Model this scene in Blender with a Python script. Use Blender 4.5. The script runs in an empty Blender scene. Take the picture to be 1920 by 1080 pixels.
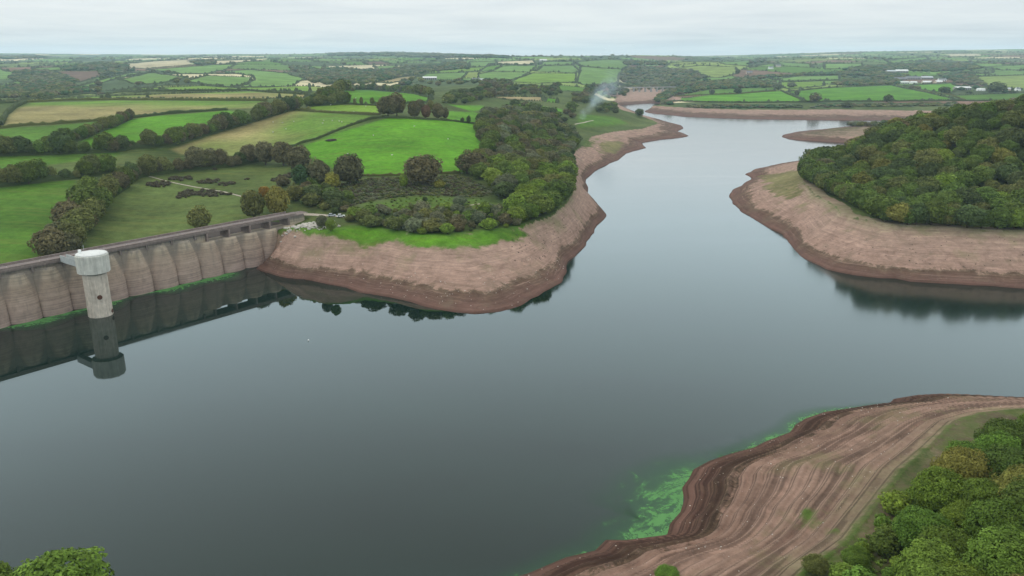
import bpy, bmesh, math, random
import numpy as np
from mathutils import Vector, Matrix

# ---------------------------------------------------------------- camera, sky, sun, exposure
sc = bpy.context.scene
COL = sc.collection
cd = bpy.data.cameras.new('camera'); cam = bpy.data.objects.new('camera', cd); COL.objects.link(cam)
cd.sensor_width = 36.0; cd.lens = 36.0*1450.0/1920.0
cd.clip_start = 0.5; cd.clip_end = 60000
cam.location = (0, 0, 100)
cam.rotation_euler = (math.radians(90)-math.atan(428.0/1450.0), 0, 0)
sc.camera = cam

SUN_EL, SUN_AZ = math.radians(48), math.radians(-60)      # azimuth clockwise from +Y
world = bpy.data.worlds.new('World'); sc.world = world; world.use_nodes = True
nt = world.node_tree; nt.nodes.clear()
def N(t, typ, **kw):
    n = t.nodes.new(typ)
    for k, v in kw.items():
        if k.startswith('i_'):
            key = k[2:]; key = int(key) if key.isdigit() else key.replace('_', ' ')
            n.inputs[key].default_value = v
        else: setattr(n, k, v)
    return n
def math_n(t, op, a, b=None, c=None, clamp=False):
    n = t.nodes.new('ShaderNodeMath'); n.operation = op; n.use_clamp = clamp
    for i, v in enumerate((a, b, c)):
        if v is None: continue
        if hasattr(v, 'links') or hasattr(v, 'is_linked'): t.links.new(v, n.inputs[i])
        else: n.inputs[i].default_value = v
    return n.outputs[0]
def mixc(t, f, a, b, blend='MIX'):
    n = t.nodes.new('ShaderNodeMix'); n.data_type = 'RGBA'; n.blend_type = blend
    for key, v in ((0, f), (6, a), (7, b)):
        if hasattr(v, 'is_linked'): t.links.new(v, n.inputs[key])
        else: n.inputs[key].default_value = v if key == 0 else (tuple(v)+(1,))[:4]
    return n.outputs[2]
def ramp(t, fac, stops, interp='LINEAR'):
    n = t.nodes.new('ShaderNodeValToRGB'); n.color_ramp.interpolation = interp
    e = n.color_ramp.elements
    while len(e) < len(stops): e.new(0.5)
    for el, (p, c) in zip(e, stops):
        el.position = p; el.color = (tuple(c)+(1,))[:4] if not isinstance(c, (int, float)) else (c, c, c, 1)
    t.links.new(fac, n.inputs[0]); return n.outputs[0]
def maprange(t, v, a, b, c, d, smooth=False):
    n = t.nodes.new('ShaderNodeMapRange'); n.interpolation_type = 'SMOOTHSTEP' if smooth else 'LINEAR'
    t.links.new(v, n.inputs[0])
    for i, q in enumerate((a, b, c, d)): n.inputs[i+1].default_value = q
    return n.outputs[0]
def noise(t, vec, scale, detail=4, rough=0.55, dist=0.0):
    n = N(t, 'ShaderNodeTexNoise'); n.inputs['Scale'].default_value = scale; n.inputs['Detail'].default_value = detail
    n.inputs['Roughness'].default_value = rough; n.inputs['Distortion'].default_value = dist
    if vec is not None: t.links.new(vec, n.inputs['Vector'])
    return n.outputs[0]

sky = N(nt, 'ShaderNodeTexSky', sky_type='NISHITA', sun_disc=False)
sky.sun_elevation = SUN_EL; sky.sun_rotation = SUN_AZ; sky.air_density = 1.0; sky.dust_density = 1.5
tc = N(nt, 'ShaderNodeTexCoord'); sep = N(nt, 'ShaderNodeSeparateXYZ'); nt.links.new(tc.outputs['Generated'], sep.inputs[0])
elev = math_n(nt, 'MAXIMUM', sep.outputs[2], 0.0)
# layered stratus seen edge-on: cloud sheet coordinates flattened towards the horizon
zz = math_n(nt, 'ADD', elev, 0.035)
cv = N(nt, 'ShaderNodeCombineXYZ')
nt.links.new(math_n(nt, 'DIVIDE', sep.outputs[0], zz), cv.inputs[0]); nt.links.new(math_n(nt, 'DIVIDE', sep.outputs[1], zz), cv.inputs[1])
cl = noise(nt, cv.outputs[0], 0.42, 7, 0.55, 0.4)
cl2 = noise(nt, cv.outputs[0], 0.11, 4, 0.5, 0.2)
cmix = math_n(nt, 'ADD', math_n(nt, 'MULTIPLY', cl, 0.55), math_n(nt, 'MULTIPLY', cl2, 0.45))
ccol = ramp(nt, cmix, [(0.35, (0.66, 0.70, 0.725)), (0.46, (0.755, 0.79, 0.805)), (0.55, (0.825, 0.85, 0.85)), (0.66, (0.89, 0.90, 0.895))])
ccol = mixc(nt, maprange(nt, elev, 0.085, 0.22, 0, 0.85, True), ccol, mixc(nt, maprange(nt, elev, 0.3, 0.75, 0, 1, True), (0.70, 0.875, 0.935), (0.83, 0.82, 0.78)))
# overcast sky: brighter towards the zenith
lum = mixc(nt, 1.0, ramp(nt, elev, [(0.0, 0.445), (0.03, 0.44), (0.075, 0.455), (0.13, 0.78), (0.22, 0.98), (0.38, 1.0), (0.6, 0.70), (1.0, 0.56)]), (2.45, 2.45, 2.45), 'MULTIPLY')
ccol = mixc(nt, 1.0, ccol, lum, 'MULTIPLY')
skyc = mixc(nt, 1.0, sky.outputs[0], (0.12, 0.12, 0.12), 'MULTIPLY')
tot = mixc(nt, 0.90, skyc, ccol)
bg = N(nt, 'ShaderNodeBackground'); nt.links.new(tot, bg.inputs[0]); bg.inputs[1].default_value = 1.0
wo = N(nt, 'ShaderNodeOutputWorld'); nt.links.new(bg.outputs[0], wo.inputs[0])

sd = bpy.data.lights.new('sun', 'SUN'); sd.energy = 0.9; sd.angle = math.radians(22); sd.color = (1.0, 0.97, 0.92)
sun = bpy.data.objects.new('sun', sd); COL.objects.link(sun)
sun.rotation_euler = Vector((math.sin(SUN_AZ)*math.cos(SUN_EL), math.cos(SUN_AZ)*math.cos(SUN_EL), math.sin(SUN_EL))).to_track_quat('Z', 'Y').to_euler()

vs = sc.view_settings
vs.view_transform = 'Standard'; vs.look = 'None'; vs.exposure = 0.0; vs.gamma = 1.0; vs.use_curve_mapping = False
cy = sc.cycles
cy.max_bounces = 5; cy.diffuse_bounces = 2; cy.glossy_bounces = 2; cy.transmission_bounces = 2; cy.volume_bounces = 1; cy.transparent_max_bounces = 8
cy.use_denoising = True; cy.caustics_reflective = False; cy.caustics_refractive = False
cy.sample_clamp_indirect = 4.0

LAKE=[(-283.7, 178.5), (-200.3, 291.0), (-191.4, 303.0), (-179.5, 319.1), (-164.6, 339.2), (-149.7, 359.3), (-134.8, 379.4), (-124.1, 393.8), (-127.7, 372.6), (-109.2, 357.2), (-94.0, 350.6), (-75.7, 339.6), (-62.6, 329.1), (-54.4, 324.7), (-42.6, 316.9), (-31.2, 307.3), (-23.1, 303.0), (-15.1, 301.2), (-6.0, 303.7), (3.6, 312.4), (12.0, 326.3), (23.4, 347.6), (26.9, 367.5), (28.6, 386.4), (35.0, 404.7), (41.2, 422.2), (42.3, 434.1), (50.0, 461.6), (61.6, 503.0), (63.5, 523.6), (61.7, 563.1), (58.2, 592.3), (60.9, 613.9), (63.9, 671.1), (79.1, 730.2), (100.5, 787.2), (110.9, 809.0), (126.2, 866.1), (140.2, 892.3), (158.3, 920.1), (162.4, 981.0), (194.6, 1021.4), (228.5, 1050.2), (242.1, 1072.8), (244.0, 1112.8), (240.3, 1142.5), (260.3, 1192.4), (269.6, 1252.1), (262.4, 1306.4), (256.4, 1390.6), (244.3, 1430.1), (247.5, 1562.7), (243.7, 1683.9), (231.0, 1761.8), (247.8, 1825.0), (288.9, 1869.7), (332.6, 1904.6), (352.0, 1900.0), (352.0, 1840.0), (325.0, 1740.0), (290.0, 1660.0), (268.3, 1612.5), (264.3, 1562.7), (274.3, 1523.5), (297.8, 1486.2), (311.8, 1443.7), (366.8, 1403.5), (421.7, 1377.9), (479.8, 1365.5), (589.2, 1347.2), (800.0, 1370.0), (1000.0, 1390.0), (1100.0, 1330.0), (1000.0, 1285.0), (760.0, 1290.0), (548.5, 1252.1), (479.3, 1192.4), (411.7, 1138.1), (374.9, 1088.4), (363.1, 1057.6), (361.5, 1021.4), (379.3, 1007.5), (409.7, 981.0), (445.9, 961.9), (560.0, 940.0), (520.0, 900.0), (375.0, 892.3), (344.6, 861.1), (316.0, 831.9), (313.6, 815.7), (293.6, 800.1), (267.9, 778.9), (231.4, 739.4), (211.9, 703.7), (210.4, 677.4), (197.6, 654.1), (176.5, 616.5), (167.2, 589.9), (159.5, 554.3), (157.1, 517.8), (158.6, 477.3), (161.5, 451.1), (156.3, 417.0), (153.3, 392.0), (156.1, 371.1), (162.5, 364.1), (170.6, 357.8), (182.8, 355.0), (187.2, 349.4), (201.1, 345.8), (214.4, 343.1), (232.8, 337.9), (290.0, 342.0), (360.0, 335.0), (450.0, 345.0), (520.0, 320.0), (520.0, 270.0), (430.0, 232.0), (330.0, 212.0), (240.0, 205.0), (190.0, 208.0), (157.6, 218.7), (152.4, 219.5), (140.9, 221.1), (133.0, 221.9), (125.2, 221.1), (117.2, 218.3), (115.1, 215.6), (100.6, 211.9), (92.4, 209.3), (85.2, 204.7), (77.7, 196.3), (69.3, 190.9), (60.3, 184.9), (51.2, 179.8), (46.2, 175.7), (41.2, 166.8), (38.7, 156.4), (35.4, 151.7), (34.0, 147.6), (24.9, 145.6), (20.3, 145.6), (17.6, 141.8), (11.2, 139.4), (3.2, 133.8), (-10.0, 126.0), (-40.0, 124.0), (-66.0, 126.0), (-130.0, 118.0), (-200.0, 125.0), (-255.0, 150.0)]
UB=[(-286.9, 180.9, 14.0), (-203.5, 293.4, 14.0), (-194.6, 305.4, 14.0), (-182.7, 321.5, 14.0), (-167.8, 341.6, 14.0), (-152.9, 361.7, 14.0), (-138.0, 381.7, 14.0), (-127.3, 396.2, 14.0), (-108.7, 382.7, 19.0), (-94.4, 372.5, 18.5), (-85.0, 372.6, 19.0), (-75.6, 381.4, 19.0), (-55.5, 373.9, 19.0), (-41.2, 363.0, 19.0), (-32.2, 363.0, 19.0), (-23.5, 370.2, 19.0), (-5.3, 376.4, 19.0), (4.3, 385.3, 19.0), (12.4, 401.7, 19.0), (20.9, 414.9, 19.0), (31.8, 452.5, 19.0), (37.2, 482.8, 19.0), (42.8, 548.7, 19.0), (47.3, 625.3, 18.0), (52.0, 710.5, 17.0), (67.7, 793.7, 14.0), (76.4, 836.8, 13.0), (93.9, 933.3, 13.0), (130.1, 1009.2, 12.0), (178.0, 1085.1, 9.0), (210.6, 1174.2, 7.0), (224.8, 1217.4, 6.0), (227.2, 1283.5, 6.0), (222.1, 1305.3, 7.0), (211.4, 1334.0, 12.0), (195.6, 1416.8, 14.0), (193.6, 1515.0, 15.0), (210.7, 1669.2, 14.0), (251.1, 1911.3, 14.0), (307.9, 2234.0, 14.0), (355.4, 2485.1, 14.0), (380.0, 2700.0, 14.0), (480.0, 2700.0, 14.0), (476.6, 2485.1, 14.0), (470.0, 2250.0, 14.0), (420.0, 2080.0, 12.0), (405.0, 1900.0, 12.0), (385.0, 1790.0, 12.0), (330.0, 1690.0, 10.0), (289.0, 1647.2, 9.2), (323.5, 1603.2, 9.0), (369.1, 1549.5, 9.0), (432.9, 1498.9, 10.0), (543.0, 1490.8, 10.0), (601.9, 1490.4, 11.0), (768.7, 1450.5, 11.0), (1150.0, 1480.0, 12.0), (1250.0, 1350.0, 14.0), (1180.0, 1240.0, 12.0), (900.0, 1215.0, 9.0), (592.7, 1151.9, 8.0), (537.2, 1133.0, 8.0), (512.6, 1160.5, 5.0), (460.2, 1131.3, 4.0), (415.2, 1092.6, 4.0), (388.9, 1060.4, 4.0), (394.1, 1026.5, 5.0), (428.8, 1001.2, 6.0), (473.1, 966.2, 8.0), (620.0, 960.0, 12.0), (560.0, 860.0, 12.0), (351.4, 816.0, 8.0), (304.2, 752.9, 10.0), (261.0, 658.9, 19.0), (225.1, 587.0, 19.0), (204.0, 541.1, 19.0), (189.9, 478.8, 19.0), (188.2, 445.5, 19.0), (180.6, 416.4, 19.0), (185.4, 406.0, 19.0), (192.0, 392.0, 19.0), (202.9, 386.6, 19.0), (216.6, 385.3, 19.0), (231.1, 377.6, 19.0), (252.0, 373.9, 19.0), (380.0, 380.0, 19.0), (470.0, 390.0, 19.0), (570.0, 330.0, 19.0), (560.0, 240.0, 19.0), (460.0, 195.0, 19.0), (350.0, 180.0, 19.0), (240.0, 168.0, 19.0), (160.0, 168.0, 19.0), (123.6, 170.7, 19.0), (113.4, 168.7, 19.0), (104.0, 164.4, 19.0), (92.3, 152.7, 19.0), (81.4, 142.3, 19.0), (68.1, 127.6, 19.0), (60.2, 118.3, 19.0), (49.4, 109.4, 19.0), (20.0, 84.0, 17.0), (-20.0, 90.0, 17.0), (-66.0, 98.0, 17.0), (-130.0, 92.0, 19.0), (-210.0, 98.0, 19.0), (-275.0, 135.0, 19.0)]
CTRL=[(-219.3, 320.2, 15.0), (-251.8, 372.9, 20.0), (-236.1, 372.9, 20.0), (-307.0, 461.9, 27.0), (-371.1, 565.0, 34.0), (-435.2, 667.7, 40.0), (-511.0, 882.7, 47.0), (-262.8, 303.3, 15.0), (-355.8, 403.9, 22.0), (-454.2, 525.8, 35.0), (-746.4, 880.9, 50.0), (-197.4, 343.0, 14.0), (-178.3, 383.4, 15.0), (-149.2, 409.6, 18.0), (-127.8, 416.1, 22.0), (-213.5, 400.3, 17.0), (-208.0, 452.5, 19.0), (-184.5, 493.6, 22.0), (-172.9, 546.3, 25.0), (-231.3, 532.9, 25.0), (-290.8, 558.2, 31.0), (-270.4, 483.2, 27.0), (-299.9, 619.6, 36.0), (-220.5, 574.4, 29.0), (-233.5, 673.1, 35.0), (-312.6, 757.7, 42.0), (-178.3, 637.5, 32.0), (-101.7, 403.9, 22.0), (-108.6, 460.6, 24.0), (-77.9, 430.2, 23.0), (-45.5, 406.5, 21.5), (-35.1, 460.6, 24.0), (-88.7, 494.5, 27.0), (-28.1, 509.8, 26.5), (-118.6, 558.2, 31.0), (-62.8, 573.6, 33.0), (-26.1, 639.0, 34.0), (-107.0, 656.5, 41.0), (-65.0, 685.1, 43.0), (-98.6, 729.8, 48.0), (-167.2, 685.1, 43.0), (-224.2, 832.7, 50.0), (0.0, 430.2, 23.0), (7.1, 513.2, 26.0), (18.1, 663.4, 27.0), (0.0, 793.3, 34.0), (28.5, 516.2, 22.0), (39.2, 717.9, 21.0), (-36.4, 900.5, 40.0), (65.2, 961.6, 20.0), (94.2, 993.4, 20.0), (110.9, 1094.7, 22.0), (153.4, 1197.6, 21.0), (188.9, 1273.4, 16.0), (-600.4, 1040.0, 47.8), (-682.7, 1060.0, 48.8), (-469.2, 1060.0, 50.2), (-320.9, 1040.0, 50.5), (-534.2, 1210.0, 53.4), (-382.1, 1190.0, 54.2), (-250.7, 1040.0, 55.9), (-191.0, 950.0, 57.3), (-167.2, 960.0, 58.1), (-134.0, 1000.0, 56.3), (-239.6, 1120.0, 59.8), (-148.6, 1110.0, 55.8), (-313.1, 1200.0, 53.8), (-900.0, 1750.0, 22.0), (-1300.0, 1900.0, 20.0), (-500.0, 1750.0, 25.0), (-150.0, 1500.0, 35.0), (-350.0, 1550.0, 30.0), (-1800.0, 1800.0, 25.0), (-1232.6, 2050.0, 30.4), (-1345.6, 2100.0, 35.5), (-1400.9, 2600.0, 50.2), (-1851.7, 3100.0, 64.5), (-1723.5, 2700.0, 51.8), (-2857.4, 4800.0, 100.0), (-1825.7, 3400.0, 74.1), (-6022.2, 9500.0, 154.1), (-5243.2, 9800.0, 146.6), (-5158.1, 11000.0, 155.7), (-2442.0, 5200.0, 100.0), (-7904.1, 9500.0, 154.1), (-2508.7, 3000.0, 65.6), (-4947.6, 5500.0, 100.0), (-961.5, 1800.0, 42.4), (-922.3, 1950.0, 52.7), (-770.6, 1750.0, 48.5), (-709.1, 1900.0, 51.4), (-545.1, 1600.0, 45.7), (-477.0, 1700.0, 42.3), (-533.1, 2000.0, 48.9), (-734.1, 2300.0, 58.9), (-1074.8, 2450.0, 59.4), (-1077.4, 2900.0, 70.5), (-1017.9, 3200.0, 79.7), (-1623.6, 3500.0, 77.8), (-1703.8, 3900.0, 90.1), (-1383.6, 4100.0, 94.8), (-2760.2, 9500.0, 154.1), (-3697.8, 10000.0, 157.0), (-1664.7, 7000.0, 131.0), (-1033.0, 3900.0, 85.1), (-521.0, 2300.0, 44.2), (-556.5, 2700.0, 51.8), (-569.2, 3300.0, 66.4), (-791.5, 4600.0, 91.2), (-1058.3, 5000.0, 100.0), (-1570.4, 8500.0, 169.9), (-1907.3, 8500.0, 164.6), (-1177.6, 8500.0, 175.3), (-785.5, 8500.0, 159.2), (-317.0, 8000.0, 140.5), (-99.1, 7500.0, 119.0), (-287.5, 2400.0, 49.4), (-293.2, 2000.0, 48.9), (-233.3, 2700.0, 55.2), (-226.2, 3100.0, 68.4), (-201.3, 3800.0, 85.5), (0.0, 3700.0, 85.9), (-106.6, 1450.0, 50.8), (-84.8, 1150.0, 46.0), (-45.4, 1700.0, 47.8), (-8.4, 1250.0, 41.3), (45.4, 1700.0, 42.3), (31.7, 1180.0, 36.9), (58.8, 1090.0, 31.0), (97.1, 1450.0, 36.6), (116.9, 1750.0, 40.6), (149.9, 2250.0, 45.4), (186.0, 2800.0, 59.0), (231.9, 3500.0, 77.8), (304.1, 4600.0, 108.7), (0.0, 2500.0, 55.4), (0.0, 2100.0, 46.3), (0.0, 5000.0, 109.5), (180.2, 4700.0, 111.9), (232.5, 2050.0, 39.7), (182.2, 1600.0, 30.1), (136.1, 1350.0, 27.8), (260.2, 2050.0, 30.4), (352.4, 2650.0, 52.7), (424.4, 3200.0, 73.5), (472.4, 4200.0, 97.3), (761.8, 4800.0, 103.0), (479.7, 3000.0, 27.2), (564.7, 3400.0, 50.2), (723.4, 3900.0, 80.2), (1150.0, 6000.0, 115.2), (1684.8, 7500.0, 128.5), (557.6, 2700.0, 34.4), (521.9, 2300.0, 29.3), (679.6, 3100.0, 54.6), (812.2, 3500.0, 71.1), (346.2, 1720.0, 17.0), (407.3, 1640.0, 17.6), (506.4, 1640.0, 17.6), (594.5, 1640.0, 17.6), (708.7, 1650.0, 18.2), (824.2, 1660.0, 18.8), (930.0, 1650.0, 19.3), (1040.5, 1650.0, 20.4), (1372.6, 1650.0, 20.4), (482.9, 1950.0, 21.1), (675.0, 2060.0, 23.4), (881.7, 2200.0, 26.7), (1105.3, 2300.0, 29.3), (1301.1, 2350.0, 32.3), (1350.2, 2150.0, 27.0), (733.5, 2500.0, 31.3), (988.3, 2750.0, 42.1), (1234.1, 2900.0, 48.2), (1619.8, 2900.0, 48.2), (1782.0, 2850.0, 45.5), (752.0, 2900.0, 48.2), (1137.8, 3500.0, 64.4), (1527.7, 3600.0, 70.2), (1885.7, 3600.0, 70.2), (2428.5, 3900.0, 80.2), (1368.6, 4700.0, 91.1), (2200.5, 5200.0, 106.6), (2998.1, 5400.0, 113.7), (3477.3, 5600.0, 124.8), (2103.9, 6500.0, 128.8), (3293.3, 7800.0, 169.1), (4428.3, 8500.0, 186.0), (5577.0, 9000.0, 202.4), (2851.0, 8000.0, 160.8), (7509.9, 8500.0, 191.4), (3461.9, 3900.0, 80.2), (1967.6, 2200.0, 32.4), (1932.2, 7500.0, 133.3), (361.0, 560.0, 64.0), (322.0, 570.0, 55.0), (295.0, 590.0, 46.0), (281.0, 610.0, 39.0), (262.0, 640.0, 22.0), (450.0, 600.0, 80.0), (520.0, 560.0, 86.0), (430.0, 450.0, 45.0), (400.0, 560.0, 72.0), (600.0, 480.0, 60.0), (250.0, 480.0, 27.0), (300.0, 480.0, 32.0), (360.0, 470.0, 36.0), (230.0, 530.0, 24.0), (340.0, 700.0, 40.0), (420.0, 760.0, 36.0), (330.0, 760.0, 20.0), (560.0, 740.0, 45.0), (700.0, 650.0, 60.0), (300.0, 430.0, 25.0), (235.0, 455.0, 24.0), (800.0, 900.0, 30.0), (700.0, 1050.0, 14.0), (70.0, 95.0, 27.0), (90.0, 72.0, 35.0), (110.0, 110.0, 30.0), (150.0, 125.0, 30.0), (60.0, 50.0, 40.0), (0.0, 0.0, 46.0), (120.0, 40.0, 46.0), (0.0, 55.0, 33.0), (-66.0, 72.0, 26.0), (-150.0, 60.0, 30.0), (-260.0, 60.0, 40.0), (0.0, -200.0, 60.0), (220.0, 110.0, 34.0), (320.0, 120.0, 38.0), (480.0, 130.0, 45.0), (200.0, 30.0, 50.0), (-400.0, 100.0, 45.0), (-350.0, 0.0, 55.0), (300.0, -100.0, 60.0), (0.0, -2000.0, 80.0), (3000.0, -1000.0, 90.0), (-3000.0, -1000.0, 90.0), (-6000.0, 0.0, 120.0), (6000.0, 0.0, 120.0), (700.0, 250.0, 45.0), (900.0, 400.0, 60.0), (1500.0, 500.0, 70.0), (-400.0, 350.0, 25.0), (-600.0, 300.0, 45.0), (-900.0, 500.0, 60.0), (-450.0, 250.0, 40.0), (-330.0, 180.0, 35.0), (0.0, 15000.0, 125.0), (-9000.0, 12000.0, 210.0), (9000.0, 12000.0, 230.0), (-14000.0, 5000.0, 200.0), (14000.0, 5000.0, 200.0), (0.0, -14000.0, 200.0), (0.0, 12500.0, 112.0), (1500.0, 12500.0, 115.0), (-3500.0, 13500.0, 165.0)]
# ---------------------------------------------------------------- terrain model (world metres, water level z = 0)
def vnoise(x, y, seed=0):
    xi = np.floor(x).astype(np.int64); yi = np.floor(y).astype(np.int64)
    fx = x - xi; fy = y - yi
    fx = fx*fx*(3-2*fx); fy = fy*fy*(3-2*fy)
    def h(a, b):
        n = (a*374761393 + b*668265263 + seed*982451653) & 0x7fffffff
        n = ((n ^ (n >> 13))*1274126177) & 0x7fffffff
        return ((n ^ (n >> 16)) & 0xffff)/65535.0
    a = h(xi, yi); b = h(xi+1, yi); c = h(xi, yi+1); d = h(xi+1, yi+1)
    return (a+(b-a)*fx)*(1-fy)+(c+(d-c)*fx)*fy - 0.5

def fbm(x, y, octs=4, seed=0):
    s = 0; a = 1.0
    for i in range(octs):
        s = s + a*vnoise(x*2**i, y*2**i, seed+i*17); a *= 0.5
    return s

def inside(poly, x, y):
    r = np.zeros(x.shape, bool)
    p = np.asarray(poly, float); n = len(p)
    for i in range(n):
        x0, y0 = p[i][:2]; x1, y1 = p[(i+1) % n][:2]
        if y0 == y1: continue
        c = (y0 > y) != (y1 > y)
        r ^= c & (x < (x1-x0)*(y-y0)/(y1-y0)+x0)
    return r

def seg_dist(poly, x, y, closed=True):
    """distance to a polyline and its third column interpolated at the nearest point"""
    p = np.asarray(poly, float); n = len(p)
    best = np.full(x.shape, 1e18); zb = np.zeros(x.shape)
    for i in range(n if closed else n-1):
        a = p[i]; b = p[(i+1) % n]
        dx, dy = b[0]-a[0], b[1]-a[1]
        L = dx*dx+dy*dy+1e-9
        t = np.clip(((x-a[0])*dx+(y-a[1])*dy)/L, 0, 1)
        d = (x-a[0]-t*dx)**2+(y-a[1]-t*dy)**2
        m = d < best
        best = np.where(m, d, best)
        if p.shape[1] > 2: zb = np.where(m, a[2]+t*(b[2]-a[2]), zb)
    return np.sqrt(best), zb

def warp(x, y):
    r = np.hypot(x, y)+1e-6; k = np.log1p(r/60.0)/r
    return x*k, y*k

def rough(poly, amp, step):
    """resample a closed outline and make it uneven, as a real shore is"""
    out = []; p = np.asarray(poly, float); n = len(p)
    for i in range(n-1):
        a = p[i]; b = p[i+1]; L = math.hypot(b[0]-a[0], b[1]-a[1])
        st = max(step, math.hypot(*a[:2])*0.012); k = max(1, int(L/st))
        nx, ny = -(b[1]-a[1])/(L+1e-6), (b[0]-a[0])/(L+1e-6)
        for j in range(k):
            t = j/k; q = a+(b-a)*t
            w = fbm(np.array([q[0]*.09]), np.array([q[1]*.09]), 3, 5)[0]*amp*min(1, L/12)*(1 if j else .3)
            q = q.copy(); q[0] += nx*w; q[1] += ny*w
            out.append(tuple(q))
    out.append(tuple(p[-1]))
    return out

class Terrain:
    def __init__(self):
        ub = [u for u in UB]
        self.ub = np.array(ub)
        lk = rough(LAKE[8:], 2.6, 5.0)
        self.lake = np.array([(float(a[0]), float(a[1])) for a in (LAKE[:8]+lk)])
        c = np.array(CTRL); u = np.array([q for q in UB[8:]])
        pts = np.vstack([c, u])
        wx, wy = warp(pts[:, 0], pts[:, 1])
        d = np.hypot(wx[:, None]-wx[None], wy[:, None]-wy[None])
        self.mean = 30.0
        A = d + 0
        A[np.diag_indices(len(A))] -= 0.01
        self.w = np.linalg.solve(A, pts[:, 2]-self.mean); self.wx = wx; self.wy = wy
    def rbf(self, x, y):
        wx, wy = warp(x, y); z = np.full(x.shape, self.mean)
        for a, b, w in zip(self.wx, self.wy, self.w):
            z += w*np.sqrt((wx-a)**2+(wy-b)**2)
        return z
    def height(self, x, y):
        """z, bank weight (1 on the bare drawdown shore), bank fraction t, distance to shore, distance to upper bank edge"""
        x = np.asarray(x, float).ravel(); y = np.asarray(y, float).ravel()
        N = len(x); r = np.hypot(x, y)
        z = self.rbf(x, y)
        far = np.clip((r-1300)/2500, 0, 1)
        z += far*26*fbm(x/900, y/900, 4, 3)*np.clip((11000-r)/6000, .25, 1)
        z += np.clip((r-5000)/2500, 0, 1)*34*fbm(x/2400, y/2400, 2, 61)
        z += np.clip((r-300)/900, 0, 1)*2.2*fbm(x/140, y/140, 3, 8)
        z = np.maximum(z, 5.0)
        bank = np.zeros(N); t = np.ones(N); d0 = np.full(N, 1e4); d1 = np.full(N, 1e4)
        m = (np.abs(x) < 1400) & (y > -60) & (y < 2800)
        idx = np.nonzero(m)[0]
        xs, ys = x[m], y[m]
        D0, _ = seg_dist(self.lake, xs, ys); D1, ZU = seg_dist(self.ub, xs, ys)
        inl = inside(self.lake, xs, ys); inu = inside(self.ub, xs, ys)
        zz = z[m].copy()
        out = ~inu & ~inl
        k = np.clip(D1/45, 0, 1); k = k*k*(3-2*k)
        zz = np.where(out, ZU+(zz-ZU)*k, zz)
        b = inu & ~inl
        T = D0/(D0+D1+1e-6)
        prof = 0.80*T+0.20*T*T+0.06*np.sin(T*math.pi)
        n1 = fbm(xs/22, ys/22, 3, 21)
        zb = ZU*prof + n1*(0.9-0.6*np.clip((270-ys)/30, 0, 1))*np.sin(np.clip(T, 0, 1)*math.pi)
        per = 1.3
        ter = np.sin(zb/per*2*math.pi+n1*1.5)
        zb = zb+(0.15+0.27*np.clip((270-ys)/30, 0, 1))*ter*np.clip(D0/4, 0, 1)*np.clip((zb)/1.0, 0, 1)*np.clip((1-T)*6, 0, 1)
        zb = np.maximum(zb, 0.01)+0.25*np.clip(D0/1.5, 0, 1)
        zz = np.where(b, zb, zz)
        zz = np.where(inl, -0.12*D0.clip(0, 2)-np.minimum(D0*0.4, 22), zz)
        zz = np.where(~inl & ~b, np.maximum(zz, 3.0), zz)
        z[idx] = zz
        bank[idx] = np.where(b | inl, 1.0, 0.0); t[idx] = np.where(inl, 0, np.where(b, T, 1)); d0[idx] = np.where(inl, -D0, D0); d1[idx] = np.where(b | inl, -D1, D1)
        return z, bank, t, d0, d1
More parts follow.
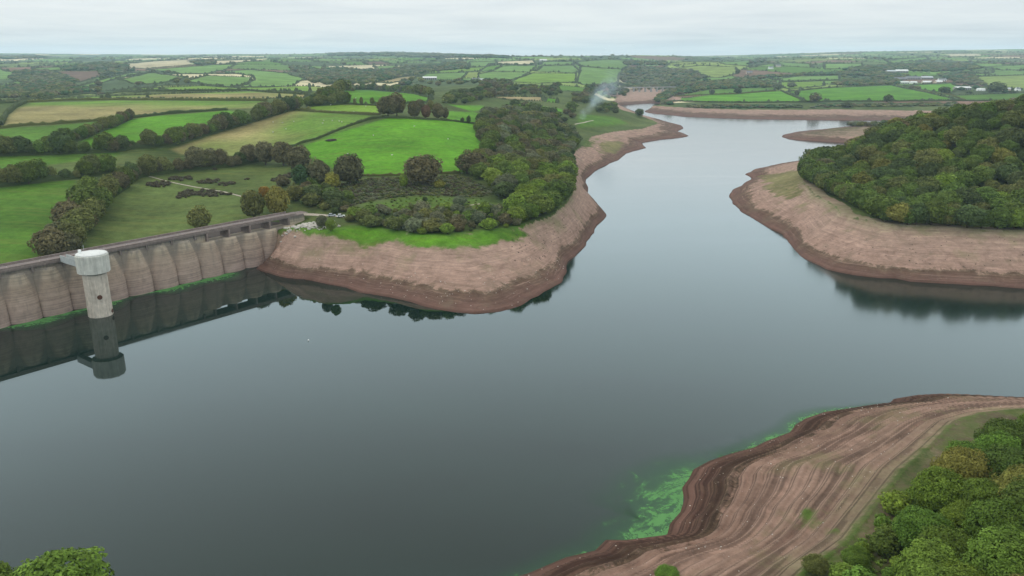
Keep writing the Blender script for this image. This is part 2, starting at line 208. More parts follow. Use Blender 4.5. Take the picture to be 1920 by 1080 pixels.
FIELDS=[('green', 'bright green pasture at the left edge behind the dam', [(-354.4, 440.1), (-350.3, 441.3), (-346.5, 443.2), (-342.3, 444.4), (-338.5, 446.3), (-334.2, 447.5), (-330.3, 449.4), (-325.9, 450.5), (-321.9, 452.4), (-317.9, 454.2), (-313.9, 456.1), (-309.3, 457.2), (-305.2, 459.0), (-301.9, 464.1), (-298.6, 469.1), (-295.1, 474.2), (-291.1, 476.6), (-287.1, 479.1), (-283.0, 481.5), (-278.9, 483.9), (-274.7, 486.3), (-259.3, 449.9), (-250.9, 429.2), (-242.7, 409.3), (-233.3, 388.1), (-225.0, 369.1), (-219.8, 356.3), (-215.2, 345.0), (-211.8, 334.7), (-207.8, 323.8), (-209.7, 319.2), (-211.2, 314.3), (-212.8, 309.8), (-214.8, 307.1), (-216.4, 304.0), (-218.3, 301.3), (-219.8, 298.2), (-221.5, 295.6), (-223.2, 293.0), (-224.9, 290.3), (-226.5, 287.7), (-228.0, 285.1), (-229.5, 282.6), (-231.0, 280.0), (-232.4, 277.5), (-240.5, 288.1), (-248.2, 298.4), (-256.6, 309.4), (-265.2, 320.8), (-274.1, 332.7), (-283.3, 344.9), (-293.6, 358.7), (-304.3, 373.0), (-315.9, 388.5), (-328.0, 404.6), (-340.9, 421.9)]), ('olive', 'dull green rough grass meadow with gorse patches below the dam', [(-198.4, 344.9), (-203.5, 358.2), (-209.3, 373.2), (-215.8, 389.9), (-222.6, 407.4), (-226.5, 421.7), (-230.7, 437.0), (-235.3, 453.6), (-239.9, 470.8), (-240.0, 481.2), (-239.9, 491.9), (-239.6, 502.7), (-239.6, 514.4), (-239.1, 525.7), (-235.4, 531.1), (-231.2, 535.7), (-226.3, 538.7), (-220.9, 540.9), (-215.8, 543.9), (-210.9, 547.6), (-206.5, 552.1), (-202.2, 557.3), (-198.1, 563.4), (-193.6, 568.6), (-189.0, 573.8), (-181.9, 571.5), (-174.1, 566.7), (-166.2, 561.0), (-158.2, 554.6), (-152.6, 523.9), (-146.7, 493.4), (-146.8, 478.0), (-146.6, 462.3), (-146.6, 448.4), (-143.6, 426.1), (-142.8, 411.3), (-146.2, 407.4), (-149.6, 403.5), (-153.1, 400.2), (-156.3, 396.3), (-159.5, 392.4), (-162.7, 389.0), (-165.7, 385.1), (-168.8, 381.8), (-171.6, 377.9), (-174.5, 374.5), (-176.8, 369.5), (-178.8, 363.9), (-180.9, 358.9), (-182.6, 353.5), (-184.5, 348.6), (-186.3, 343.7), (-188.0, 338.9)]), ('green', 'narrow green pasture between two tree rows at the left edge', [(-373.7, 488.2), (-369.6, 490.2), (-365.4, 492.3), (-361.1, 494.3), (-356.8, 496.3), (-352.5, 498.3), (-348.1, 500.3), (-343.1, 501.6), (-338.7, 503.5), (-334.1, 505.5), (-331.4, 510.5), (-328.1, 514.7), (-325.2, 519.7), (-322.2, 524.7), (-319.0, 529.8), (-315.8, 534.8), (-312.6, 539.9), (-309.3, 544.9), (-306.3, 550.8), (-302.7, 555.9), (-299.5, 561.8), (-295.7, 567.0), (-291.9, 572.1), (-295.6, 588.3), (-301.8, 586.2), (-307.4, 583.3), (-313.4, 581.1), (-318.9, 578.2), (-324.8, 576.0), (-330.1, 572.9), (-335.8, 570.7), (-341.2, 568.7), (-346.4, 566.6), (-352.1, 565.4), (-357.3, 563.3), (-362.9, 562.0), (-368.5, 560.7), (-373.0, 557.7), (-377.9, 555.6), (-382.8, 553.4), (-387.1, 550.4), (-391.9, 548.2), (-396.6, 546.0), (-400.7, 543.0), (-405.3, 540.8), (-409.9, 538.6)]), ('green', 'green pasture at the left edge below the buff field', [(-489.5, 649.2), (-485.4, 653.8), (-481.2, 658.3), (-477.7, 663.8), (-473.3, 668.4), (-469.5, 674.0), (-465.0, 678.6), (-461.0, 684.2), (-456.2, 688.8), (-452.0, 694.5), (-447.0, 699.1), (-442.6, 704.8), (-438.1, 710.5), (-432.8, 715.1), (-427.4, 719.8), (-421.9, 724.4), (-417.1, 731.4), (-412.2, 738.4), (-407.2, 745.4), (-402.0, 752.4), (-397.2, 760.6), (-391.7, 767.7), (-377.4, 754.1), (-365.8, 710.3), (-356.9, 674.0), (-360.8, 665.6), (-364.6, 657.3), (-368.1, 649.0), (-371.0, 639.9), (-374.2, 631.8), (-373.2, 617.6), (-372.0, 603.7), (-370.7, 590.0), (-376.0, 585.5), (-380.6, 580.1), (-385.8, 577.9), (-390.3, 574.8), (-395.4, 572.6), (-400.4, 570.3), (-405.3, 568.1), (-410.2, 565.8), (-414.4, 562.7), (-419.2, 560.4), (-423.9, 558.2), (-454.2, 600.2)]), ('bright', 'bright green wedge of pasture between two tree belts on the left', [(-347.0, 629.1), (-351.1, 651.0), (-355.5, 674.7), (-360.3, 700.2), (-368.1, 733.0), (-375.9, 767.2), (-372.4, 780.0), (-368.6, 793.0), (-364.5, 806.1), (-358.2, 814.6), (-351.1, 821.9), (-344.4, 830.4), (-336.5, 836.5), (-328.9, 843.7), (-320.6, 849.7), (-308.0, 862.9), (-286.4, 833.0), (-286.1, 805.0), (-286.8, 781.3), (-286.8, 757.1), (-288.4, 737.7), (-290.2, 719.8), (-291.8, 702.2), (-293.0, 685.0), (-295.4, 668.8), (-297.5, 652.8), (-299.8, 638.1), (-303.1, 629.7), (-307.2, 623.2), (-311.6, 617.6), (-318.3, 614.2), (-324.9, 610.7), (-331.9, 608.1)]), ('tangreen', 'broad buff and green pasture on the left ridge', [(-459.6, 712.8), (-517.0, 813.7), (-563.5, 908.5), (-607.0, 1004.2), (-601.8, 1015.4), (-593.7, 1022.1), (-584.6, 1027.3), (-575.4, 1032.5), (-566.0, 1037.7), (-555.7, 1041.3), (-543.7, 1041.8), (-530.8, 1040.8), (-517.8, 1037.9), (-504.7, 1034.9), (-491.0, 1030.4), (-476.0, 1022.9), (-460.4, 1013.9), (-447.7, 1010.7), (-435.0, 1007.5), (-423.0, 1005.7), (-411.0, 1003.9), (-399.5, 1003.4), (-388.1, 1002.8), (-376.1, 1000.7), (-363.3, 998.8), (-350.1, 995.4), (-337.8, 994.7), (-325.6, 994.0), (-312.9, 991.7), (-288.0, 931.9), (-290.3, 880.3), (-300.0, 878.4), (-309.3, 875.2), (-318.9, 873.2), (-328.4, 871.1), (-337.0, 867.8), (-345.0, 863.2), (-352.8, 858.6), (-360.0, 852.7), (-367.6, 847.9), (-374.6, 842.0), (-381.2, 834.6), (-387.7, 827.2), (-394.0, 819.8), (-400.1, 812.4), (-401.1, 781.4), (-407.0, 774.0), (-412.2, 765.5), (-418.3, 759.2), (-424.4, 753.0), (-429.6, 745.7), (-435.3, 739.5), (-440.8, 734.8), (-446.1, 730.1), (-450.8, 724.3), (-455.2, 718.5)]), ('tangreen2', 'long narrow pale pasture along the top of the left ridge', [(-745.8, 1047.8), (-729.4, 1041.2), (-712.1, 1033.0), (-697.0, 1027.9), (-682.1, 1022.8), (-668.2, 1019.2), (-657.3, 1020.0), (-655.1, 1034.0), (-655.5, 1052.8), (-665.4, 1087.5), (-668.3, 1112.0), (-675.9, 1145.4), (-680.0, 1174.7), (-691.8, 1218.8), (-690.4, 1240.8), (-681.4, 1250.5), (-670.3, 1256.5), (-657.1, 1258.8), (-640.1, 1253.7), (-619.5, 1241.3), (-589.8, 1209.4), (-561.9, 1179.9), (-537.4, 1156.2), (-520.3, 1147.7), (-506.4, 1146.0), (-495.4, 1150.8), (-487.8, 1164.0), (-484.1, 1187.5), (-481.4, 1215.0), (-479.7, 1246.6), (-472.0, 1264.2), (-460.6, 1272.6), (-449.0, 1280.9), (-437.8, 1291.0), (-435.8, 1329.9), (-401.4, 1272.0), (-370.1, 1220.1), (-343.6, 1180.4), (-318.5, 1141.9), (-295.0, 1106.1), (-271.1, 1065.1), (-260.4, 995.9), (-275.0, 1007.6), (-290.2, 1020.8), (-305.4, 1032.6), (-320.3, 1043.0), (-331.1, 1039.6), (-341.9, 1036.1), (-352.5, 1032.5), (-363.5, 1030.4), (-374.5, 1028.2), (-385.9, 1027.3), (-396.9, 1026.6), (-408.4, 1027.2), (-420.5, 1029.3), (-433.3, 1032.8), (-448.0, 1040.8), (-463.6, 1050.3), (-478.8, 1058.3), (-493.3, 1064.7), (-506.6, 1068.0), (-521.3, 1074.3), (-539.4, 1086.9), (-555.8, 1094.6), (-572.4, 1102.2), (-591.7, 1114.7), (-603.4, 1112.6), (-612.4, 1105.6), (-622.1, 1100.2), (-631.6, 1094.7), (-632.5, 1075.2), (-632.2, 1054.4), (-632.5, 1035.5), (-632.6, 1016.9), (-635.3, 1002.9), (-639.6, 992.0), (-652.1, 994.1), (-666.5, 999.2), (-685.1, 1010.0), (-703.9, 1021.0), (-722.1, 1030.6)]), ('sheep', 'buff sheep pasture beside the bright green field', [(-266.4, 611.5), (-265.4, 625.8), (-263.8, 639.5), (-262.4, 654.3), (-261.1, 670.5), (-259.6, 686.9), (-257.9, 703.7), (-255.0, 719.9), (-251.8, 736.5), (-248.1, 752.2), (-244.3, 769.3), (-241.1, 787.8), (-237.8, 807.7), (-233.9, 826.9), (-222.1, 816.0), (-210.2, 804.0), (-199.2, 794.4), (-188.6, 786.1), (-178.0, 776.5), (-166.7, 769.6), (-155.6, 762.6), (-144.8, 756.7), (-134.4, 751.8), (-132.2, 724.5), (-136.8, 705.3), (-141.3, 687.5), (-145.7, 671.1), (-150.8, 660.8), (-156.1, 652.5), (-161.8, 646.1), (-167.8, 641.6), (-174.0, 637.9), (-177.9, 620.1), (-185.5, 616.9), (-192.7, 612.7), (-199.8, 608.4), (-205.2, 604.7), (-210.2, 600.0), (-215.5, 596.2), (-220.3, 591.4), (-225.0, 586.7), (-234.0, 589.2), (-242.9, 591.5), (-251.9, 593.8)]), ('bright', 'large vivid green field on the wooded peninsula', [(-174.2, 614.3), (-170.1, 624.2), (-165.0, 631.4), (-159.6, 637.7), (-154.3, 645.0), (-149.5, 655.1), (-144.9, 667.2), (-138.2, 679.9), (-131.7, 694.7), (-125.1, 711.7), (-116.3, 732.7), (-107.7, 732.9), (-98.9, 732.0), (-91.4, 735.1), (-83.8, 738.2), (-76.3, 743.3), (-68.9, 749.6), (-61.6, 759.0), (-52.5, 763.1), (-43.3, 768.1), (-34.0, 773.1), (-26.6, 687.2), (-22.7, 633.5), (-19.4, 590.8), (-24.0, 564.5), (-28.3, 541.7), (-32.3, 521.3), (-38.3, 517.1), (-44.2, 513.6), (-50.0, 509.3), (-55.9, 506.5), (-61.4, 504.3), (-67.1, 503.6), (-72.7, 502.1), (-78.5, 502.0), (-84.1, 501.1), (-89.8, 500.8), (-97.8, 506.9), (-106.0, 513.0), (-114.7, 520.6), (-123.9, 535.5), (-133.6, 550.7), (-144.1, 568.0), (-158.6, 590.3)]), ('lime', 'lime green strip of pasture beside a round brown tree', [(-219.3, 846.5), (-208.9, 857.1), (-198.5, 868.8), (-185.0, 857.3), (-172.5, 849.5), (-160.6, 844.2), (-149.1, 840.0), (-138.3, 839.3), (-128.4, 767.7), (-138.6, 772.8), (-148.9, 777.9), (-159.8, 785.2), (-170.8, 792.5), (-180.9, 797.6), (-191.0, 802.6), (-201.5, 808.7)]), ('bright', 'bright green pasture below the long tree belt', [(-381, 1781), (-352, 1757), (-323, 1726), (-294, 1693), (-265, 1636), (-234, 1555), (-210, 1513), (-150.7, 1184.6), (-123.5, 1090.5), (-105.7, 1065.4), (-101.2, 941.9), (-110.6, 914.9), (-119.9, 892.3), (-129.4, 875.2), (-138.7, 867.3), (-148.5, 863.1), (-158.6, 861.3), (-169.1, 861.9), (-180.1, 864.9), (-205.0, 940.6)]), ('bright', 'small bright green pasture behind the peninsula wood', [(-75.6, 863.6), (-67.2, 879.6), (-58.4, 897.1), (-49.4, 916.2), (-35.1, 1002.1), (-39.2, 1059.0), (-53.9, 1033.9), (-67.1, 999.0), (-78.5, 973.6), (-66.8, 957.5), (-55.5, 941.6), (-44.5, 927.2), (-33.9, 912.9), (-36.1, 762.9), (-44.6, 761.3), (-53.1, 759.7), (-61.6, 759.0)]), ('pale', 'pale green bank of pasture on the left spur', [(-974, 1739), (-996, 1815), (-1024, 1908), (-1057, 2015), (-1096, 2137), (-1174, 2352), (-1233, 2539), (-1309, 2774), (-1203, 2604), (-1124, 2355), (-1059, 2148), (-1012, 1998), (-999, 1918), (-958, 1792), (-930, 1717)]), ('pale', 'green sloping pasture in the middle of the spur', [(-992, 2026), (-1038, 2178), (-1105, 2385), (-1208, 2681), (-1071, 2438), (-969, 2267), (-892, 2144), (-816, 2016), (-796, 1911), (-791, 1846), (-777, 1764), (-809, 1793), (-839, 1814), (-872, 1841)]), ('pale', 'green pasture under the straw field', [(-1320, 2904), (-1301, 2938), (-1279, 2968), (-1254, 2994), (-1229, 3020), (-1208, 3059), (-1189, 3103), (-1171, 3156), (-1139, 3189), (-1104, 3217), (-1047, 2979), (-998, 2734), (-950, 2509), (-963, 2470), (-959, 2390), (-974, 2364), (-1069, 2529), (-1202, 2773), (-1270, 2861)]), ('pale', 'green hedged pasture on the far spur', [(-754, 1839), (-773, 1960), (-825, 2175), (-792, 2151), (-761, 2131), (-738, 2128), (-717, 2136), (-695, 2139), (-605, 1833), (-587, 1716), (-565, 1596), (-593, 1624), (-629, 1673), (-662, 1711), (-699, 1755)]), ('pale', 'broad pale green pasture rounding the far spur', [(-969, 2678), (-947, 2708), (-933, 2766), (-932, 2866), (-860, 2741), (-811, 2683), (-770, 2648), (-733, 2626), (-624, 2334), (-545, 2136), (-517, 1889), (-539, 1889), (-556, 1870), (-562, 1818), (-558, 1742), (-553, 1656), (-558, 1607), (-615, 1839), (-655, 2041), (-709, 2194), (-774, 2303), (-895, 2562)]), ('lime', 'lime green strip on the near side of the spur', [(-923, 1816), (-886, 1792), (-838, 1742), (-790, 1689), (-747, 1638), (-718, 1614), (-693, 1600), (-672, 1593), (-654, 1594), (-639, 1603), (-628, 1621), (-600, 1605), (-575, 1593), (-551, 1586), (-549, 1636), (-556, 1718), (-562, 1800), (-556, 1852), (-543, 1879), (-521, 1879), (-496, 1869), (-475, 1874), (-290.3, 1147.6), (-312.3, 1183.5), (-335.0, 1218.7), (-413, 1445), (-414.1, 1395.4), (-421.8, 1371.1), (-434.2, 1360.7), (-448.2, 1356.1), (-463.5, 1355.4), (-479.4, 1356.5), (-495.3, 1357.5), (-511.1, 1358.3), (-527.7, 1361.1), (-538.9, 1352.1), (-550.7, 1345.0), (-564.0, 1341.8), (-584.0, 1354.2), (-643, 1455), (-688, 1518), (-722, 1556), (-762, 1605), (-832, 1711), (-887, 1785)]), ('straw', 'straw coloured stubble field on the skyline spur', [(-1721, 3538), (-1719, 3615), (-1907, 4103), (-1890, 4161), (-1883, 4246), (-1859, 4323), (-1831, 4394), (-1794, 4447), (-1231, 3107), (-1253, 3067), (-1280, 3040), (-1304, 3009), (-1329, 2983), (-1353, 2956), (-1422, 2977)]), ('straw', 'second straw coloured stubble field on the skyline spur', [(-1622, 4153), (-1571, 4152), (-1522, 4157), (-1464, 4136), (-1413, 4134), (-1362, 4131), (-1320, 4158), (-1618, 5416), (-1172, 3768), (-1140, 3544), (-1117, 3362), (-1134, 3307), (-1149, 3249), (-1163, 3191), (-1195, 3169), (-1224, 3142)]), ('brown', 'brown bracken slope above the left valley', [(-1608, 2798), (-1581, 2814), (-1549, 2821), (-1517, 2827), (-1485, 2834), (-1450, 2836), (-1334, 2640), (-1255, 2429), (-1181, 2234), (-1122, 2077), (-1379, 2482), (-1503, 2658)]), ('pale', 'small pale green field beyond the left valley', [(-1813, 3037), (-1786, 3054), (-1755, 3065), (-1719, 3068), (-1602, 2862), (-1621, 2840), (-1641, 2823), (-1659, 2801)]), ('pale', 'pale green field on the far left valley side', [(-2074, 3065), (-1990, 3000), (-1931, 2970), (-1898, 2979), (-1731, 2774), (-1591, 2606), (-1503, 2414), (-1516, 2391), (-1531, 2372), (-1550, 2359), (-1571, 2350), (-1592, 2341)]), ('brown', 'pinkish brown tilled field in the far distance', [(-701, 3779), (-669, 3848), (-638, 3935), (-522, 3499), (-573, 3496), (-625, 3492)]), ('pale', 'pale green clearing by the far conifer wood', [(-581, 3371), (-538, 3399), (-494, 3415), (-462, 3242), (-494, 3199), (-523, 3152)]), ('tan', 'tan bare field edge beside the conifer wood', [(-339, 1991), (-335, 2118), (-333, 2271), (-320, 2405), (-304, 2542), (-280, 2637), (-281, 2382), (-277, 2145), (-277, 1957), (-292, 1905)]), ('pale', 'pale green hedged field with a row of bushes', [(-316, 2640), (-289, 2655), (-263, 2678), (-236, 2700), (-207, 2694), (-176, 2673), (-146, 2655), (-139, 2174), (-164, 2185), (-189, 2196), (-213, 2200), (-237, 2201)]), ('lime', 'long lime field edge above the farm', [(-333, 2952), (-300, 2964), (-267, 2980), (-233, 2992), (-199, 3012), (-166, 3040), (-131, 3069), (-97, 3102), (-112, 2800), (-144, 2750), (-177, 2744), (-210, 2734), (-243, 2719), (-273, 2681)]), ('pale', 'pale green field by the hilltop hedge', [(-202, 3810), (-158, 3835), (-114, 3859), (-69, 3882), (-97, 3102), (-160, 3090)]), ('pale', 'upper left green field on the central hill', [(-70, 2717), (-37, 3085), (-4, 3076), (29, 3098), (62, 3130), (97, 3165), (59, 2678), (27, 2679), (-5, 2679), (-38, 2690)]), ('pale', 'lower left green field on the central hill', [(-105, 2510), (-72, 2654), (-40, 2644), (-8, 2632), (24, 2628), (56, 2632), (30, 2381), (-14, 2175), (-40, 2169), (-66, 2181), (-92, 2196)]), ('pale', 'upper middle green field on the central hill', [(80, 2725), (118, 3123), (164, 3247), (207, 3268), (251, 3294), (242, 2888), (212, 2678), (180, 2700), (147, 2714), (113, 2720)]), ('lime', 'yellowish green field in the middle of the central hill', [(-9, 2031), (13, 2269), (39, 2426), (69, 2605), (98, 2623), (126, 2637), (155, 2647), (183, 2653), (212, 2655), (172, 2165), (144, 2117), (117, 2073), (90, 2018), (65, 1949), (41, 1973), (16, 1999)]), ('pale', 'large right-hand green field on the central hill', [(175, 2168), (245, 2887), (272, 3202), (307, 3134), (345, 3102), (384, 3093), (430, 3128), (392, 2949), (340, 2572), (251, 2196), (211, 2087), (180, 2038)]), ('pale', 'top green field on the central hill under the skyline', [(291, 3727), (342, 3823), (398, 3960), (469, 4193), (525, 4180), (615, 4403), (704, 4584), (493, 3410), (430, 3128), (385, 3097), (346, 3116), (310, 3161), (275, 3244)]), ('straw', 'straw coloured strip on the central hilltop', [(-76, 3832), (-32, 3866), (13, 3883), (58, 3905), (104, 3938), (107, 3577), (58, 3440), (13, 3416), (-30, 3218)]), ('pale', 'green strip beside the white hilltop farm', [(116, 3379), (143, 3796), (193, 3794), (242, 3797), (291, 3788), (259, 3366), (225, 3394), (189, 3391), (153, 3393)]), ('green', 'green field below the central hill hedges', [(30, 1813), (52, 1831), (74, 1855), (97, 1886), (121, 1921), (143, 1906), (166, 1909), (191, 1930), (167, 1738), (136, 1681), (108, 1646), (87, 1647), (66, 1668), (45, 1685)]), ('tan', 'grey buff rough field among the valley trees', [(-37.9, 1257.8), (-23.7, 1280.3), (-9.0, 1305.0), (6.2, 1320.3), (21.7, 1331.7), (37.7, 1350.9), (54.1, 1368.2), (48.1, 1257.4), (31.1, 1239.8), (14.5, 1220.4), (-1.6, 1204.6), (-19.4, 1232.8)]), ('bright', 'bright green paddock among the valley trees', [(58.7, 1346.2), (77.7, 1347.2), (71.2, 1261.9), (52.2, 1253.6)]), ('bright', 'thin bright green strip behind the peninsula wood', [(-9.2, 1144.7), (5.2, 1153.1), (19.8, 1161.4), (34.7, 1172.9), (48.2, 1169.0), (61.8, 1168.4), (75.3, 1165.9), (68.7, 1108.2), (53.9, 1110.6), (39.2, 1119.3), (24.5, 1119.8), (9.8, 1121.6)]), ('green', 'green lakeside grass beside the bonfire smoke', [(95.0, 1127.5), (108.7, 1141.2), (122.6, 1153.4), (136.4, 1163.8), (150.4, 1172.4), (168.3, 1140.8), (149.5, 1101.8), (132.8, 1071.8), (116.8, 1042.5), (101.6, 1013.8), (81.9, 981.9)]), ('bright', 'bright green lakeside field with a hedge on its upper side', [(376, 1917), (392, 1899), (414, 1906), (441, 1935), (460, 1931), (482, 1934), (504, 1932), (527, 1935), (551, 1940), (578, 1954), (609, 1982), (640, 2007), (672, 2033), (691, 2033), (643, 1814), (617, 1672), (597, 1668), (578, 1672), (558, 1668), (538, 1666), (516, 1657), (498, 1660), (479, 1663), (461, 1663), (443, 1663), (424, 1660), (409, 1672), (399, 1705), (389, 1744), (372, 1756)]), ('green', 'green field above the lakeside field', [(413, 2016), (448, 2074), (470, 2070), (494, 2080), (525, 2111), (563, 2131), (604, 2157), (633, 2165), (660, 2167), (688, 2169), (716, 2174), (684, 2075), (646, 2035), (608, 1992), (571, 1950), (540, 1925), (519, 1925), (499, 1930), (480, 1938), (465, 1962), (451, 1990), (436, 2021)]), ('pale', 'pale green field under the right-hand wood', [(646, 2455), (695, 2535), (750, 2633), (799, 2703), (842, 2751), (886, 2795), (861, 2611), (808, 2530), (760, 2461), (721, 2418), (698, 2437), (672, 2444)]), ('pale', 'pale green strip beside the lane on the right', [(903, 2723), (960, 2775), (1018, 2828), (1051, 2825), (1087, 2830), (1119, 2822), (1158, 2835), (1070, 2617), (1037, 2612), (1003, 2608), (970, 2603), (936, 2598), (901, 2589), (864, 2573)]), ('lime', 'lime green field with a scatter of trees on the right', [(813, 2428), (842, 2434), (876, 2454), (917, 2492), (952, 2512), (990, 2540), (877, 2247), (825, 2189), (777, 2142), (729, 2090), (737, 2199)]), ('bright', 'widest bright green field above the far shore', [(698, 2014), (729, 2039), (763, 2071), (795, 2097), (832, 2133), (869, 2168), (898, 2183), (927, 2197), (971, 2243), (1008, 2274), (1045, 2301), (1084, 2332), (1122, 2360), (1093, 2250), (1040, 2092), (1011, 1987), (1002, 1924), (986, 1848), (969, 1772), (949, 1694), (927, 1690), (904, 1684), (879, 1675), (856, 1668), (833, 1662), (813, 1660), (792, 1658), (775, 1660), (757, 1660), (739, 1659), (720, 1658), (704, 1663), (690, 1671), (674, 1678), (657, 1682), (640, 1683), (620, 1679), (648, 1810)]), ('bright', 'bright green field below the white farm sheds', [(1145, 2340), (1184, 2360), (1224, 2383), (1269, 2413), (1316, 2446), (1357, 2466), (1253, 2233), (1069, 1931), (1035, 1935), (1044, 2030), (1110, 2213)]), ('green', 'green field under the row of houses on the right', [(1010, 1832), (1035, 1842), (1059, 1850), (1080, 1852), (1105, 1859), (1131, 1869), (1161, 1885), (1189, 1898), (1219, 1914), (1242, 1915), (1267, 1919), (1295, 1928), (1322, 1934), (1345, 1935), (1366, 1933), (1383, 1925), (1397, 1915), (413.2, 564.9), (409.2, 567.8), (407.5, 574.0), (412.9, 590.5), (1150, 1671), (1128, 1665), (1107, 1661), (1089, 1659), (1067, 1653), (1043, 1644), (1028, 1648), (1015, 1656), (997, 1656), (981, 1659), (965, 1662), (949, 1665)]), ('ygreen', 'yellow green field behind the houses at the right edge', [(1637, 2847), (1679, 2867), (1716, 2879), (1754, 2891), (1789, 2898), (1830, 2914), (1876, 2938), (1915, 2950), (1946, 2948), (1973, 2942), (2004, 2940), (2034, 2938), (2067, 2940), (2098, 2938), (2131, 2940), (1523, 2091), (1512, 2108), (1501, 2125), (1492, 2145), (1482, 2166), (1468, 2180), (1449, 2188), (1428, 2193), (1411, 2204), (1396, 2218), (1374, 2223), (1346, 2218), (1318, 2212), (1417, 2394), (1524, 2636)]), ('olive', 'olive brown field above the farm at right', [(1578, 2979), (1631, 3013), (1697, 3069), (1785, 3163), (1839, 3193), (1888, 3214), (1937, 3236), (1856, 3097), (1786, 3047), (1701, 2968), (1669, 2969), (1640, 2974), (1610, 2979)]), ('pale', 'pale green field near the right edge below the skyline', [(1962, 3370), (2010, 3389), (2063, 3417), (2121, 3451), (2166, 3464), (2206, 3467), (2239, 3461), (2288, 3479), (2403, 3595), (2458, 3619), (2506, 3633), (2558, 3652), (2626, 3692), (2687, 3722), (2327, 3215), (2279, 3200), (2238, 3193), (2208, 3201), (2180, 3213), (2151, 3226), (2120, 3233), (2075, 3222), (2026, 3201), (1991, 3203), (1956, 3205), (1957, 3282)]), ('brown', 'brown ploughed strip near the right edge below the skyline', [(2207, 3639), (2589, 4170), (2671, 4203), (2706, 4189), (2806, 4274), (2871, 4303), (2919, 4307), (2967, 4311), (2526, 3666), (2483, 3664), (2445, 3667), (2378, 3627), (2252, 3495), (2218, 3503), (2190, 3520), (2161, 3538)]), ('pale', 'pale green sloping field on the far right ridge', [(1839, 3970), (2034, 4274), (2251, 4607), (2530, 5046), (2661, 5176), (2328, 4502), (2187, 4323), (1948, 3939), (1859, 3849), (1768, 3750)]), ('pale', 'green rounded field on the far right ridge', [(1379, 3558), (1442, 3611), (1515, 3687), (1572, 3720), (1621, 3731), (1493, 3422), (1392, 3286), (1308, 3183), (1273, 3186), (1242, 3198)]), ('pale', 'thin green field left of the white cottage', [(962, 3298), (1024, 3381), (1080, 3439), (1136, 3494), (1081, 3299), (1045, 3310), (1004, 3307)]), ('pale', 'pale green field right of the white cottage', [(1431, 4369), (1455, 4298), (1468, 4203), (1298, 3606), (1319, 3557), (1214, 3268), (1187, 3294), (1161, 3325), (1138, 3366)]), ('ygreen', 'pale yellow-green hill pasture right of the dry valley', [(637, 3356), (675, 3359), (712, 3356), (751, 3363), (795, 3389), (824, 3356), (853, 3328), (880, 3295), (909, 3272), (833, 2961), (777, 2871), (725, 2784), (687, 2828), (696, 3071), (673, 3142), (662, 3276)]), ('pale', 'hazy green field below the right skyline', [(951, 3701), (1265, 4684), (1318, 4654), (1385, 4672), (990, 3380), (956, 3427), (925, 3490)]), ('straw', 'pale straw field below the right skyline', [(3542, 6583), (3621, 6565), (3711, 6565), (3789, 6546), (3174, 5459), (3151, 5535), (3123, 5605), (3075, 5642)])]
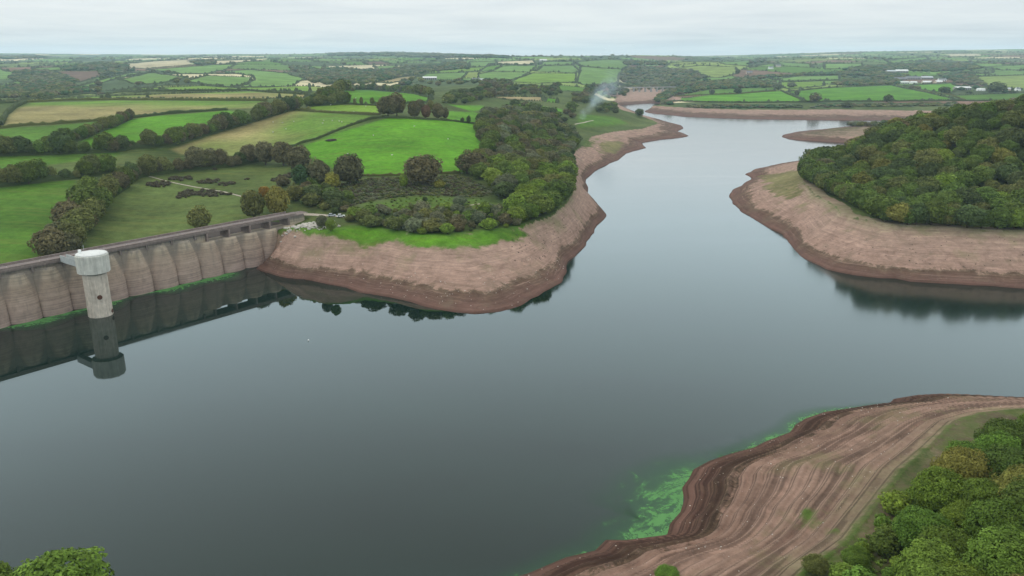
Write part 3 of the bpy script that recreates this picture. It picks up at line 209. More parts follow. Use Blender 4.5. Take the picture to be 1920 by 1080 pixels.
HEDGES=[('low dark hedge along the lower edge of the buff field', 2.4, [(-453.9, 697.6), (-447.8, 720.3), (-437.9, 729.2), (-426.4, 736.0), (-418.7, 744.7), (-410.7, 753.4), (-402.4, 762.1), (-394.9, 773.1)]), ('low dark hedge along the top of the bright wedge field', 2.6, [(-378.4, 787.0), (-370.1, 806.4), (-362.6, 829.8), (-354.1, 839.2), (-344.9, 847.3), (-334.9, 854.2), (-324.3, 859.7), (-311.0, 863.2)]), ('hedge running down the left end of the buff field', 3.5, [(-465.0, 716.7), (-520.1, 813.4), (-580.6, 929.4), (-619.1, 1010.9)]), ('long hedge along the top of the buff field', 2.8, [(-619.1, 1010.9), (-613.3, 1030.7), (-604.3, 1046.1), (-595.7, 1063.2), (-575.8, 1068.0), (-552.4, 1066.5), (-525.0, 1051.3), (-504.1, 1048.3), (-481.0, 1040.6), (-456.0, 1024.8), (-434.1, 1014.9), (-414.8, 1010.8), (-396.3, 1008.1), (-377.7, 1005.1), (-360.2, 1003.2), (-342.7, 1001.2), (-326.1, 1001.9), (-308.1, 998.0)]), ('short hedge at the left edge of the ridge', 2.2, [(-633.2, 981.9), (-620.2, 996.1)]), ('long dark hedge on the brow of the left ridge', 3, [(-619.8, 1041.1), (-771, 1344), (-831, 1504), (-890, 1676), (-911, 1779), (-824, 1669), (-726, 1527), (-617.1, 1346.5), (-573.5, 1299.0), (-545.5, 1284.3), (-530.2, 1299.5), (-512.9, 1310.9), (-495.1, 1322.1), (-477.0, 1326.5), (-457.3, 1326.9), (-442.7, 1342.7), (-360.6, 1192.3), (-333.4, 1161.2), (-304.2, 1119.2), (-275.8, 1075.5)]), ('hedge between the sheep pasture and the lime strip', 2.3, [(-236.9, 841.8), (-216.7, 818.7), (-198.0, 798.4), (-179.0, 783.5), (-161.3, 771.9), (-143.5, 762.7), (-126.4, 755.5)]), ('dark overgrown ditch hedge between sheep pasture and vivid green field', 1.8, [(-180.9, 634.0), (-171.6, 640.6), (-161.3, 644.2), (-154.8, 655.9), (-148.8, 671.5), (-143.3, 691.3), (-136.8, 709.6), (-130.1, 729.2), (-120.3, 736.4)]), ('hedge along the upper edge of the vivid green field', 1.8, [(-121.0, 737.4), (-106.3, 732.0), (-92.6, 732.8), (-77.3, 740.0), (-62.2, 754.5), (-48.3, 763.3), (-34.0, 773.1)]), ('low bank hedge along the lower edge of the vivid green field', 1.3, [(-113.6, 515.3), (-102.8, 507.5), (-92.8, 501.8), (-84.5, 501.7), (-76.4, 502.3), (-68.4, 503.5), (-60.0, 505.3), (-51.7, 508.4), (-43.3, 511.5), (-34.8, 515.9)]), ('hedge between lime strip and bright pasture', 1.6, [(-186.5, 867.5), (-169.6, 855.3), (-153.9, 848.0), (-138.3, 839.3)]), ('hedge along the foot of the lakeside fields', 2.6, [(374, 1897), (378, 1758), (395, 1701), (409, 1638), (439, 1646), (466, 1646), (490, 1634), (519, 1635), (549, 1641), (579, 1645), (608, 1647), (640, 1658), (669, 1660), (689, 1646), (712, 1639), (738, 1639), (762, 1637), (788, 1636), (814, 1638), (841, 1640), (869, 1643), (894, 1642), (917, 1639), (946, 1644), (969, 1640), (992, 1636), (1017, 1634), (1042, 1635)]), ('hedge between the lakeside field and the field above it', 2.4, [(408, 1990), (442, 1998), (465, 1962), (498, 1924), (538, 1916), (577, 1942), (624, 1990), (672, 2033)]), ('diagonal hedge climbing between the two lakeside fields', 2.6, [(688, 2034), (641, 1812), (617, 1664)]), ('hedge along the top of the widest bright field', 2.6, [(698, 2014), (752, 2062), (809, 2113), (870, 2172), (911, 2192), (962, 2235), (1016, 2282), (1069, 2323), (1122, 2360)]), ('hedge curving down between the bright fields below the farm', 2.8, [(1152, 2388), (1066, 2156), (1009, 1938), (1017, 1852), (951, 1667)]), ('hedge below the farm sheds', 2, [(1152, 2354), (1198, 2374), (1250, 2405), (1307, 2442), (1357, 2466), (1290, 2299)]), ('hedge between the lime field and the lane', 2.4, [(823, 2460), (875, 2479), (942, 2537), (999, 2562), (1051, 2576), (1104, 2589)])]
ROWS=[('tree in the long row left of the sheep pasture', 10, 6.0, ('dark', 'green', 'olive', 'brown'), [(-381.3, 556.8), (-369.5, 562.3), (-359.0, 564.5), (-348.2, 566.6), (-335.1, 572.3), (-322.1, 578.6), (-310.1, 584.0), (-298.2, 590.2), (-293.5, 605.5), (-283.3, 614.7), (-272.7, 623.8), (-269.6, 653.6), (-263.7, 693.4), (-259.1, 719.7), (-253.0, 744.5), (-245.8, 768.9), (-232.6, 822.1), (-227.3, 844.4)]), ('tree in the short row at the left edge', 9.5, 6.5, ('dark', 'green', 'olive'), [(-314.4, 458.6), (-306.9, 461.8), (-300.1, 468.2), (-293.0, 474.5), (-286.1, 484.4), (-277.9, 491.0), (-273.1, 501.2), (-267.8, 522.2)]), ('bush in the dense belt above the meadow', 9.5, 5.5, ('brown', 'brown', 'dark', 'olive'), [(-245.6, 489.9), (-246.6, 513.0), (-239.7, 525.4), (-232.3, 538.0), (-216.1, 548.4), (-201.3, 555.8), (-192.3, 571.8), (-187.6, 578.0)]), ('tree in the hedge by the wedge field', 7.5, 6, ('olive', 'brown', 'green'), [(-350.9, 612.6), (-351.0, 636.5), (-356.9, 680.3), (-363.6, 724.6), (-377.1, 781.9)]), ('tree in the belt down to the dam', 11, 8, ('dark', 'green', 'olive', 'brown'), [(-241.5, 483.1), (-238.2, 460.6), (-233.0, 434.2), (-221.9, 401.6), (-213.3, 376.0), (-206.3, 353.9), (-201.1, 335.3)]), ('tree on the left of the belt down to the dam', 9, 9, ('olive', 'brown', 'green'), [(-248.8, 475.8), (-243.4, 447.7), (-236.6, 419.3), (-222.7, 382.3), (-212.9, 354.8), (-205.8, 334.4)]), ('tree in the high belt above the bright pasture', 10, 8, ('dark', 'olive', 'brown', 'green'), [(-221.9, 880.7), (-211.1, 898.4), (-231.4, 1081.0), (-351, 1750), (-299, 1705), (-207, 1524), (-113.8, 1109.3)]), ('tree in the clump on the ridge', 10, 8, ('green', 'olive'), [(-222.1, 857.7), (-208.7, 862.4), (-193.8, 860.6), (-180.1, 864.9), (-202.2, 918.5), (-225.4, 933.0)])]
WOODS={'peninsula': (8.0, 11, [(-30.9, 831.7), (-22.2, 896.1), (-11.8, 954.2), (0.0, 1013.0), (17.1, 1014.3), (34.3, 1016.8), (48.2, 984.2), (62.0, 963.5), (69.2, 935.2), (74.1, 885.5), (50.0, 702.2), (45.1, 625.9), (41.2, 563.5), (35.8, 487.2), (27.7, 452.7), (20.7, 423.0), (13.7, 412.4), (7.0, 401.9), (0.6, 409.6), (-3.0, 430.4), (-7.9, 457.4), (-14.9, 477.0), (-22.4, 499.5), (-33.0, 521.3), (-28.8, 542.5), (-24.4, 567.0), (-19.6, 596.0), (-23.8, 646.5), (-28.9, 710.6)]), 'scrub_front': (4.6, 4.2, [(-86.0, 395.6), (-80.5, 403.4), (-74.7, 410.7), (-69.2, 412.3), (-63.5, 413.2), (-57.8, 414.0), (-52.5, 412.9), (-47.2, 412.3), (-41.9, 411.1), (-36.7, 410.4), (-31.5, 410.2), (-25.9, 411.8), (-20.3, 414.5), (-14.6, 417.8), (-8.8, 420.4), (-2.2, 412.0), (4.2, 401.9), (2.2, 385.9), (-6.6, 378.0), (-12.3, 375.7), (-18.0, 373.8), (-23.6, 371.9), (-28.0, 367.8), (-32.3, 364.2), (-41.1, 364.4), (-48.2, 370.0), (-55.4, 375.1), (-61.1, 377.6), (-66.7, 379.5), (-72.5, 381.9), (-79.3, 389.3)]), 'scrub_left': (5.5, 5.0, [(-138.7, 482.7), (-132.8, 483.6), (-126.8, 484.4), (-121.0, 485.9), (-111.2, 472.0), (-102.1, 459.8), (-88.9, 425.0), (-90.6, 404.4), (-99.3, 411.7), (-108.6, 420.3), (-115.7, 426.4), (-122.6, 431.2)]), 'valley_a': (11, 9, [(-83.8, 959.0), (-89.7, 1217.2), (-74.6, 1310.5), (-56.8, 1414.7), (-66, 2060), (-38, 2022), (-10, 1967), (0, 1593), (25, 1674), (51, 1723), (41.6, 1411.1), (24.1, 1381.0), (7.2, 1351.4), (-8.9, 1322.2), (-27.2, 1248.9), (-43.8, 1188.1), (-57.0, 1059.8), (-71.2, 1009.0)]), 'valley_b': (11, 8, [(52, 1623), (82, 1759), (118, 1916), (92, 1498), (69.7, 1387.5), (46.0, 1372.4)]), 'valley_c': (11, 9, [(111, 1501), (137, 1576), (173, 1727), (152.7, 1458.2), (112.3, 1285.0), (100.4, 1335.9)]), 'valley_d': (10, 9, [(139.8, 1307.1), (196, 1533), (161.6, 1222.3), (130.4, 1171.3)]), 'valley_e': (10, 10, [(0.0, 1116.8), (18.0, 1115.0), (36.0, 1114.6), (46.3, 1057.2), (72.9, 1080.7), (89.9, 1192.5), (82.3, 1059.6), (63.6, 989.1), (49.4, 1008.8), (34.9, 1036.3), (19.1, 1032.2), (3.5, 1027.8)]), 'valley_f': (12, 9, [(227, 2022), (289, 2322), (370, 2701), (331, 2248), (282, 1982), (252, 1969), (212, 1858), (157, 1736), (180, 1922)]), 'headland': (7.4, 10.5, None), 'near': (5.2, 10.5, None)}
SINGLES=[('round dark olive tree standing alone close behind the dam wall', -161.0, 391.7, 12.4, 13.4, 'olive'), ('olive green tree by the dam end, left of the yellowing one', -139.7, 412.4, 14.0, 18.1, 'olive'), ('yellowing olive tree beside the right end of the dam', -128.3, 417.4, 15.2, 17.6, 'yolive'), ('small orange leaved tree behind the yellowing tree', -145.4, 451.6, 7.9, 7.5, 'orange'), ('round brown tree at the lower edge of the vivid green field', -100.5, 479.5, 20.5, 19.3, 'brown'), ('largest round brown tree at the foot of the vivid green field', -55.0, 476.2, 23.4, 19.6, 'brown'), ('yellow green bush beside the round brown tree', -109.0, 469.6, 10.1, 10.4, 'yellow'), ('brown domed tree left of the yellow green bush', -119.8, 478.0, 15.8, 17.7, 'brown'), ('dark green pointed tree among brown trees', -129.4, 475.5, 13.7, 15.5, 'dgreen'), ('brown tree on the meadow corner above the dark green tree', -145.7, 531.6, 18.4, 18.9, 'brown'), ('dark brown tree in the pair at the meadow corner', -179.8, 566.7, 16.5, 17.8, 'brown'), ('wide brown tree at the end of the dense belt', -164.4, 558.9, 18.6, 17.5, 'brown'), ('small bright green bush below the vivid green field', -65.9, 468.5, 5.6, 8.8, 'bright'), ('small yellow green bush right of the largest brown tree', -44.2, 469.0, 7.2, 5.4, 'yellow'), ('dark brown tree at the right lower corner of the vivid field', -26.6, 514.1, 20.0, 16.2, 'brown'), ('very dark tree in the hedge of the bright wedge field', -362.5, 653.4, 9.8, 7.5, 'dark'), ('largest dark brown tree on the upper edge of the vivid field', -116.0, 740.4, 23.9, 20.3, 'brown'), ('tall brown tree touching the largest dark brown tree', -109.0, 748.1, 17.8, 22.6, 'brown'), ('brown tree in the middle of the upper hedge row', -91.3, 738.4, 13.4, 16.4, 'brown'), ('reddish brown tree in the upper hedge row', -80.9, 744.0, 10.4, 13.9, 'rust'), ('thin brown tree right of the reddish one', -70.3, 753.8, 11.5, 16.2, 'brown'), ('last tree of the upper hedge row', -64.6, 764.4, 7.4, 12.0, 'brown'), ('tree behind the upper hedge row', -97.0, 832.7, 11.6, 11.9, 'brown'), ('pale leaved tree behind the upper hedge row', -86.3, 837.6, 9.3, 12.0, 'olive'), ('small tree on the left of the bright pasture hedge', -168.6, 850.3, 3.6, 7.4, 'olive'), ('second small tree on the bright pasture hedge', -161.0, 849.2, 4.2, 8.6, 'olive'), ('third small tree on the bright pasture hedge', -149.5, 848.8, 5.4, 8.6, 'olive'), ('small conical tree by the peninsula wood', -47.9, 762.2, 4.2, 5.4, 'dark'), ('dark thin tree by the peninsula wood', -41.9, 763.7, 4.8, 8.2, 'dark'), ('solitary dark tree on the far tip of the peninsula', 212.1, 1314.9, 15.6, 14.2, 'dark'), ('round brown tree at the foot of the diagonal hedge', 623.2, 1636.5, 27.8, 21.2, 'brown'), ('round tree on the hedge above the lakeside field', 544.7, 1923.5, 22.1, 15.6, 'dark'), ('small pale tree on the hedge above the lakeside field', 486.9, 1939.0, 15.2, 14.2, 'grey'), ('round dark tree at the foot of the widest bright field', 763.6, 1613.0, 22.2, 16.5, 'dark'), ('round tree on the curving hedge below the farm', 1024.9, 1890.1, 26.7, 18.3, 'dark'), ('large round dark tree between the right-hand houses', 1140.6, 1878.4, 45.5, 28.1, 'dark'), ('dark bush on the far shore below the widest field', 638.3, 1510.8, 22.6, 11.7, 'dark'), ('grey tree at the top of the diagonal hedge', 684.3, 2054.9, 28.4, 21.5, 'grey'), ('grey tree pair in the lime field on the right', 755.2, 2157.3, 28.4, 16.2, 'grey'), ('slim grey tree beside the diagonal hedge', 654.1, 1828.3, 14.7, 15.2, 'grey'), ('lone tree on the pale yellow-green hill pasture', 826.7, 2939.7, 21.1, 19.5, 'dark'), ('small olive tree in the clearing of the peninsula scrub', -49.2, 433.9, 3.0, 3.1, 'dark'), ('pale grey willow in the clearing of the peninsula scrub', -29.1, 425.6, 8.9, 5.5, 'grey'), ('grey green willow by the rubble at the dam end', -95.5, 381.5, 6.6, 7.4, 'grey'), ('pale green willow in front of the scrub by the dam end', -89.5, 374.2, 5.9, 6.7, 'bright'), ('round bush in the meadow scrub at the end of the footpath', -144.3, 484.8, 10.6, 7.2, 'brown')]
GORSE=[(-220.4, 514.9, 7.0, 13.8), (-226.3, 495.6, 7.6, 13.3), (-199.4, 507.9, 7.6, 11.3), (-185.0, 499.9, 5.6, 11.1), (-195.0, 476.4, 10.7, 13.5), (-182.8, 470.1, 6.3, 10.5), (-199.1, 465.8, 4.6, 6.2), (-173.3, 469.0, 2.4, 5.5), (-176.5, 515.5, 1.9, 4.5), (-208.4, 545.8, 1.6, 4.0), (-147.5, 467.2, 3.4, 7.6), (-148.6, 519.3, 7.5, 15.4), (-154.3, 507.8, 4.4, 11.3)]
FARWOODS=[[(-1262, 1966), (-1261, 2007), (-1274, 2073), (-1286, 2141), (-1185, 2025), (-1071, 1879), (-981, 1769), (-952, 1758), (-944, 1789), (-942, 1830), (-923, 1747), (-886, 1634), (-853, 1529), (-849, 1479), (-767, 1300), (-862, 1429), (-884, 1433), (-906, 1437), (-930, 1445)], [(-1711, 2770), (-1689, 2800), (-1657, 2814), (-1626, 2831), (-1447, 2589), (-1203, 2201), (-1029, 1856), (-1112, 1952), (-1208, 2064), (-1286, 2141), (-1401, 2283), (-1526, 2438)], [(-1658, 2975), (-1704, 3147), (-1855, 3528), (-2040, 4001), (-1724, 3492), (-1438, 3012), (-1320, 2739), (-1307, 2639), (-1307, 2568), (-1470, 2857), (-1507, 2849), (-1545, 2844), (-1581, 2835)], [(-546, 2129), (-750, 2821), (-758, 3004), (-742, 3107), (-720, 3190), (-672, 3166), (-627, 3147), (-583, 3136), (-539, 3121), (-506, 3178), (-471, 3226), (-434, 3275), (-396, 3319), (-352, 3373), (-307, 3432), (-260, 3492), (-224, 3759), (-157, 2953), (-195, 2938), (-232, 2914), (-269, 2894), (-302, 2844), (-316, 2640), (-332, 2494), (-333, 2271), (-340, 2079), (-349, 1939), (-386, 1959), (-423, 1981), (-445, 1934), (-469, 1899)], [(-849, 3085), (-822, 3219), (-686, 2949), (-640, 2601), (-729, 2744)], [(-1312, 3330), (-1425, 3810), (-1186, 3225), (-1210, 3095)], [(364, 2730), (437, 3132), (562, 3529), (614, 3494), (648, 3369), (679, 3248), (699, 3094), (679, 2795), (547, 2486), (508, 2517), (482, 2534), (450, 2559), (418, 2587), (380, 2585), (370, 2701)], [(334, 1899), (355, 1959), (482, 2389), (561, 2472), (585, 2436), (617, 2436), (655, 2456), (577, 2289), (516, 2176), (474, 2133), (431, 2078), (366, 1913), (328, 1624)], [(595, 2348), (655, 2456), (741, 2648), (804, 2745), (856, 2795), (910, 2850), (951, 2860), (994, 2873), (1040, 2895), (1086, 2916), (1131, 2933), (1178, 2954), (1230, 2984), (1271, 2987), (1312, 2990), (1351, 2988), (1374, 2952), (1390, 2902), (1407, 2858), (1287, 2648), (1263, 2679), (1255, 2750), (1243, 2814), (1215, 2845), (1193, 2894), (1138, 2853), (1098, 2845), (1055, 2833), (1016, 2828), (973, 2811), (932, 2802), (890, 2785), (821, 2679), (755, 2574), (681, 2430), (637, 2389)], [(1281, 3113), (1353, 3186), (1417, 3236), (1504, 3334), (1627, 3507), (1702, 3566), (1781, 3631), (1862, 3698), (1900, 3678), (1944, 3668), (1999, 3680), (2019, 3628), (2044, 3586), (1908, 3266), (1854, 3247), (1795, 3218), (1717, 3152), (1646, 3097), (1604, 3095), (1562, 3094), (1520, 3093), (1463, 3059), (1409, 3030), (1360, 3010), (1334, 3043), (1307, 3076)], [(1518, 2853), (1607, 2947), (1663, 2978), (1768, 3094), (1529, 2638), (1379, 2333), (1372, 2383), (1358, 2423), (1457, 2684)], [(542, 3897), (633, 3983), (590, 3681), (503, 3549)], [(637, 3894), (734, 3888), (684, 3599), (614, 3677)], [(-1789, 7972), (-1701, 8052), (-1605, 8108), (-1457, 7883), (-1352, 7878), (-1252, 7907), (-1223, 8421), (-1057, 8006), (-971, 8233), (-857, 8245), (-737, 8196), (-618, 8135), (-509, 8214), (-391, 8161), (-275, 8130), (-101, 5104), (0, 4420), (-59, 4432), (-119, 4490), (-178, 4488), (-237, 4485), (-334, 5050), (-403, 5082), (-476, 5143), (-563, 5327), (-652, 5484), (-754, 5703), (-841, 5784), (-927, 5849), (-1028, 5983), (-1109, 5996), (-1196, 6033), (-1291, 6106), (-1384, 6161)], [(741, 2648), (771, 2610), (788, 2532), (798, 2441), (719, 2173), (684, 2160), (651, 2150), (618, 2139), (583, 2119), (552, 2114), (523, 2115), (486, 2075), (456, 2063), (499, 2134), (554, 2242), (634, 2409)], [(917, 2289), (1049, 2538), (1090, 2555), (1130, 2569), (1168, 2579), (1209, 2592), (1246, 2598), (1173, 2408), (1124, 2384), (1070, 2347), (1015, 2303), (983, 2300), (950, 2295)], [(347, 1562), (367, 1553), (386, 1543), (407, 1538), (426, 1530), (446, 1524), (467, 1521), (488, 1519), (509, 1519), (531, 1522), (554, 1524), (570, 1571), (548, 1569), (526, 1566), (505, 1565), (485, 1569), (466, 1575), (444, 1579), (420, 1578), (398, 1581), (379, 1603), (359, 1620)], [(572, 1519), (595, 1526), (617, 1528), (635, 1523), (654, 1520), (674, 1519), (694, 1518), (714, 1517), (734, 1515), (756, 1518), (779, 1523), (802, 1528), (822, 1529), (841, 1525), (887, 1591), (866, 1593), (843, 1594), (819, 1591), (793, 1584), (769, 1579), (744, 1574), (721, 1573), (701, 1577), (678, 1576), (660, 1584), (642, 1591), (622, 1596)], [(540.7, 1232.1), (615.7, 1337.7), (635.0, 1340.6), (655.3, 1345.3), (676, 1350), (696, 1354), (716, 1357), (744, 1377), (723, 1373), (703, 1369), (683, 1366), (657, 1359), (631.5, 1354.2), (591.7, 1341.5)], [(-5040, 7945), (-5088, 8193), (-5090, 8375), (-5088, 8560), (-4778, 8217), (-4242, 7463), (-3217, 5530), (-3177, 5340), (-3150, 5179), (-3077, 4950), (-3079, 4849)]]
ZONES=[('lush', [(-117.9, 389.8), (-110.5, 381.6), (-104.3, 376.8), (-98.4, 372.5), (-92.9, 369.9), (-86.5, 368.6), (-80.4, 368.9), (-74.4, 369.6), (-68.4, 367.9), (-62.2, 364.7), (-56.1, 361.8), (-49.8, 357.4), (-43.5, 354.6), (-37.5, 353.7), (-31.5, 353.2), (-26.3, 354.2), (-21.1, 356.1), (-15.8, 358.4), (-10.5, 360.7), (-5.1, 362.9), (0.7, 367.8), (6.6, 374.2), (11.3, 382.9), (6.8, 384.7), (4.1, 388.1), (-1.0, 384.2), (-6.0, 380.2), (-10.9, 376.8), (-15.8, 373.4), (-20.9, 370.9), (-26.0, 369.5), (-31.2, 368.6), (-36.2, 367.1), (-41.2, 365.5), (-46.8, 368.6), (-52.6, 372.2), (-58.3, 374.7), (-64.2, 378.2), (-70.1, 381.2), (-76.1, 384.1), (-80.9, 381.9), (-85.7, 379.7), (-90.8, 379.1), (-95.6, 377.3), (-101.7, 380.5), (-108.3, 385.2)]), ('bracken', [(-118.2, 474.0), (-112.5, 478.3), (-106.8, 482.5), (-100.9, 486.7), (-94.8, 490.2), (-88.8, 495.0), (-82.6, 495.3), (-76.4, 495.6), (-70.2, 496.5), (-64.1, 497.4), (-57.9, 498.8), (-51.8, 501.0), (-45.7, 503.1), (-39.5, 505.1), (-33.3, 507.7), (-26.5, 494.2), (-20.0, 481.0), (-13.8, 468.1), (-7.9, 457.4), (-18.6, 445.3), (-24.8, 446.3), (-31.1, 447.9), (-37.4, 448.7), (-43.6, 448.8), (-49.9, 448.8), (-56.2, 449.4), (-61.4, 446.0), (-66.5, 442.7), (-71.6, 439.9), (-76.5, 436.4), (-81.5, 433.6), (-86.1, 426.2), (-90.7, 419.4), (-98.9, 423.4), (-107.4, 427.9)]), ('clearing', [(-82.2, 428.9), (-77.0, 431.8), (-71.9, 435.9), (-66.6, 439.4), (-61.2, 442.8), (-55.9, 446.8), (-49.6, 446.2), (-43.3, 445.5), (-37.1, 444.8), (-30.9, 444.0), (-24.6, 442.4), (-18.4, 440.8), (-10.4, 427.8), (-15.9, 423.2), (-21.2, 418.7), (-26.4, 414.8), (-31.6, 410.8), (-36.9, 410.9), (-42.3, 411.0), (-47.6, 411.0), (-53.0, 411.6), (-58.4, 412.1), (-63.9, 413.1), (-69.3, 413.5), (-75.6, 420.5)]), ('bankgrass', [(62.8, 120.0), (65.4, 122.5), (68.0, 125.1), (70.7, 127.7), (73.4, 130.3), (76.3, 133.0), (79.2, 135.7), (82.2, 138.5), (85.3, 141.4), (88.4, 143.8), (91.8, 146.4), (95.1, 148.8), (98.6, 151.5), (102.2, 153.6), (105.6, 155.5), (109.3, 157.7), (113.0, 158.9), (116.9, 160.3), (114.5, 155.0), (111.9, 149.7), (109.4, 144.5), (107.1, 139.7), (104.7, 134.9), (101.5, 130.6), (98.4, 126.4), (95.7, 122.7), (92.9, 118.9), (90.3, 115.4), (87.9, 112.2), (85.6, 109.1), (83.4, 106.0), (81.2, 103.1), (79.2, 100.3), (77.1, 97.5), (75.0, 94.7), (73.0, 92.0), (71.1, 89.5), (69.2, 87.0), (67.4, 84.5), (66.7, 85.3), (65.9, 85.9), (65.1, 86.5), (64.1, 87.0), (63.2, 87.7), (62.4, 88.3), (61.5, 88.9), (60.4, 89.5), (59.4, 90.0), (58.4, 90.4), (57.3, 90.9), (56.2, 91.4), (55.0, 91.8), (53.8, 92.1), (52.6, 92.5), (51.4, 92.8), (50.2, 93.1), (48.8, 93.3), (47.6, 93.6), (46.2, 93.8), (44.9, 93.9), (43.5, 94.1), (42.1, 94.2), (40.7, 94.3), (41.6, 96.2), (42.5, 98.2), (43.4, 100.2), (44.4, 102.2), (45.4, 104.5), (46.4, 106.6), (47.5, 109.1), (49.3, 110.4), (51.3, 112.1), (53.3, 113.7), (55.3, 115.4), (57.7, 116.8), (60.1, 118.1)]), ('bankgrass', [(187.3, 391.7), (191.2, 388.4), (195.8, 386.8), (200.4, 385.1), (204.6, 383.7), (208.7, 382.2), (213.0, 381.2), (217.1, 379.7), (221.0, 378.1), (212.7, 377.0), (207.0, 378.0), (201.6, 379.6), (196.3, 381.6), (191.6, 386.1)]), ('bankgrass', [(58.0, 136.7), (59.6, 135.3), (60.7, 133.2), (62.9, 133.5), (63.1, 129.9), (63.0, 126.0), (62.9, 122.4), (60.1, 118.1), (58.5, 118.5), (57.1, 119.6), (55.4, 120.0), (55.1, 123.1), (54.8, 126.5), (54.5, 130.0)]), ('bankgrass', [(75.6, 853.5), (89.9, 898.5), (105.8, 949.8), (105.0, 918.2), (81.9, 828.2), (71.5, 793.5)]), ('bankgrass', [(514.1, 1330.3), (534.4, 1329.0), (494.4, 1183.3), (517.6, 1193.8), (529.5, 1184.4), (549.1, 1192.2), (543.0, 1145.4), (557.9, 1144.3), (523.2, 1071.5), (510.4, 1071.9), (498.2, 1073.8), (486.7, 1077.2), (473.7, 1077.3), (461.3, 1079.0), (456.6, 1103.4), (448.1, 1120.0)]), ('drygrass', [(92.8, 878.5), (121.1, 936.8), (140.8, 939.6), (123.7, 883.9), (107.9, 830.1), (87.6, 800.1)]), ('drygrass', [(215.7, 679.9), (221.1, 668.3), (224.3, 651.2), (226.4, 632.6), (230.6, 620.8), (212.2, 549.0), (195.4, 512.9), (185.4, 494.0), (182.3, 504.2), (179.0, 514.6), (174.6, 522.8), (185.9, 571.2)])]
PATHS=[('footpath', 'pale footpath worn across the rough meadow below the dam', 1.3, [(-246.1, 518.8), (-240.6, 515.8), (-234.8, 512.2), (-229.0, 508.5), (-223.3, 504.8), (-218.9, 502.4), (-214.1, 499.3), (-209.7, 496.9), (-205.1, 493.7), (-200.8, 491.3), (-196.5, 488.9), (-192.2, 486.5), (-187.7, 483.4), (-183.4, 481.0), (-179.3, 478.6), (-173.5, 472.8), (-168.1, 467.8), (-162.6, 462.2), (-157.1, 456.6)]), ('track', 'pale gravel track leading from the dam end', 2.6, [(-116.6, 418.9), (-112.0, 416.9), (-106.9, 413.0), (-103.3, 410.1), (-99.9, 407.8), (-96.5, 405.5), (-93.3, 403.8), (-90.2, 402.6), (-87.4, 402.6), (-84.5, 402.0), (-81.5, 401.4), (-78.7, 401.4), (-75.7, 400.1)]), ('lakeside_path', 'white path through the lakeside grass by the smoke', 2.2, [(79.0, 998.1), (93.9, 1028.1), (111.6, 1079.0)]), ('scrub_path', 'short pale path in the peninsula clearing', 1.4, [(-25.1, 424.0), (-20.8, 426.8), (-16.5, 429.4)])]
SHEEP=[(-214.9, 738.7), (-204.5, 739.3), (-202.3, 703.7), (-170.5, 709.9), (-164.8, 723.3), (-153.8, 712.6), (-210.9, 693.4), (-157.4, 718.3), (-173.2, 725.8), (-85.0, 685.5), (-113.7, 643.6), (-121.5, 576.7), (-87.4, 567.5), (-226.4, 747.1), (-52.0, 636.4), (-196.3, 858.7), (-150.8, 765.9), (-153.3, 831.7), (-183.2, 932.3)]
# ---------------------------------------------------------------- helpers
RNG = np.random.default_rng(7)
def tag(o, label=None, cat=None, group=None, kind=None):
    if label: o['label'] = label
    if cat: o['category'] = cat
    if group: o['group'] = group
    if kind: o['kind'] = kind
    return o
def empty(name, loc, rz=0.0, scale=None):
    o = bpy.data.objects.new(name, None); COL.objects.link(o); o.location = loc; o.rotation_euler = (0, 0, rz)
    if scale: o.scale = scale
    o.empty_display_size = 0.5
    return o
def mesh_np(name, verts, faces, mats=(), smooth=False):
    """mesh from numpy: faces an (n,k) int array, or a list of such arrays"""
    me = bpy.data.meshes.new(name)
    fl = faces if isinstance(faces, list) else [faces]
    fl = [np.asarray(f, np.int32) for f in fl if len(f)]
    verts = np.asarray(verts, np.float32)
    nl = sum(f.size for f in fl); nf = sum(len(f) for f in fl)
    me.vertices.add(len(verts)); me.vertices.foreach_set('co', verts.ravel())
    me.loops.add(nl); me.loops.foreach_set('vertex_index', np.concatenate([f.ravel() for f in fl]))
    me.polygons.add(nf)
    tot = np.concatenate([np.full(len(f), f.shape[1], np.int32) for f in fl])
    st = np.concatenate([[0], np.cumsum(tot)[:-1]]).astype(np.int32)
    me.polygons.foreach_set('loop_start', st); me.polygons.foreach_set('loop_total', tot)
    if smooth: me.polygons.foreach_set('use_smooth', np.ones(nf, bool))
    for m in mats: me.materials.append(m)
    me.update(); me.validate()
    return me
def obj(name, me, parent=None, loc=None):
    o = bpy.data.objects.new(name, me); COL.objects.link(o)
    if parent: o.parent = parent
    if loc: o.location = loc
    return o
def attr(me, name, vals, typ='FLOAT'):
    a = me.attributes.new(name, typ, 'POINT')
    v = np.asarray(vals, np.float32)
    if typ == 'FLOAT_COLOR':
        c = np.ones((len(v), 4), np.float32); c[:, :3] = v; a.data.foreach_set('color', c.ravel())
    else: a.data.foreach_set('value', v.ravel())
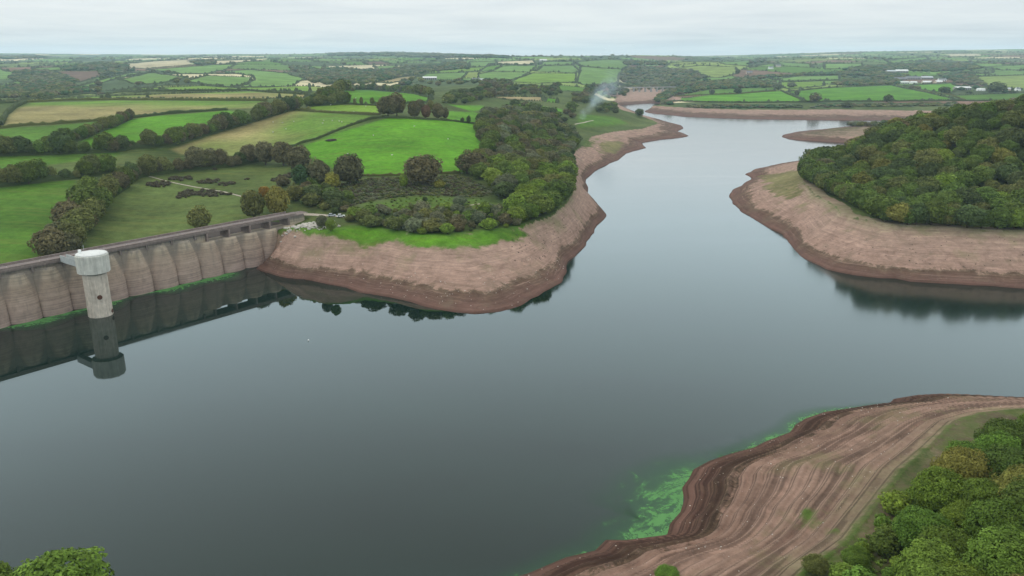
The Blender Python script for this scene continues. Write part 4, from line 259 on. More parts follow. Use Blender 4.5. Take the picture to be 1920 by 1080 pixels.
class MB:
    """collects boxes, prisms and tubes into one mesh"""
    def __init__(s): s.v = []; s.f = []
    def box(s, x0, x1, y0, y1, z0, z1):
        k = len(s.v)
        s.v += [(x0, y0, z0), (x1, y0, z0), (x1, y1, z0), (x0, y1, z0), (x0, y0, z1), (x1, y0, z1), (x1, y1, z1), (x0, y1, z1)]
        s.f += [[k+i for i in q] for q in ((0, 3, 2, 1), (4, 5, 6, 7), (0, 1, 5, 4), (1, 2, 6, 5), (2, 3, 7, 6), (3, 0, 4, 7))]
    def lathe(s, prof, n, cx=0, cy=0, rot=0.0, cap=True):
        k = len(s.v)
        for r, z in prof:
            for i in range(n):
                a = rot+2*math.pi*i/n; s.v.append((cx+r*math.cos(a), cy+r*math.sin(a), z))
        for j in range(len(prof)-1):
            for i in range(n):
                i2 = (i+1) % n; s.f.append([k+j*n+i, k+j*n+i2, k+(j+1)*n+i2, k+(j+1)*n+i])
        if cap:
            s.f.append([k+i for i in reversed(range(n))]); s.f.append([k+(len(prof)-1)*n+i for i in range(n)])
    def tube(s, pts, rad, n=6):
        k = len(s.v); m = len(pts)
        for i, p in enumerate(pts):
            p = Vector(p); d = (Vector(pts[min(i+1, m-1)])-Vector(pts[max(i-1, 0)])).normalized()
            a = d.cross(Vector((0, 0, 1)) if abs(d.z) < .9 else Vector((1, 0, 0))).normalized(); b = d.cross(a)
            r = rad[i] if hasattr(rad, '__len__') else rad
            for j in range(n):
                t = 2*math.pi*j/n; q = p+a*(r*math.cos(t))+b*(r*math.sin(t)); s.v.append(tuple(q))
        for i in range(m-1):
            for j in range(n):
                j2 = (j+1) % n; s.f.append([k+i*n+j, k+i*n+j2, k+(i+1)*n+j2, k+(i+1)*n+j])
        s.f.append([k+j for j in range(n)]); s.f.append([k+(m-1)*n+j for j in reversed(range(n))])
    def gable(s, x0, x1, y0, y1, z0, z1, ov=0.3, th=0.18):
        """two roof slopes with thickness, ridge along x"""
        ym = (y0+y1)/2; x0 -= ov; x1 += ov
        sl = (z1-z0)/(ym-y0); k = len(s.v)
        sec = [(y0-ov, z0-ov*sl), (ym, z1), (y1+ov, z0-ov*sl), (y1+ov, z0-ov*sl+th), (ym, z1+th), (y0-ov, z0-ov*sl+th)]
        for x in (x0, x1): s.v += [(x, a, b) for a, b in sec]
        for i in range(6): s.f.append([k+i, k+(i+1) % 6, k+6+(i+1) % 6, k+6+i])
        s.f.append([k+i for i in (0, 1, 4, 5)][::-1]); s.f.append([k+i for i in (1, 2, 3, 4)][::-1])
        s.f.append([k+6+i for i in (0, 1, 4, 5)]); s.f.append([k+6+i for i in (1, 2, 3, 4)])
    def build(s, name, mat, parent=None, smooth=False, loc=None, bevel=0):
        me = bpy.data.meshes.new(name); me.from_pydata(s.v, [], s.f); me.materials.append(mat)
        bm = bmesh.new(); bm.from_mesh(me); bmesh.ops.recalc_face_normals(bm, faces=bm.faces)
        if bevel: bmesh.ops.bevel(bm, geom=list(bm.edges), offset=bevel, segments=1, affect='EDGES')
        bm.to_mesh(me); bm.free()
        if smooth: me.polygons.foreach_set('use_smooth', np.ones(len(me.polygons), bool))
        return obj(name, me, parent, loc)

# ---------------------------------------------------------------- materials
def newmat(name):
    m = bpy.data.materials.new(name); m.use_nodes = True; t = m.node_tree; t.nodes.clear()
    out = N(t, 'ShaderNodeOutputMaterial'); p = N(t, 'ShaderNodeBsdfPrincipled'); t.links.new(p.outputs[0], out.inputs[0])
    p.inputs['Specular IOR Level'].default_value = 0.25
    return m, t, p, out
def plain(name, col, rough=0.8, var=0.25, scale=0.8, metal=0.0, streak=0.0):
    m, t, p, out = newmat(name)
    g = N(t, 'ShaderNodeNewGeometry')
    n = noise(t, g.outputs['Position'], scale, 5, 0.6)
    f = maprange(t, n, 0.3, 0.7, 1-var, 1+var)
    c = mixc(t, 1.0, col, f, 'MULTIPLY')
    if streak:
        mp = N(t, 'ShaderNodeMapping'); mp.inputs['Scale'].default_value = (1.1, 1.1, 0.12); t.links.new(g.outputs['Position'], mp.inputs[0])
        s = noise(t, mp.outputs[0], 1.0, 5, 0.65)
        c = mixc(t, 1.0, c, maprange(t, s, 0.35, 0.7, 1+streak*.4, 1-streak), 'MULTIPLY')
    t.links.new(c, p.inputs['Base Color']); p.inputs['Roughness'].default_value = rough; p.inputs['Metallic'].default_value = metal
    b = N(t, 'ShaderNodeBump'); b.inputs['Strength'].default_value = 0.3; b.inputs['Distance'].default_value = 0.05
    t.links.new(n, b.inputs['Height']); t.links.new(b.outputs[0], p.inputs['Normal'])
    return m

def terrain_mat():
    m, t, p, out = newmat('terrain')
    g = N(t, 'ShaderNodeNewGeometry'); pos = g.outputs['Position']
    sx = N(t, 'ShaderNodeSeparateXYZ'); t.links.new(pos, sx.inputs[0])
    ac = N(t, 'ShaderNodeAttribute', attribute_name='col'); ab = N(t, 'ShaderNodeAttribute', attribute_name='bank')
    n1 = noise(t, pos, 0.018, 5, 0.6); n2 = noise(t, pos, 0.22, 6, 0.65); n3 = noise(t, pos, 1.3, 4, 0.7)
    mp = N(t, 'ShaderNodeMapping'); mp.inputs['Rotation'].default_value = (0, 0, 0.6); mp.inputs['Scale'].default_value = (0.02, 0.25, 0.1); t.links.new(pos, mp.inputs[0])
    n4 = noise(t, mp.outputs[0], 1.0, 4, 0.6)
    grass = mixc(t, 1.0, ac.outputs[0], maprange(t, n1, 0.3, 0.7, 0.66, 1.34), 'MULTIPLY')
    grass = mixc(t, 1.0, grass, maprange(t, n2, 0.3, 0.7, 0.72, 1.28), 'MULTIPLY')
    grass = mixc(t, 1.0, grass, maprange(t, n3, 0.3, 0.7, 0.82, 1.18), 'MULTIPLY')
    grass = mixc(t, maprange(t, n4, 0.50, 0.72, 0.0, 0.42), grass, (0.155, 0.15, 0.04))
    # drawdown shore: dark wet silt at the water, pale pink gravel above, in strand lines that follow the contour
    mb = N(t, 'ShaderNodeMapping'); mb.inputs['Scale'].default_value = (0.012, 0.012, 0.55); t.links.new(pos, mb.inputs[0])
    st = noise(t, mb.outputs[0], 2.2, 7, 0.7, 0.5)
    mb2 = N(t, 'ShaderNodeMapping'); mb2.inputs['Scale'].default_value = (0.03, 0.03, 2.4); t.links.new(pos, mb2.inputs[0])
    st2 = noise(t, mb2.outputs[0], 1.6, 5, 0.65, 0.3)
    big = noise(t, pos, 0.035, 4, 0.6)
    zn = math_n(t, 'ADD', sx.outputs[2], math_n(t, 'MULTIPLY', math_n(t, 'SUBTRACT', big, 0.5), 6.0))
    grit = noise(t, pos, 0.16, 9, 0.78, 0.4)
    zn = math_n(t, 'ADD', zn, math_n(t, 'MULTIPLY', math_n(t, 'SUBTRACT', grit, 0.5), 7.5))
    bc = ramp(t, maprange(t, zn, 0, 20, 0, 1), [(0.0, (0.150, 0.085, 0.066)), (0.08, (0.118, 0.068, 0.053)), (0.19, (0.108, 0.068, 0.048)), (0.235, (0.125, 0.088, 0.060)), (0.265, (0.255, 0.165, 0.127)), (0.55, (0.300, 0.200, 0.156)), (0.8, (0.280, 0.192, 0.147)), (0.95, (0.225, 0.185, 0.118))])
    bc = mixc(t, 1.0, bc, maprange(t, st, 0.34, 0.66, 0.86, 1.14), 'MULTIPLY')
    bc = mixc(t, 1.0, bc, maprange(t, st2, 0.35, 0.65, 0.84, 1.15), 'MULTIPLY')
    bc = mixc(t, 1.0, bc, maprange(t, grit, 0.3, 0.7, 0.62, 1.38), 'MULTIPLY')
    tr0 = N(t, 'ShaderNodeAttribute', attribute_name='terr').outputs['Fac']
    bc = mixc(t, math_n(t, 'MULTIPLY', maprange(t, noise(t, pos, 0.07, 6, 0.7, 0.6), 0.54, 0.70, 0, 0.6), maprange(t, tr0, 0, 1, 1, 0.15)), bc, (0.15, 0.115, 0.08))
    lowp = math_n(t, 'MULTIPLY', maprange(t, noise(t, mb2.outputs[0], 1.2, 7, 0.72, 0.8), 0.54, 0.64, 0, 0.7), maprange(t, sx.outputs[2], 1.0, 3.5, 0.25, 1))
    tr_ = N(t, 'ShaderNodeAttribute', attribute_name='terr').outputs['Fac']
    lowp = math_n(t, 'MULTIPLY', lowp, maprange(t, tr_, 0, 1, 1, 0.25))
    bc = mixc(t, lowp, bc, (0.26, 0.172, 0.135))
    band = maprange(t, math_n(t, 'SINE', math_n(t, 'ADD', math_n(t, 'MULTIPLY', sx.outputs[2], 8.5), math_n(t, 'MULTIPLY', big, 6.0))), -0.3, 0.8, 1.14, 0.66, True)
    dk = mixc(t, 1.0, mixc(t, 1.0, bc, (0.68, 0.655, 0.635), 'MULTIPLY'), band, 'MULTIPLY')
    dk = mixc(t, maprange(t, noise(t, mb2.outputs[0], 0.9, 4, 0.6, 0.5), 0.58, 0.72, 0, 0.35), dk, (0.28, 0.16, 0.12))
    bc = mixc(t, tr_, bc, dk)
    gb = math_n(t, 'MULTIPLY', maprange(t, noise(t, pos, 0.06, 5, 0.65), 0.52, 0.66, 0, 0.55), maprange(t, sx.outputs[2], 4, 13, 0, 1), None, True)
    bc = mixc(t, gb, bc, (0.13, 0.135, 0.055))
    bc = mixc(t, maprange(t, n3, 0.66, 0.72, 0, 0.5), bc, (0.50, 0.43, 0.37))
    bc = mixc(t, maprange(t, n3, 0.36, 0.30, 0, 0.65), bc, (0.055, 0.04, 0.033))
    wet = maprange(t, sx.outputs[2], 0.9, 0.2, 0, 1)
    bc = mixc(t, math_n(t, 'MULTIPLY', wet, 0.6), bc, (0.06, 0.032, 0.024))
    fb = math_n(t, 'ADD', ab.outputs['Fac'], math_n(t, 'MULTIPLY', math_n(t, 'SUBTRACT', n2, 0.5), 0.9))
    col = mixc(t, maprange(t, fb, 0.35, 0.65, 0, 1, True), grass, bc)
    t.links.new(col, p.inputs['Base Color']); p.inputs['Roughness'].default_value = 0.95; p.inputs['Specular IOR Level'].default_value = 0.04
    hgt = math_n(t, 'ADD', math_n(t, 'ADD', math_n(t, 'MULTIPLY', st2, 0.5), math_n(t, 'MULTIPLY', grit, 1.0)), math_n(t, 'ADD', math_n(t, 'MULTIPLY', n2, 0.6), math_n(t, 'MULTIPLY', n3, 0.3)))
    b = N(t, 'ShaderNodeBump'); b.inputs['Strength'].default_value = 0.75; b.inputs['Distance'].default_value = 0.5
    t.links.new(hgt, b.inputs['Height']); t.links.new(b.outputs[0], p.inputs['Normal'])
    return m

def water_mat():
    m, t, p, out = newmat('water')
    g = N(t, 'ShaderNodeNewGeometry'); pos = g.outputs['Position']
    mp = N(t, 'ShaderNodeMapping'); mp.inputs['Rotation'].default_value = (0, 0, 0.35); mp.inputs['Scale'].default_value = (0.35, 1.0, 1.0); t.links.new(pos, mp.inputs[0])
    n1 = noise(t, mp.outputs[0], 0.55, 4, 0.6)
    ms = N(t, 'ShaderNodeMapping'); ms.inputs['Rotation'].default_value = (0, 0, -0.25); ms.inputs['Scale'].default_value = (0.45, 1.5, 1.0); t.links.new(pos, ms.inputs[0])
    n2 = noise(t, ms.outputs[0], 0.014, 6, 0.6, 0.7)
    c = mixc(t, maprange(t, n2, 0.35, 0.65, 0, 1), (0.003, 0.011, 0.008), (0.005, 0.017, 0.012))
    t.links.new(c, p.inputs['Base Color'])
    p.inputs['IOR'].default_value = 1.333; p.inputs['Specular IOR Level'].default_value = 0.5
    sx = N(t, 'ShaderNodeSeparateXYZ'); t.links.new(pos, sx.inputs[0])
    # sheltered and glassy under the dam, ruffled by the breeze on the open reach
    rf = math_n(t, 'ADD', maprange(t, sx.outputs[0], -110, 90, 0, 1, True), math_n(t, 'MULTIPLY', math_n(t, 'SUBTRACT', n2, 0.5), 2.6), None, True)
    t.links.new(maprange(t, rf, 0, 1, 0.012, 0.11), p.inputs['Roughness'])
    b = N(t, 'ShaderNodeBump'); b.inputs['Distance'].default_value = 0.02
    t.links.new(maprange(t, rf, 0, 1, 0.02, 0.26), b.inputs['Strength'])
    t.links.new(n1, b.inputs['Height']); t.links.new(b.outputs[0], p.inputs['Normal'])
    return m

def leaf_mat(name, src):
    m, t, p, out = newmat(name)
    if src == 'object':
        oi = N(t, 'ShaderNodeObjectInfo'); c = oi.outputs['Color']
    else:
        c = N(t, 'ShaderNodeAttribute', attribute_name='col').outputs[0]
    tn = N(t, 'ShaderNodeAttribute', attribute_name='tone').outputs['Fac']
    c = mixc(t, 1.0, c, tn, 'MULTIPLY')
    g = N(t, 'ShaderNodeNewGeometry')
    n = noise(t, g.outputs['Position'], 0.5, 3, 0.6)
    c = mixc(t, maprange(t, n, 0.52, 0.78, 0, 0.25), c, (0.11, 0.10, 0.03))
    t.links.new(c, p.inputs['Base Color']); p.inputs['Roughness'].default_value = 0.8; p.inputs['Specular IOR Level'].default_value = 0.06
    tr = N(t, 'ShaderNodeBsdfTranslucent'); t.links.new(c, tr.inputs[0])
    mx = N(t, 'ShaderNodeMixShader'); mx.inputs[0].default_value = 0.22
    t.links.new(p.outputs[0], mx.inputs[1]); t.links.new(tr.outputs[0], mx.inputs[2]); t.links.new(mx.outputs[0], out.inputs[0])
    return m

def dam_mat():
    m, t, p, out = newmat('dam_concrete')
    g = N(t, 'ShaderNodeNewGeometry'); pos = g.outputs['Position']
    sx = N(t, 'ShaderNodeSeparateXYZ'); t.links.new(pos, sx.inputs[0])
    n = noise(t, pos, 0.35, 6, 0.65)
    mv = N(t, 'ShaderNodeMapping'); mv.inputs['Scale'].default_value = (0.7, 0.7, 0.06); t.links.new(pos, mv.inputs[0]); vst = noise(t, mv.outputs[0], 1.3, 5, 0.65)
    mh = N(t, 'ShaderNodeMapping'); mh.inputs['Scale'].default_value = (0.02, 0.02, 1.5); t.links.new(pos, mh.inputs[0]); hst = noise(t, mh.outputs[0], 1.4, 6, 0.7)
    zf = math_n(t, 'ADD', sx.outputs[2], math_n(t, 'MULTIPLY', math_n(t, 'SUBTRACT', vst, 0.5), 5.0))
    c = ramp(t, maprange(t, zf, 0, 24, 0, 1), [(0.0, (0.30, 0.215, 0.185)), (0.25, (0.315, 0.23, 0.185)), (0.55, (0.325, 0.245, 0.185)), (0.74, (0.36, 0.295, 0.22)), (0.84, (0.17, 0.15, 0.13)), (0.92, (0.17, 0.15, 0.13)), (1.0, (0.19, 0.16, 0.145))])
    c = mixc(t, 1.0, c, maprange(t, hst, 0.35, 0.65, 0.74, 1.22), 'MULTIPLY')
    c = mixc(t, 1.0, c, maprange(t, n, 0.3, 0.7, 0.8, 1.18), 'MULTIPLY')
    c = mixc(t, maprange(t, vst, 0.58, 0.72, 0, 0.4), c, (0.14, 0.12, 0.10))
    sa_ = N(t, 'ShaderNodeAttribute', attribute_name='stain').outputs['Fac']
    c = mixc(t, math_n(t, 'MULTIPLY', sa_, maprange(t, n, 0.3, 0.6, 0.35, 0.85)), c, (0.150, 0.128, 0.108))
    t.links.new(c, p.inputs['Base Color']); p.inputs['Roughness'].default_value = 0.9
    b = N(t, 'ShaderNodeBump'); b.inputs['Strength'].default_value = 0.4; b.inputs['Distance'].default_value = 0.1
    t.links.new(math_n(t, 'ADD', n, hst), b.inputs['Height']); t.links.new(b.outputs[0], p.inputs['Normal'])
    return m

def algae_mat():
    m, t, p, out = newmat('algae')
    g = N(t, 'ShaderNodeNewGeometry'); pos = g.outputs['Position']
    d = N(t, 'ShaderNodeAttribute', attribute_name='dens').outputs['Fac']
    w = noise(t, pos, 0.09, 6, 0.62, 3.0); w2 = noise(t, pos, 0.5, 4, 0.6, 1.5)
    s = math_n(t, 'ADD', math_n(t, 'MULTIPLY', w, 0.75), math_n(t, 'MULTIPLY', w2, 0.25))
    a = math_n(t, 'ADD', d, math_n(t, 'MULTIPLY', math_n(t, 'SUBTRACT', s, 0.5), 2.6))
    thick = maprange(t, math_n(t, 'MULTIPLY', a, 1.12), 0.45, 1.25, 0, 0.88, True)
    veil = maprange(t, d, 0.0, 1.0, 0, 0.42, True)
    al = math_n(t, 'MAXIMUM', thick, veil)
    al = math_n(t, 'MULTIPLY', al, maprange(t, d, 0.0, 0.3, 0, 1, True), None, True)
    c = mixc(t, thick, (0.045, 0.140, 0.058), (0.088, 0.245, 0.062))
    t.links.new(c, p.inputs['Base Color']); p.inputs['Roughness'].default_value = 0.6; p.inputs['Specular IOR Level'].default_value = 0.2
    t.links.new(al, p.inputs['Alpha'])
    return m

M = dict(
    terrain=terrain_mat(), water=water_mat(), leaf=leaf_mat('leaf', 'object'), leafmass=leaf_mat('leaf_mass', 'attr'), dam=dam_mat(), algae=algae_mat(),
    bark=plain('bark', (0.075, 0.055, 0.04), 0.9, 0.35, 2.0), tower=plain('tower_concrete', (0.50, 0.43, 0.36), 0.85, 0.2, 0.5, 0, 0.3),
    cap=plain('pale_concrete', (0.50, 0.485, 0.435), 0.85, 0.12, 0.6, 0, 0.30), roofcap=plain('roof_concrete', (0.56, 0.56, 0.54), 0.8, 0.08, 0.4),
    deck=plain('weathered_concrete', (0.17, 0.138, 0.122), 0.9, 0.25, 0.5, 0, 0.3), road=plain('crest_road', (0.175, 0.137, 0.125), 0.92, 0.15, 0.3),
    coping=plain('coping', (0.205, 0.16, 0.142), 0.9, 0.25, 0.7), bridge=plain('bridge_concrete', (0.36, 0.37, 0.36), 0.8, 0.15, 0.6),
    rust=plain('rusty_port', (0.085, 0.035, 0.022), 0.8, 0.3, 2.0), metal=plain('galvanised_steel', (0.45, 0.46, 0.47), 0.5, 0.1, 2.0, 0.6),
    white=plain('white_paint', (0.78, 0.78, 0.76), 0.6, 0.05), path=plain('path_gravel', (0.36, 0.31, 0.25), 0.95, 0.25, 0.6), stone=plain('rubble_stone', (0.46, 0.42, 0.37), 0.9, 0.35, 0.6),
    wool=plain('wool', (0.52, 0.50, 0.45), 0.95, 0.1, 4.0), dark=plain('dark_rubber', (0.03, 0.03, 0.03), 0.7, 0.1), glass=plain('car_glass', (0.03, 0.035, 0.04), 0.1, 0.05),
    silver=plain('silver_paint', (0.5, 0.53, 0.56), 0.35, 0.05, 1, 0.3), slate=plain('slate_roof', (0.16, 0.165, 0.18), 0.7, 0.2, 0.3), tin=plain('sheet_roof', (0.42, 0.44, 0.46), 0.6, 0.15, 0.2),
    fibre=plain('pale_sheet_roof', (0.62, 0.62, 0.60), 0.7, 0.1, 0.2), render_w=plain('white_render', (0.75, 0.74, 0.70), 0.8, 0.06), buff=plain('buff_wall', (0.48, 0.40, 0.30), 0.85, 0.15, 0.4),
    opening=plain('dark_opening', (0.03, 0.03, 0.035), 0.6, 0.1), masonry=plain('grey_masonry', (0.30, 0.285, 0.26), 0.9, 0.2, 0.3), orange=plain('orange_plastic', (0.75, 0.2, 0.05), 0.5, 0.05),
    stump=plain('weathered_stump', (0.06, 0.045, 0.038), 0.95, 0.3, 3.0), timber=plain('timber', (0.16, 0.12, 0.085), 0.9, 0.3, 3.0),
)

# ---------------------------------------------------------------- ground
T = Terrain()
fine = np.arange(-39.0, 39.001, 0.14); left = np.arange(-180.0, -39.0, 2.2); right = np.arange(39.6, 180.0, 2.2)
AZ = np.radians(np.concatenate([left, fine, right])); RS = np.concatenate([np.exp(np.arange(math.log(12.0), math.log(95.0), 0.02)), np.exp(np.arange(math.log(95.0), math.log(280.0), 0.0055)), np.exp(np.arange(math.log(280.0), math.log(15200.0), 0.0090))])
RR, AA = np.meshgrid(RS, AZ, indexing='ij')
GX = (RR*np.sin(AA)); GY = (RR*np.cos(AA))
_z, _bank, _t, _d0, _d1 = T.height(GX, GY)
GZ = _z.reshape(GX.shape)
LR = np.log(RS)
def gz(x, y):
    x = np.asarray(x, float); y = np.asarray(y, float)
    i = np.clip(np.interp(np.log(np.hypot(x, y)+1e-9), LR, np.arange(len(LR))), 0, len(RS)-1.001)
    j = np.clip(np.interp(np.arctan2(x, y), AZ, np.arange(len(AZ))), 0, len(AZ)-1.001)
    i0 = i.astype(int); j0 = j.astype(int); fi = i-i0; fj = j-j0
    return (GZ[i0, j0]*(1-fi)+GZ[i0+1, j0]*fi)*(1-fj)+(GZ[i0, j0+1]*(1-fi)+GZ[i0+1, j0+1]*fi)*fj
gzf = lambda x, y: float(gz(np.array([x]), np.array([y]))[0])

FC = dict(bright=(0.074, 0.196, 0.012), green=(0.068, 0.145, 0.018), lime=(0.120, 0.205, 0.024), tan=(0.25, 0.20, 0.10), straw=(0.44, 0.38, 0.24), olive=(0.078, 0.108, 0.030),
          brown=(0.125, 0.075, 0.052), pale=(0.098, 0.175, 0.040), ygreen=(0.155, 0.205, 0.05), tangreen=(0.15, 0.19, 0.045), tangreen2=(0.16, 0.195, 0.045), sheep=(0.15, 0.21, 0.045))
x = GX.ravel(); y = GY.ravel(); r = np.hypot(x, y); NV = len(x)
col = np.empty((NV, 3)); 
nn = np.clip(fbm(x/60, y/60, 4, 2)+0.5, 0, 1)[:, None]
col[:] = np.array((0.048, 0.076, 0.020))*(1-nn)+np.array((0.085, 0.108, 0.035))*nn
# parcels of the far country
def parcels(x, y, cell=270.0):
    ca, sa = math.cos(0.45), math.sin(0.45)
    u = (x*ca+y*sa)/cell + 0.25*fbm(x/700, y/700, 2, 31); v = (-x*sa+y*ca)/(cell*1.15) + 0.25*fbm(x/700, y/700, 2, 32)
    ui = np.floor(u).astype(np.int64); vi = np.floor(v).astype(np.int64)
    b1 = np.full(x.shape, 9.0); b2 = np.full(x.shape, 9.0); idb = np.zeros(x.shape, np.int64)
    def hs(a, b, s): 
        n = (a*374761393+b*668265263+s*1442695) & 0x7fffffff; n = ((n ^ (n >> 13))*1274126177) & 0x7fffffff
        return ((n ^ (n >> 16)) & 0xffff)/65535.0
    for du in (-1, 0, 1):
        for dv in (-1, 0, 1):
            a = ui+du; b = vi+dv
            # boxy metric gives field-like parcels
            dx = np.abs(u-(a+0.5+(hs(a, b, 1)-.5)*.7)); dy = np.abs(v-(b+0.5+(hs(a, b, 2)-.5)*.7))
            d = np.maximum(dx, dy)+0.25*np.minimum(dx, dy)
            m = d < b1
            b2 = np.where(m, b1, np.minimum(b2, d)); b1 = np.where(m, d, b1); idb = np.where(m, a*7919+b*104729, idb)
    return idb, (b2-b1)*cell, hs(idb, idb*3+1, 7)
fm = (r > 1750) & (np.abs(AA.ravel()) < 0.75)
pid, pedge, prand = parcels(x[fm], y[fm])
pal = np.array([FC['pale'], FC['pale'], FC['green'], FC['ygreen'], FC['pale'], FC['olive'], FC['tangreen'], FC['straw'], FC['brown'], (0.05, 0.075, 0.03), (0.05, 0.075, 0.03), FC['pale'], (0.045, 0.07, 0.03)])
pc = pal[(prand*len(pal)).astype(int).clip(0, len(pal)-1)]*(0.95+0.4*((prand*97) % 1))[:, None]
col[fm] = pc
fieldid = np.full(NV, -1)
def near_box(poly, pad=0):
    p = np.array(poly); return (x > p[:, 0].min()-pad) & (x < p[:, 0].max()+pad) & (y > p[:, 1].min()-pad) & (y < p[:, 1].max()+pad)
def soft(poly, edge, wob=0.0):
    m = np.nonzero(near_box(poly, 12))[0]; a, b = x[m], y[m]
    sd = seg_dist([q[:2] for q in poly], a, b)[0]*np.where(inside(poly, a, b), 1, -1)
    if wob: sd = sd+wob*2*fbm(a/14, b/14, 3, 44)
    w = np.clip(0.5+sd/(2*(edge+0.002*r[m])), 0, 1)
    k = w > 0; return m[k], w[k][:, None], sd[k]
for k, (c, l, poly) in enumerate(FIELDS):
    m, wt, sd = soft(poly, 1.2)
    cc = np.array(FC[c])*(0.9+0.2*((k*0.618) % 1))*(1.15 if c == 'pale' else 1); old = col[m].copy(); col[m] = cc; fieldid[m[sd > 0]] = k
    if c in ('tangreen', 'sheep', 'tangreen2'):     # grazed-off buff side and greener side of the same field
        yy = y[m]+60*fbm(x[m]/90, y[m]/90, 3, 9)*2
        q = np.clip((yy-np.percentile(yy, 35))/(np.percentile(yy, 85)-np.percentile(yy, 35)+1e-6), 0, 1)
        if c == 'sheep':
            yy = x[m]+50*fbm(x[m]/50, y[m]/90, 3, 9); q = np.clip((yy-np.percentile(yy, 12))/(np.percentile(yy, 75)-np.percentile(yy, 12)), 0, 1)
        col[m] = np.array((0.235, 0.20, 0.085))*(1-q[:, None])+np.array((0.105, 0.190, 0.028))*q[:, None]
    col[m] = old*(1-wt)+col[m]*wt
bankw = _bank.copy()
ZC = dict(lush=(0.078, 0.185, 0.014), bracken=(0.078, 0.076, 0.042), clearing=(0.080, 0.132, 0.026), bankgrass=(0.070, 0.112, 0.022), drygrass=(0.155, 0.14, 0.062))
for zk, poly in ZONES:
    m, wt, sd = soft(poly, 5.0 if zk == 'lush' else 3.5, 4.0)
    col[m] = col[m]*(1-wt)+np.array(ZC[zk])*wt
    tgt = 0.0 if zk in ('lush', 'bracken', 'clearing') else np.where(_bank[m] > 0, 0.37, 0.0)
    bankw[m] = bankw[m]*(1-wt[:, 0])+tgt*wt[:, 0]
up = (_bank > 0) & (_t > 0.86)
bankw[up] = np.minimum(bankw[up], 1-0.6*(_t[up]-0.86)/0.14)
spit = (x > 360) & (y > 980) & (y < 1300) & (x < 1000) & (GZ.ravel() < 10.5)
bankw[spit] = np.maximum(bankw[spit], 0.56)
edge_b = (_d1 > 0) & (((_d1 < 7) & (x > 150) & (y > 340) & (y < 720)) | ((_d1 < 11) & (x > 40) & (y < 175)))
bankw[edge_b] = np.maximum(bankw[edge_b], np.where(y[edge_b] < 175, 0.52, 0.8))
# faces, split into the pieces of the setting
nr, na = GX.shape
ii, jj = np.meshgrid(np.arange(nr-1), np.arange(na), indexing='ij')
j2 = (jj+1) % na
F4 = np.stack([ii*na+jj, (ii+1)*na+jj, (ii+1)*na+j2, ii*na+j2], -1).reshape(-1, 4)[:, ::-1]
V3 = np.stack([x, y, GZ.ravel()], 1)
fcx = x[F4].mean(1); fcy = y[F4].mean(1)
fb = (bankw[F4].mean(1) > 0.5) & (_d0[F4].mean(1) > -6)
ff = np.where((fieldid[F4] == fieldid[F4[:, :1]]).all(1), fieldid[F4[:, 0]], -1)
BANKS = [('bare reddish shore of the wooded peninsula', lambda a, b: (a < 150) & (b > 260) & (b < 720) & (a < 60+0.16*b)),
         ('bare shore of the far side of the lake', lambda a, b: b >= 720),
         ('terraced bare shore in the near right corner', lambda a, b: b < 262),
         ('bare reddish shore below the wooded right headland', lambda a, b: b < 1e9)]
piece = np.full(len(F4), -1)
left_b = fb.copy()
for k, (l, fn) in enumerate(BANKS):
    m = left_b & fn(fcx, fcy); piece[m] = 1000+k; left_b &= ~m
piece[(ff >= 0) & (piece < 0)] = ff[(ff >= 0) & (piece < 0)]
def ground_piece(name, sel, label):
    f = F4[sel]
    if not len(f): return
    u, inv = np.unique(f.ravel(), return_inverse=True)
    extra = []
    me = mesh_np(name, V3[u], inv.reshape(-1, 4), (M['terrain'],), True)
    attr(me, 'col', col[u], 'FLOAT_COLOR'); attr(me, 'bank', bankw[u]); attr(me, 'terr', np.clip((272-y[u])/25, 0, 1))
    o = obj(name, me); tag(o, label, None, None, 'structure'); return o
ground_piece('terrain', piece == -1, 'rolling farmland and hills around the reservoir')
for k, (c, l, poly) in enumerate(FIELDS): ground_piece('field', piece == k, l)
for k, (l, fn) in enumerate(BANKS): ground_piece('lake_shore', piece == 1000+k, l)
# cap under the camera
rim = [tuple(V3[j]) for j in range(na)]
me = bpy.data.meshes.new('ground'); me.from_pydata(rim+[(0, 0, float(GZ[0].mean()))], [], [[(j+1) % na, j, na] for j in range(na)]); me.materials.append(M['terrain'])
attr(me, 'col', np.tile((0.06, 0.1, 0.03), (na+1, 1)), 'FLOAT_COLOR'); attr(me, 'bank', np.zeros(na+1))
tag(obj('ground', me), 'grassy ground below the viewpoint', None, None, 'structure')

# ---------------------------------------------------------------- water
wv = [(-420, 20, 0), (1350, 20, 0), (1350, 2500, 0), (-420, 2500, 0)]
me = bpy.data.meshes.new('water'); me.from_pydata(wv, [], [[0, 1, 2, 3]]); me.materials.append(M['water'])
tag(obj('water', me), 'calm grey-green water of the reservoir', None, None, 'structure')

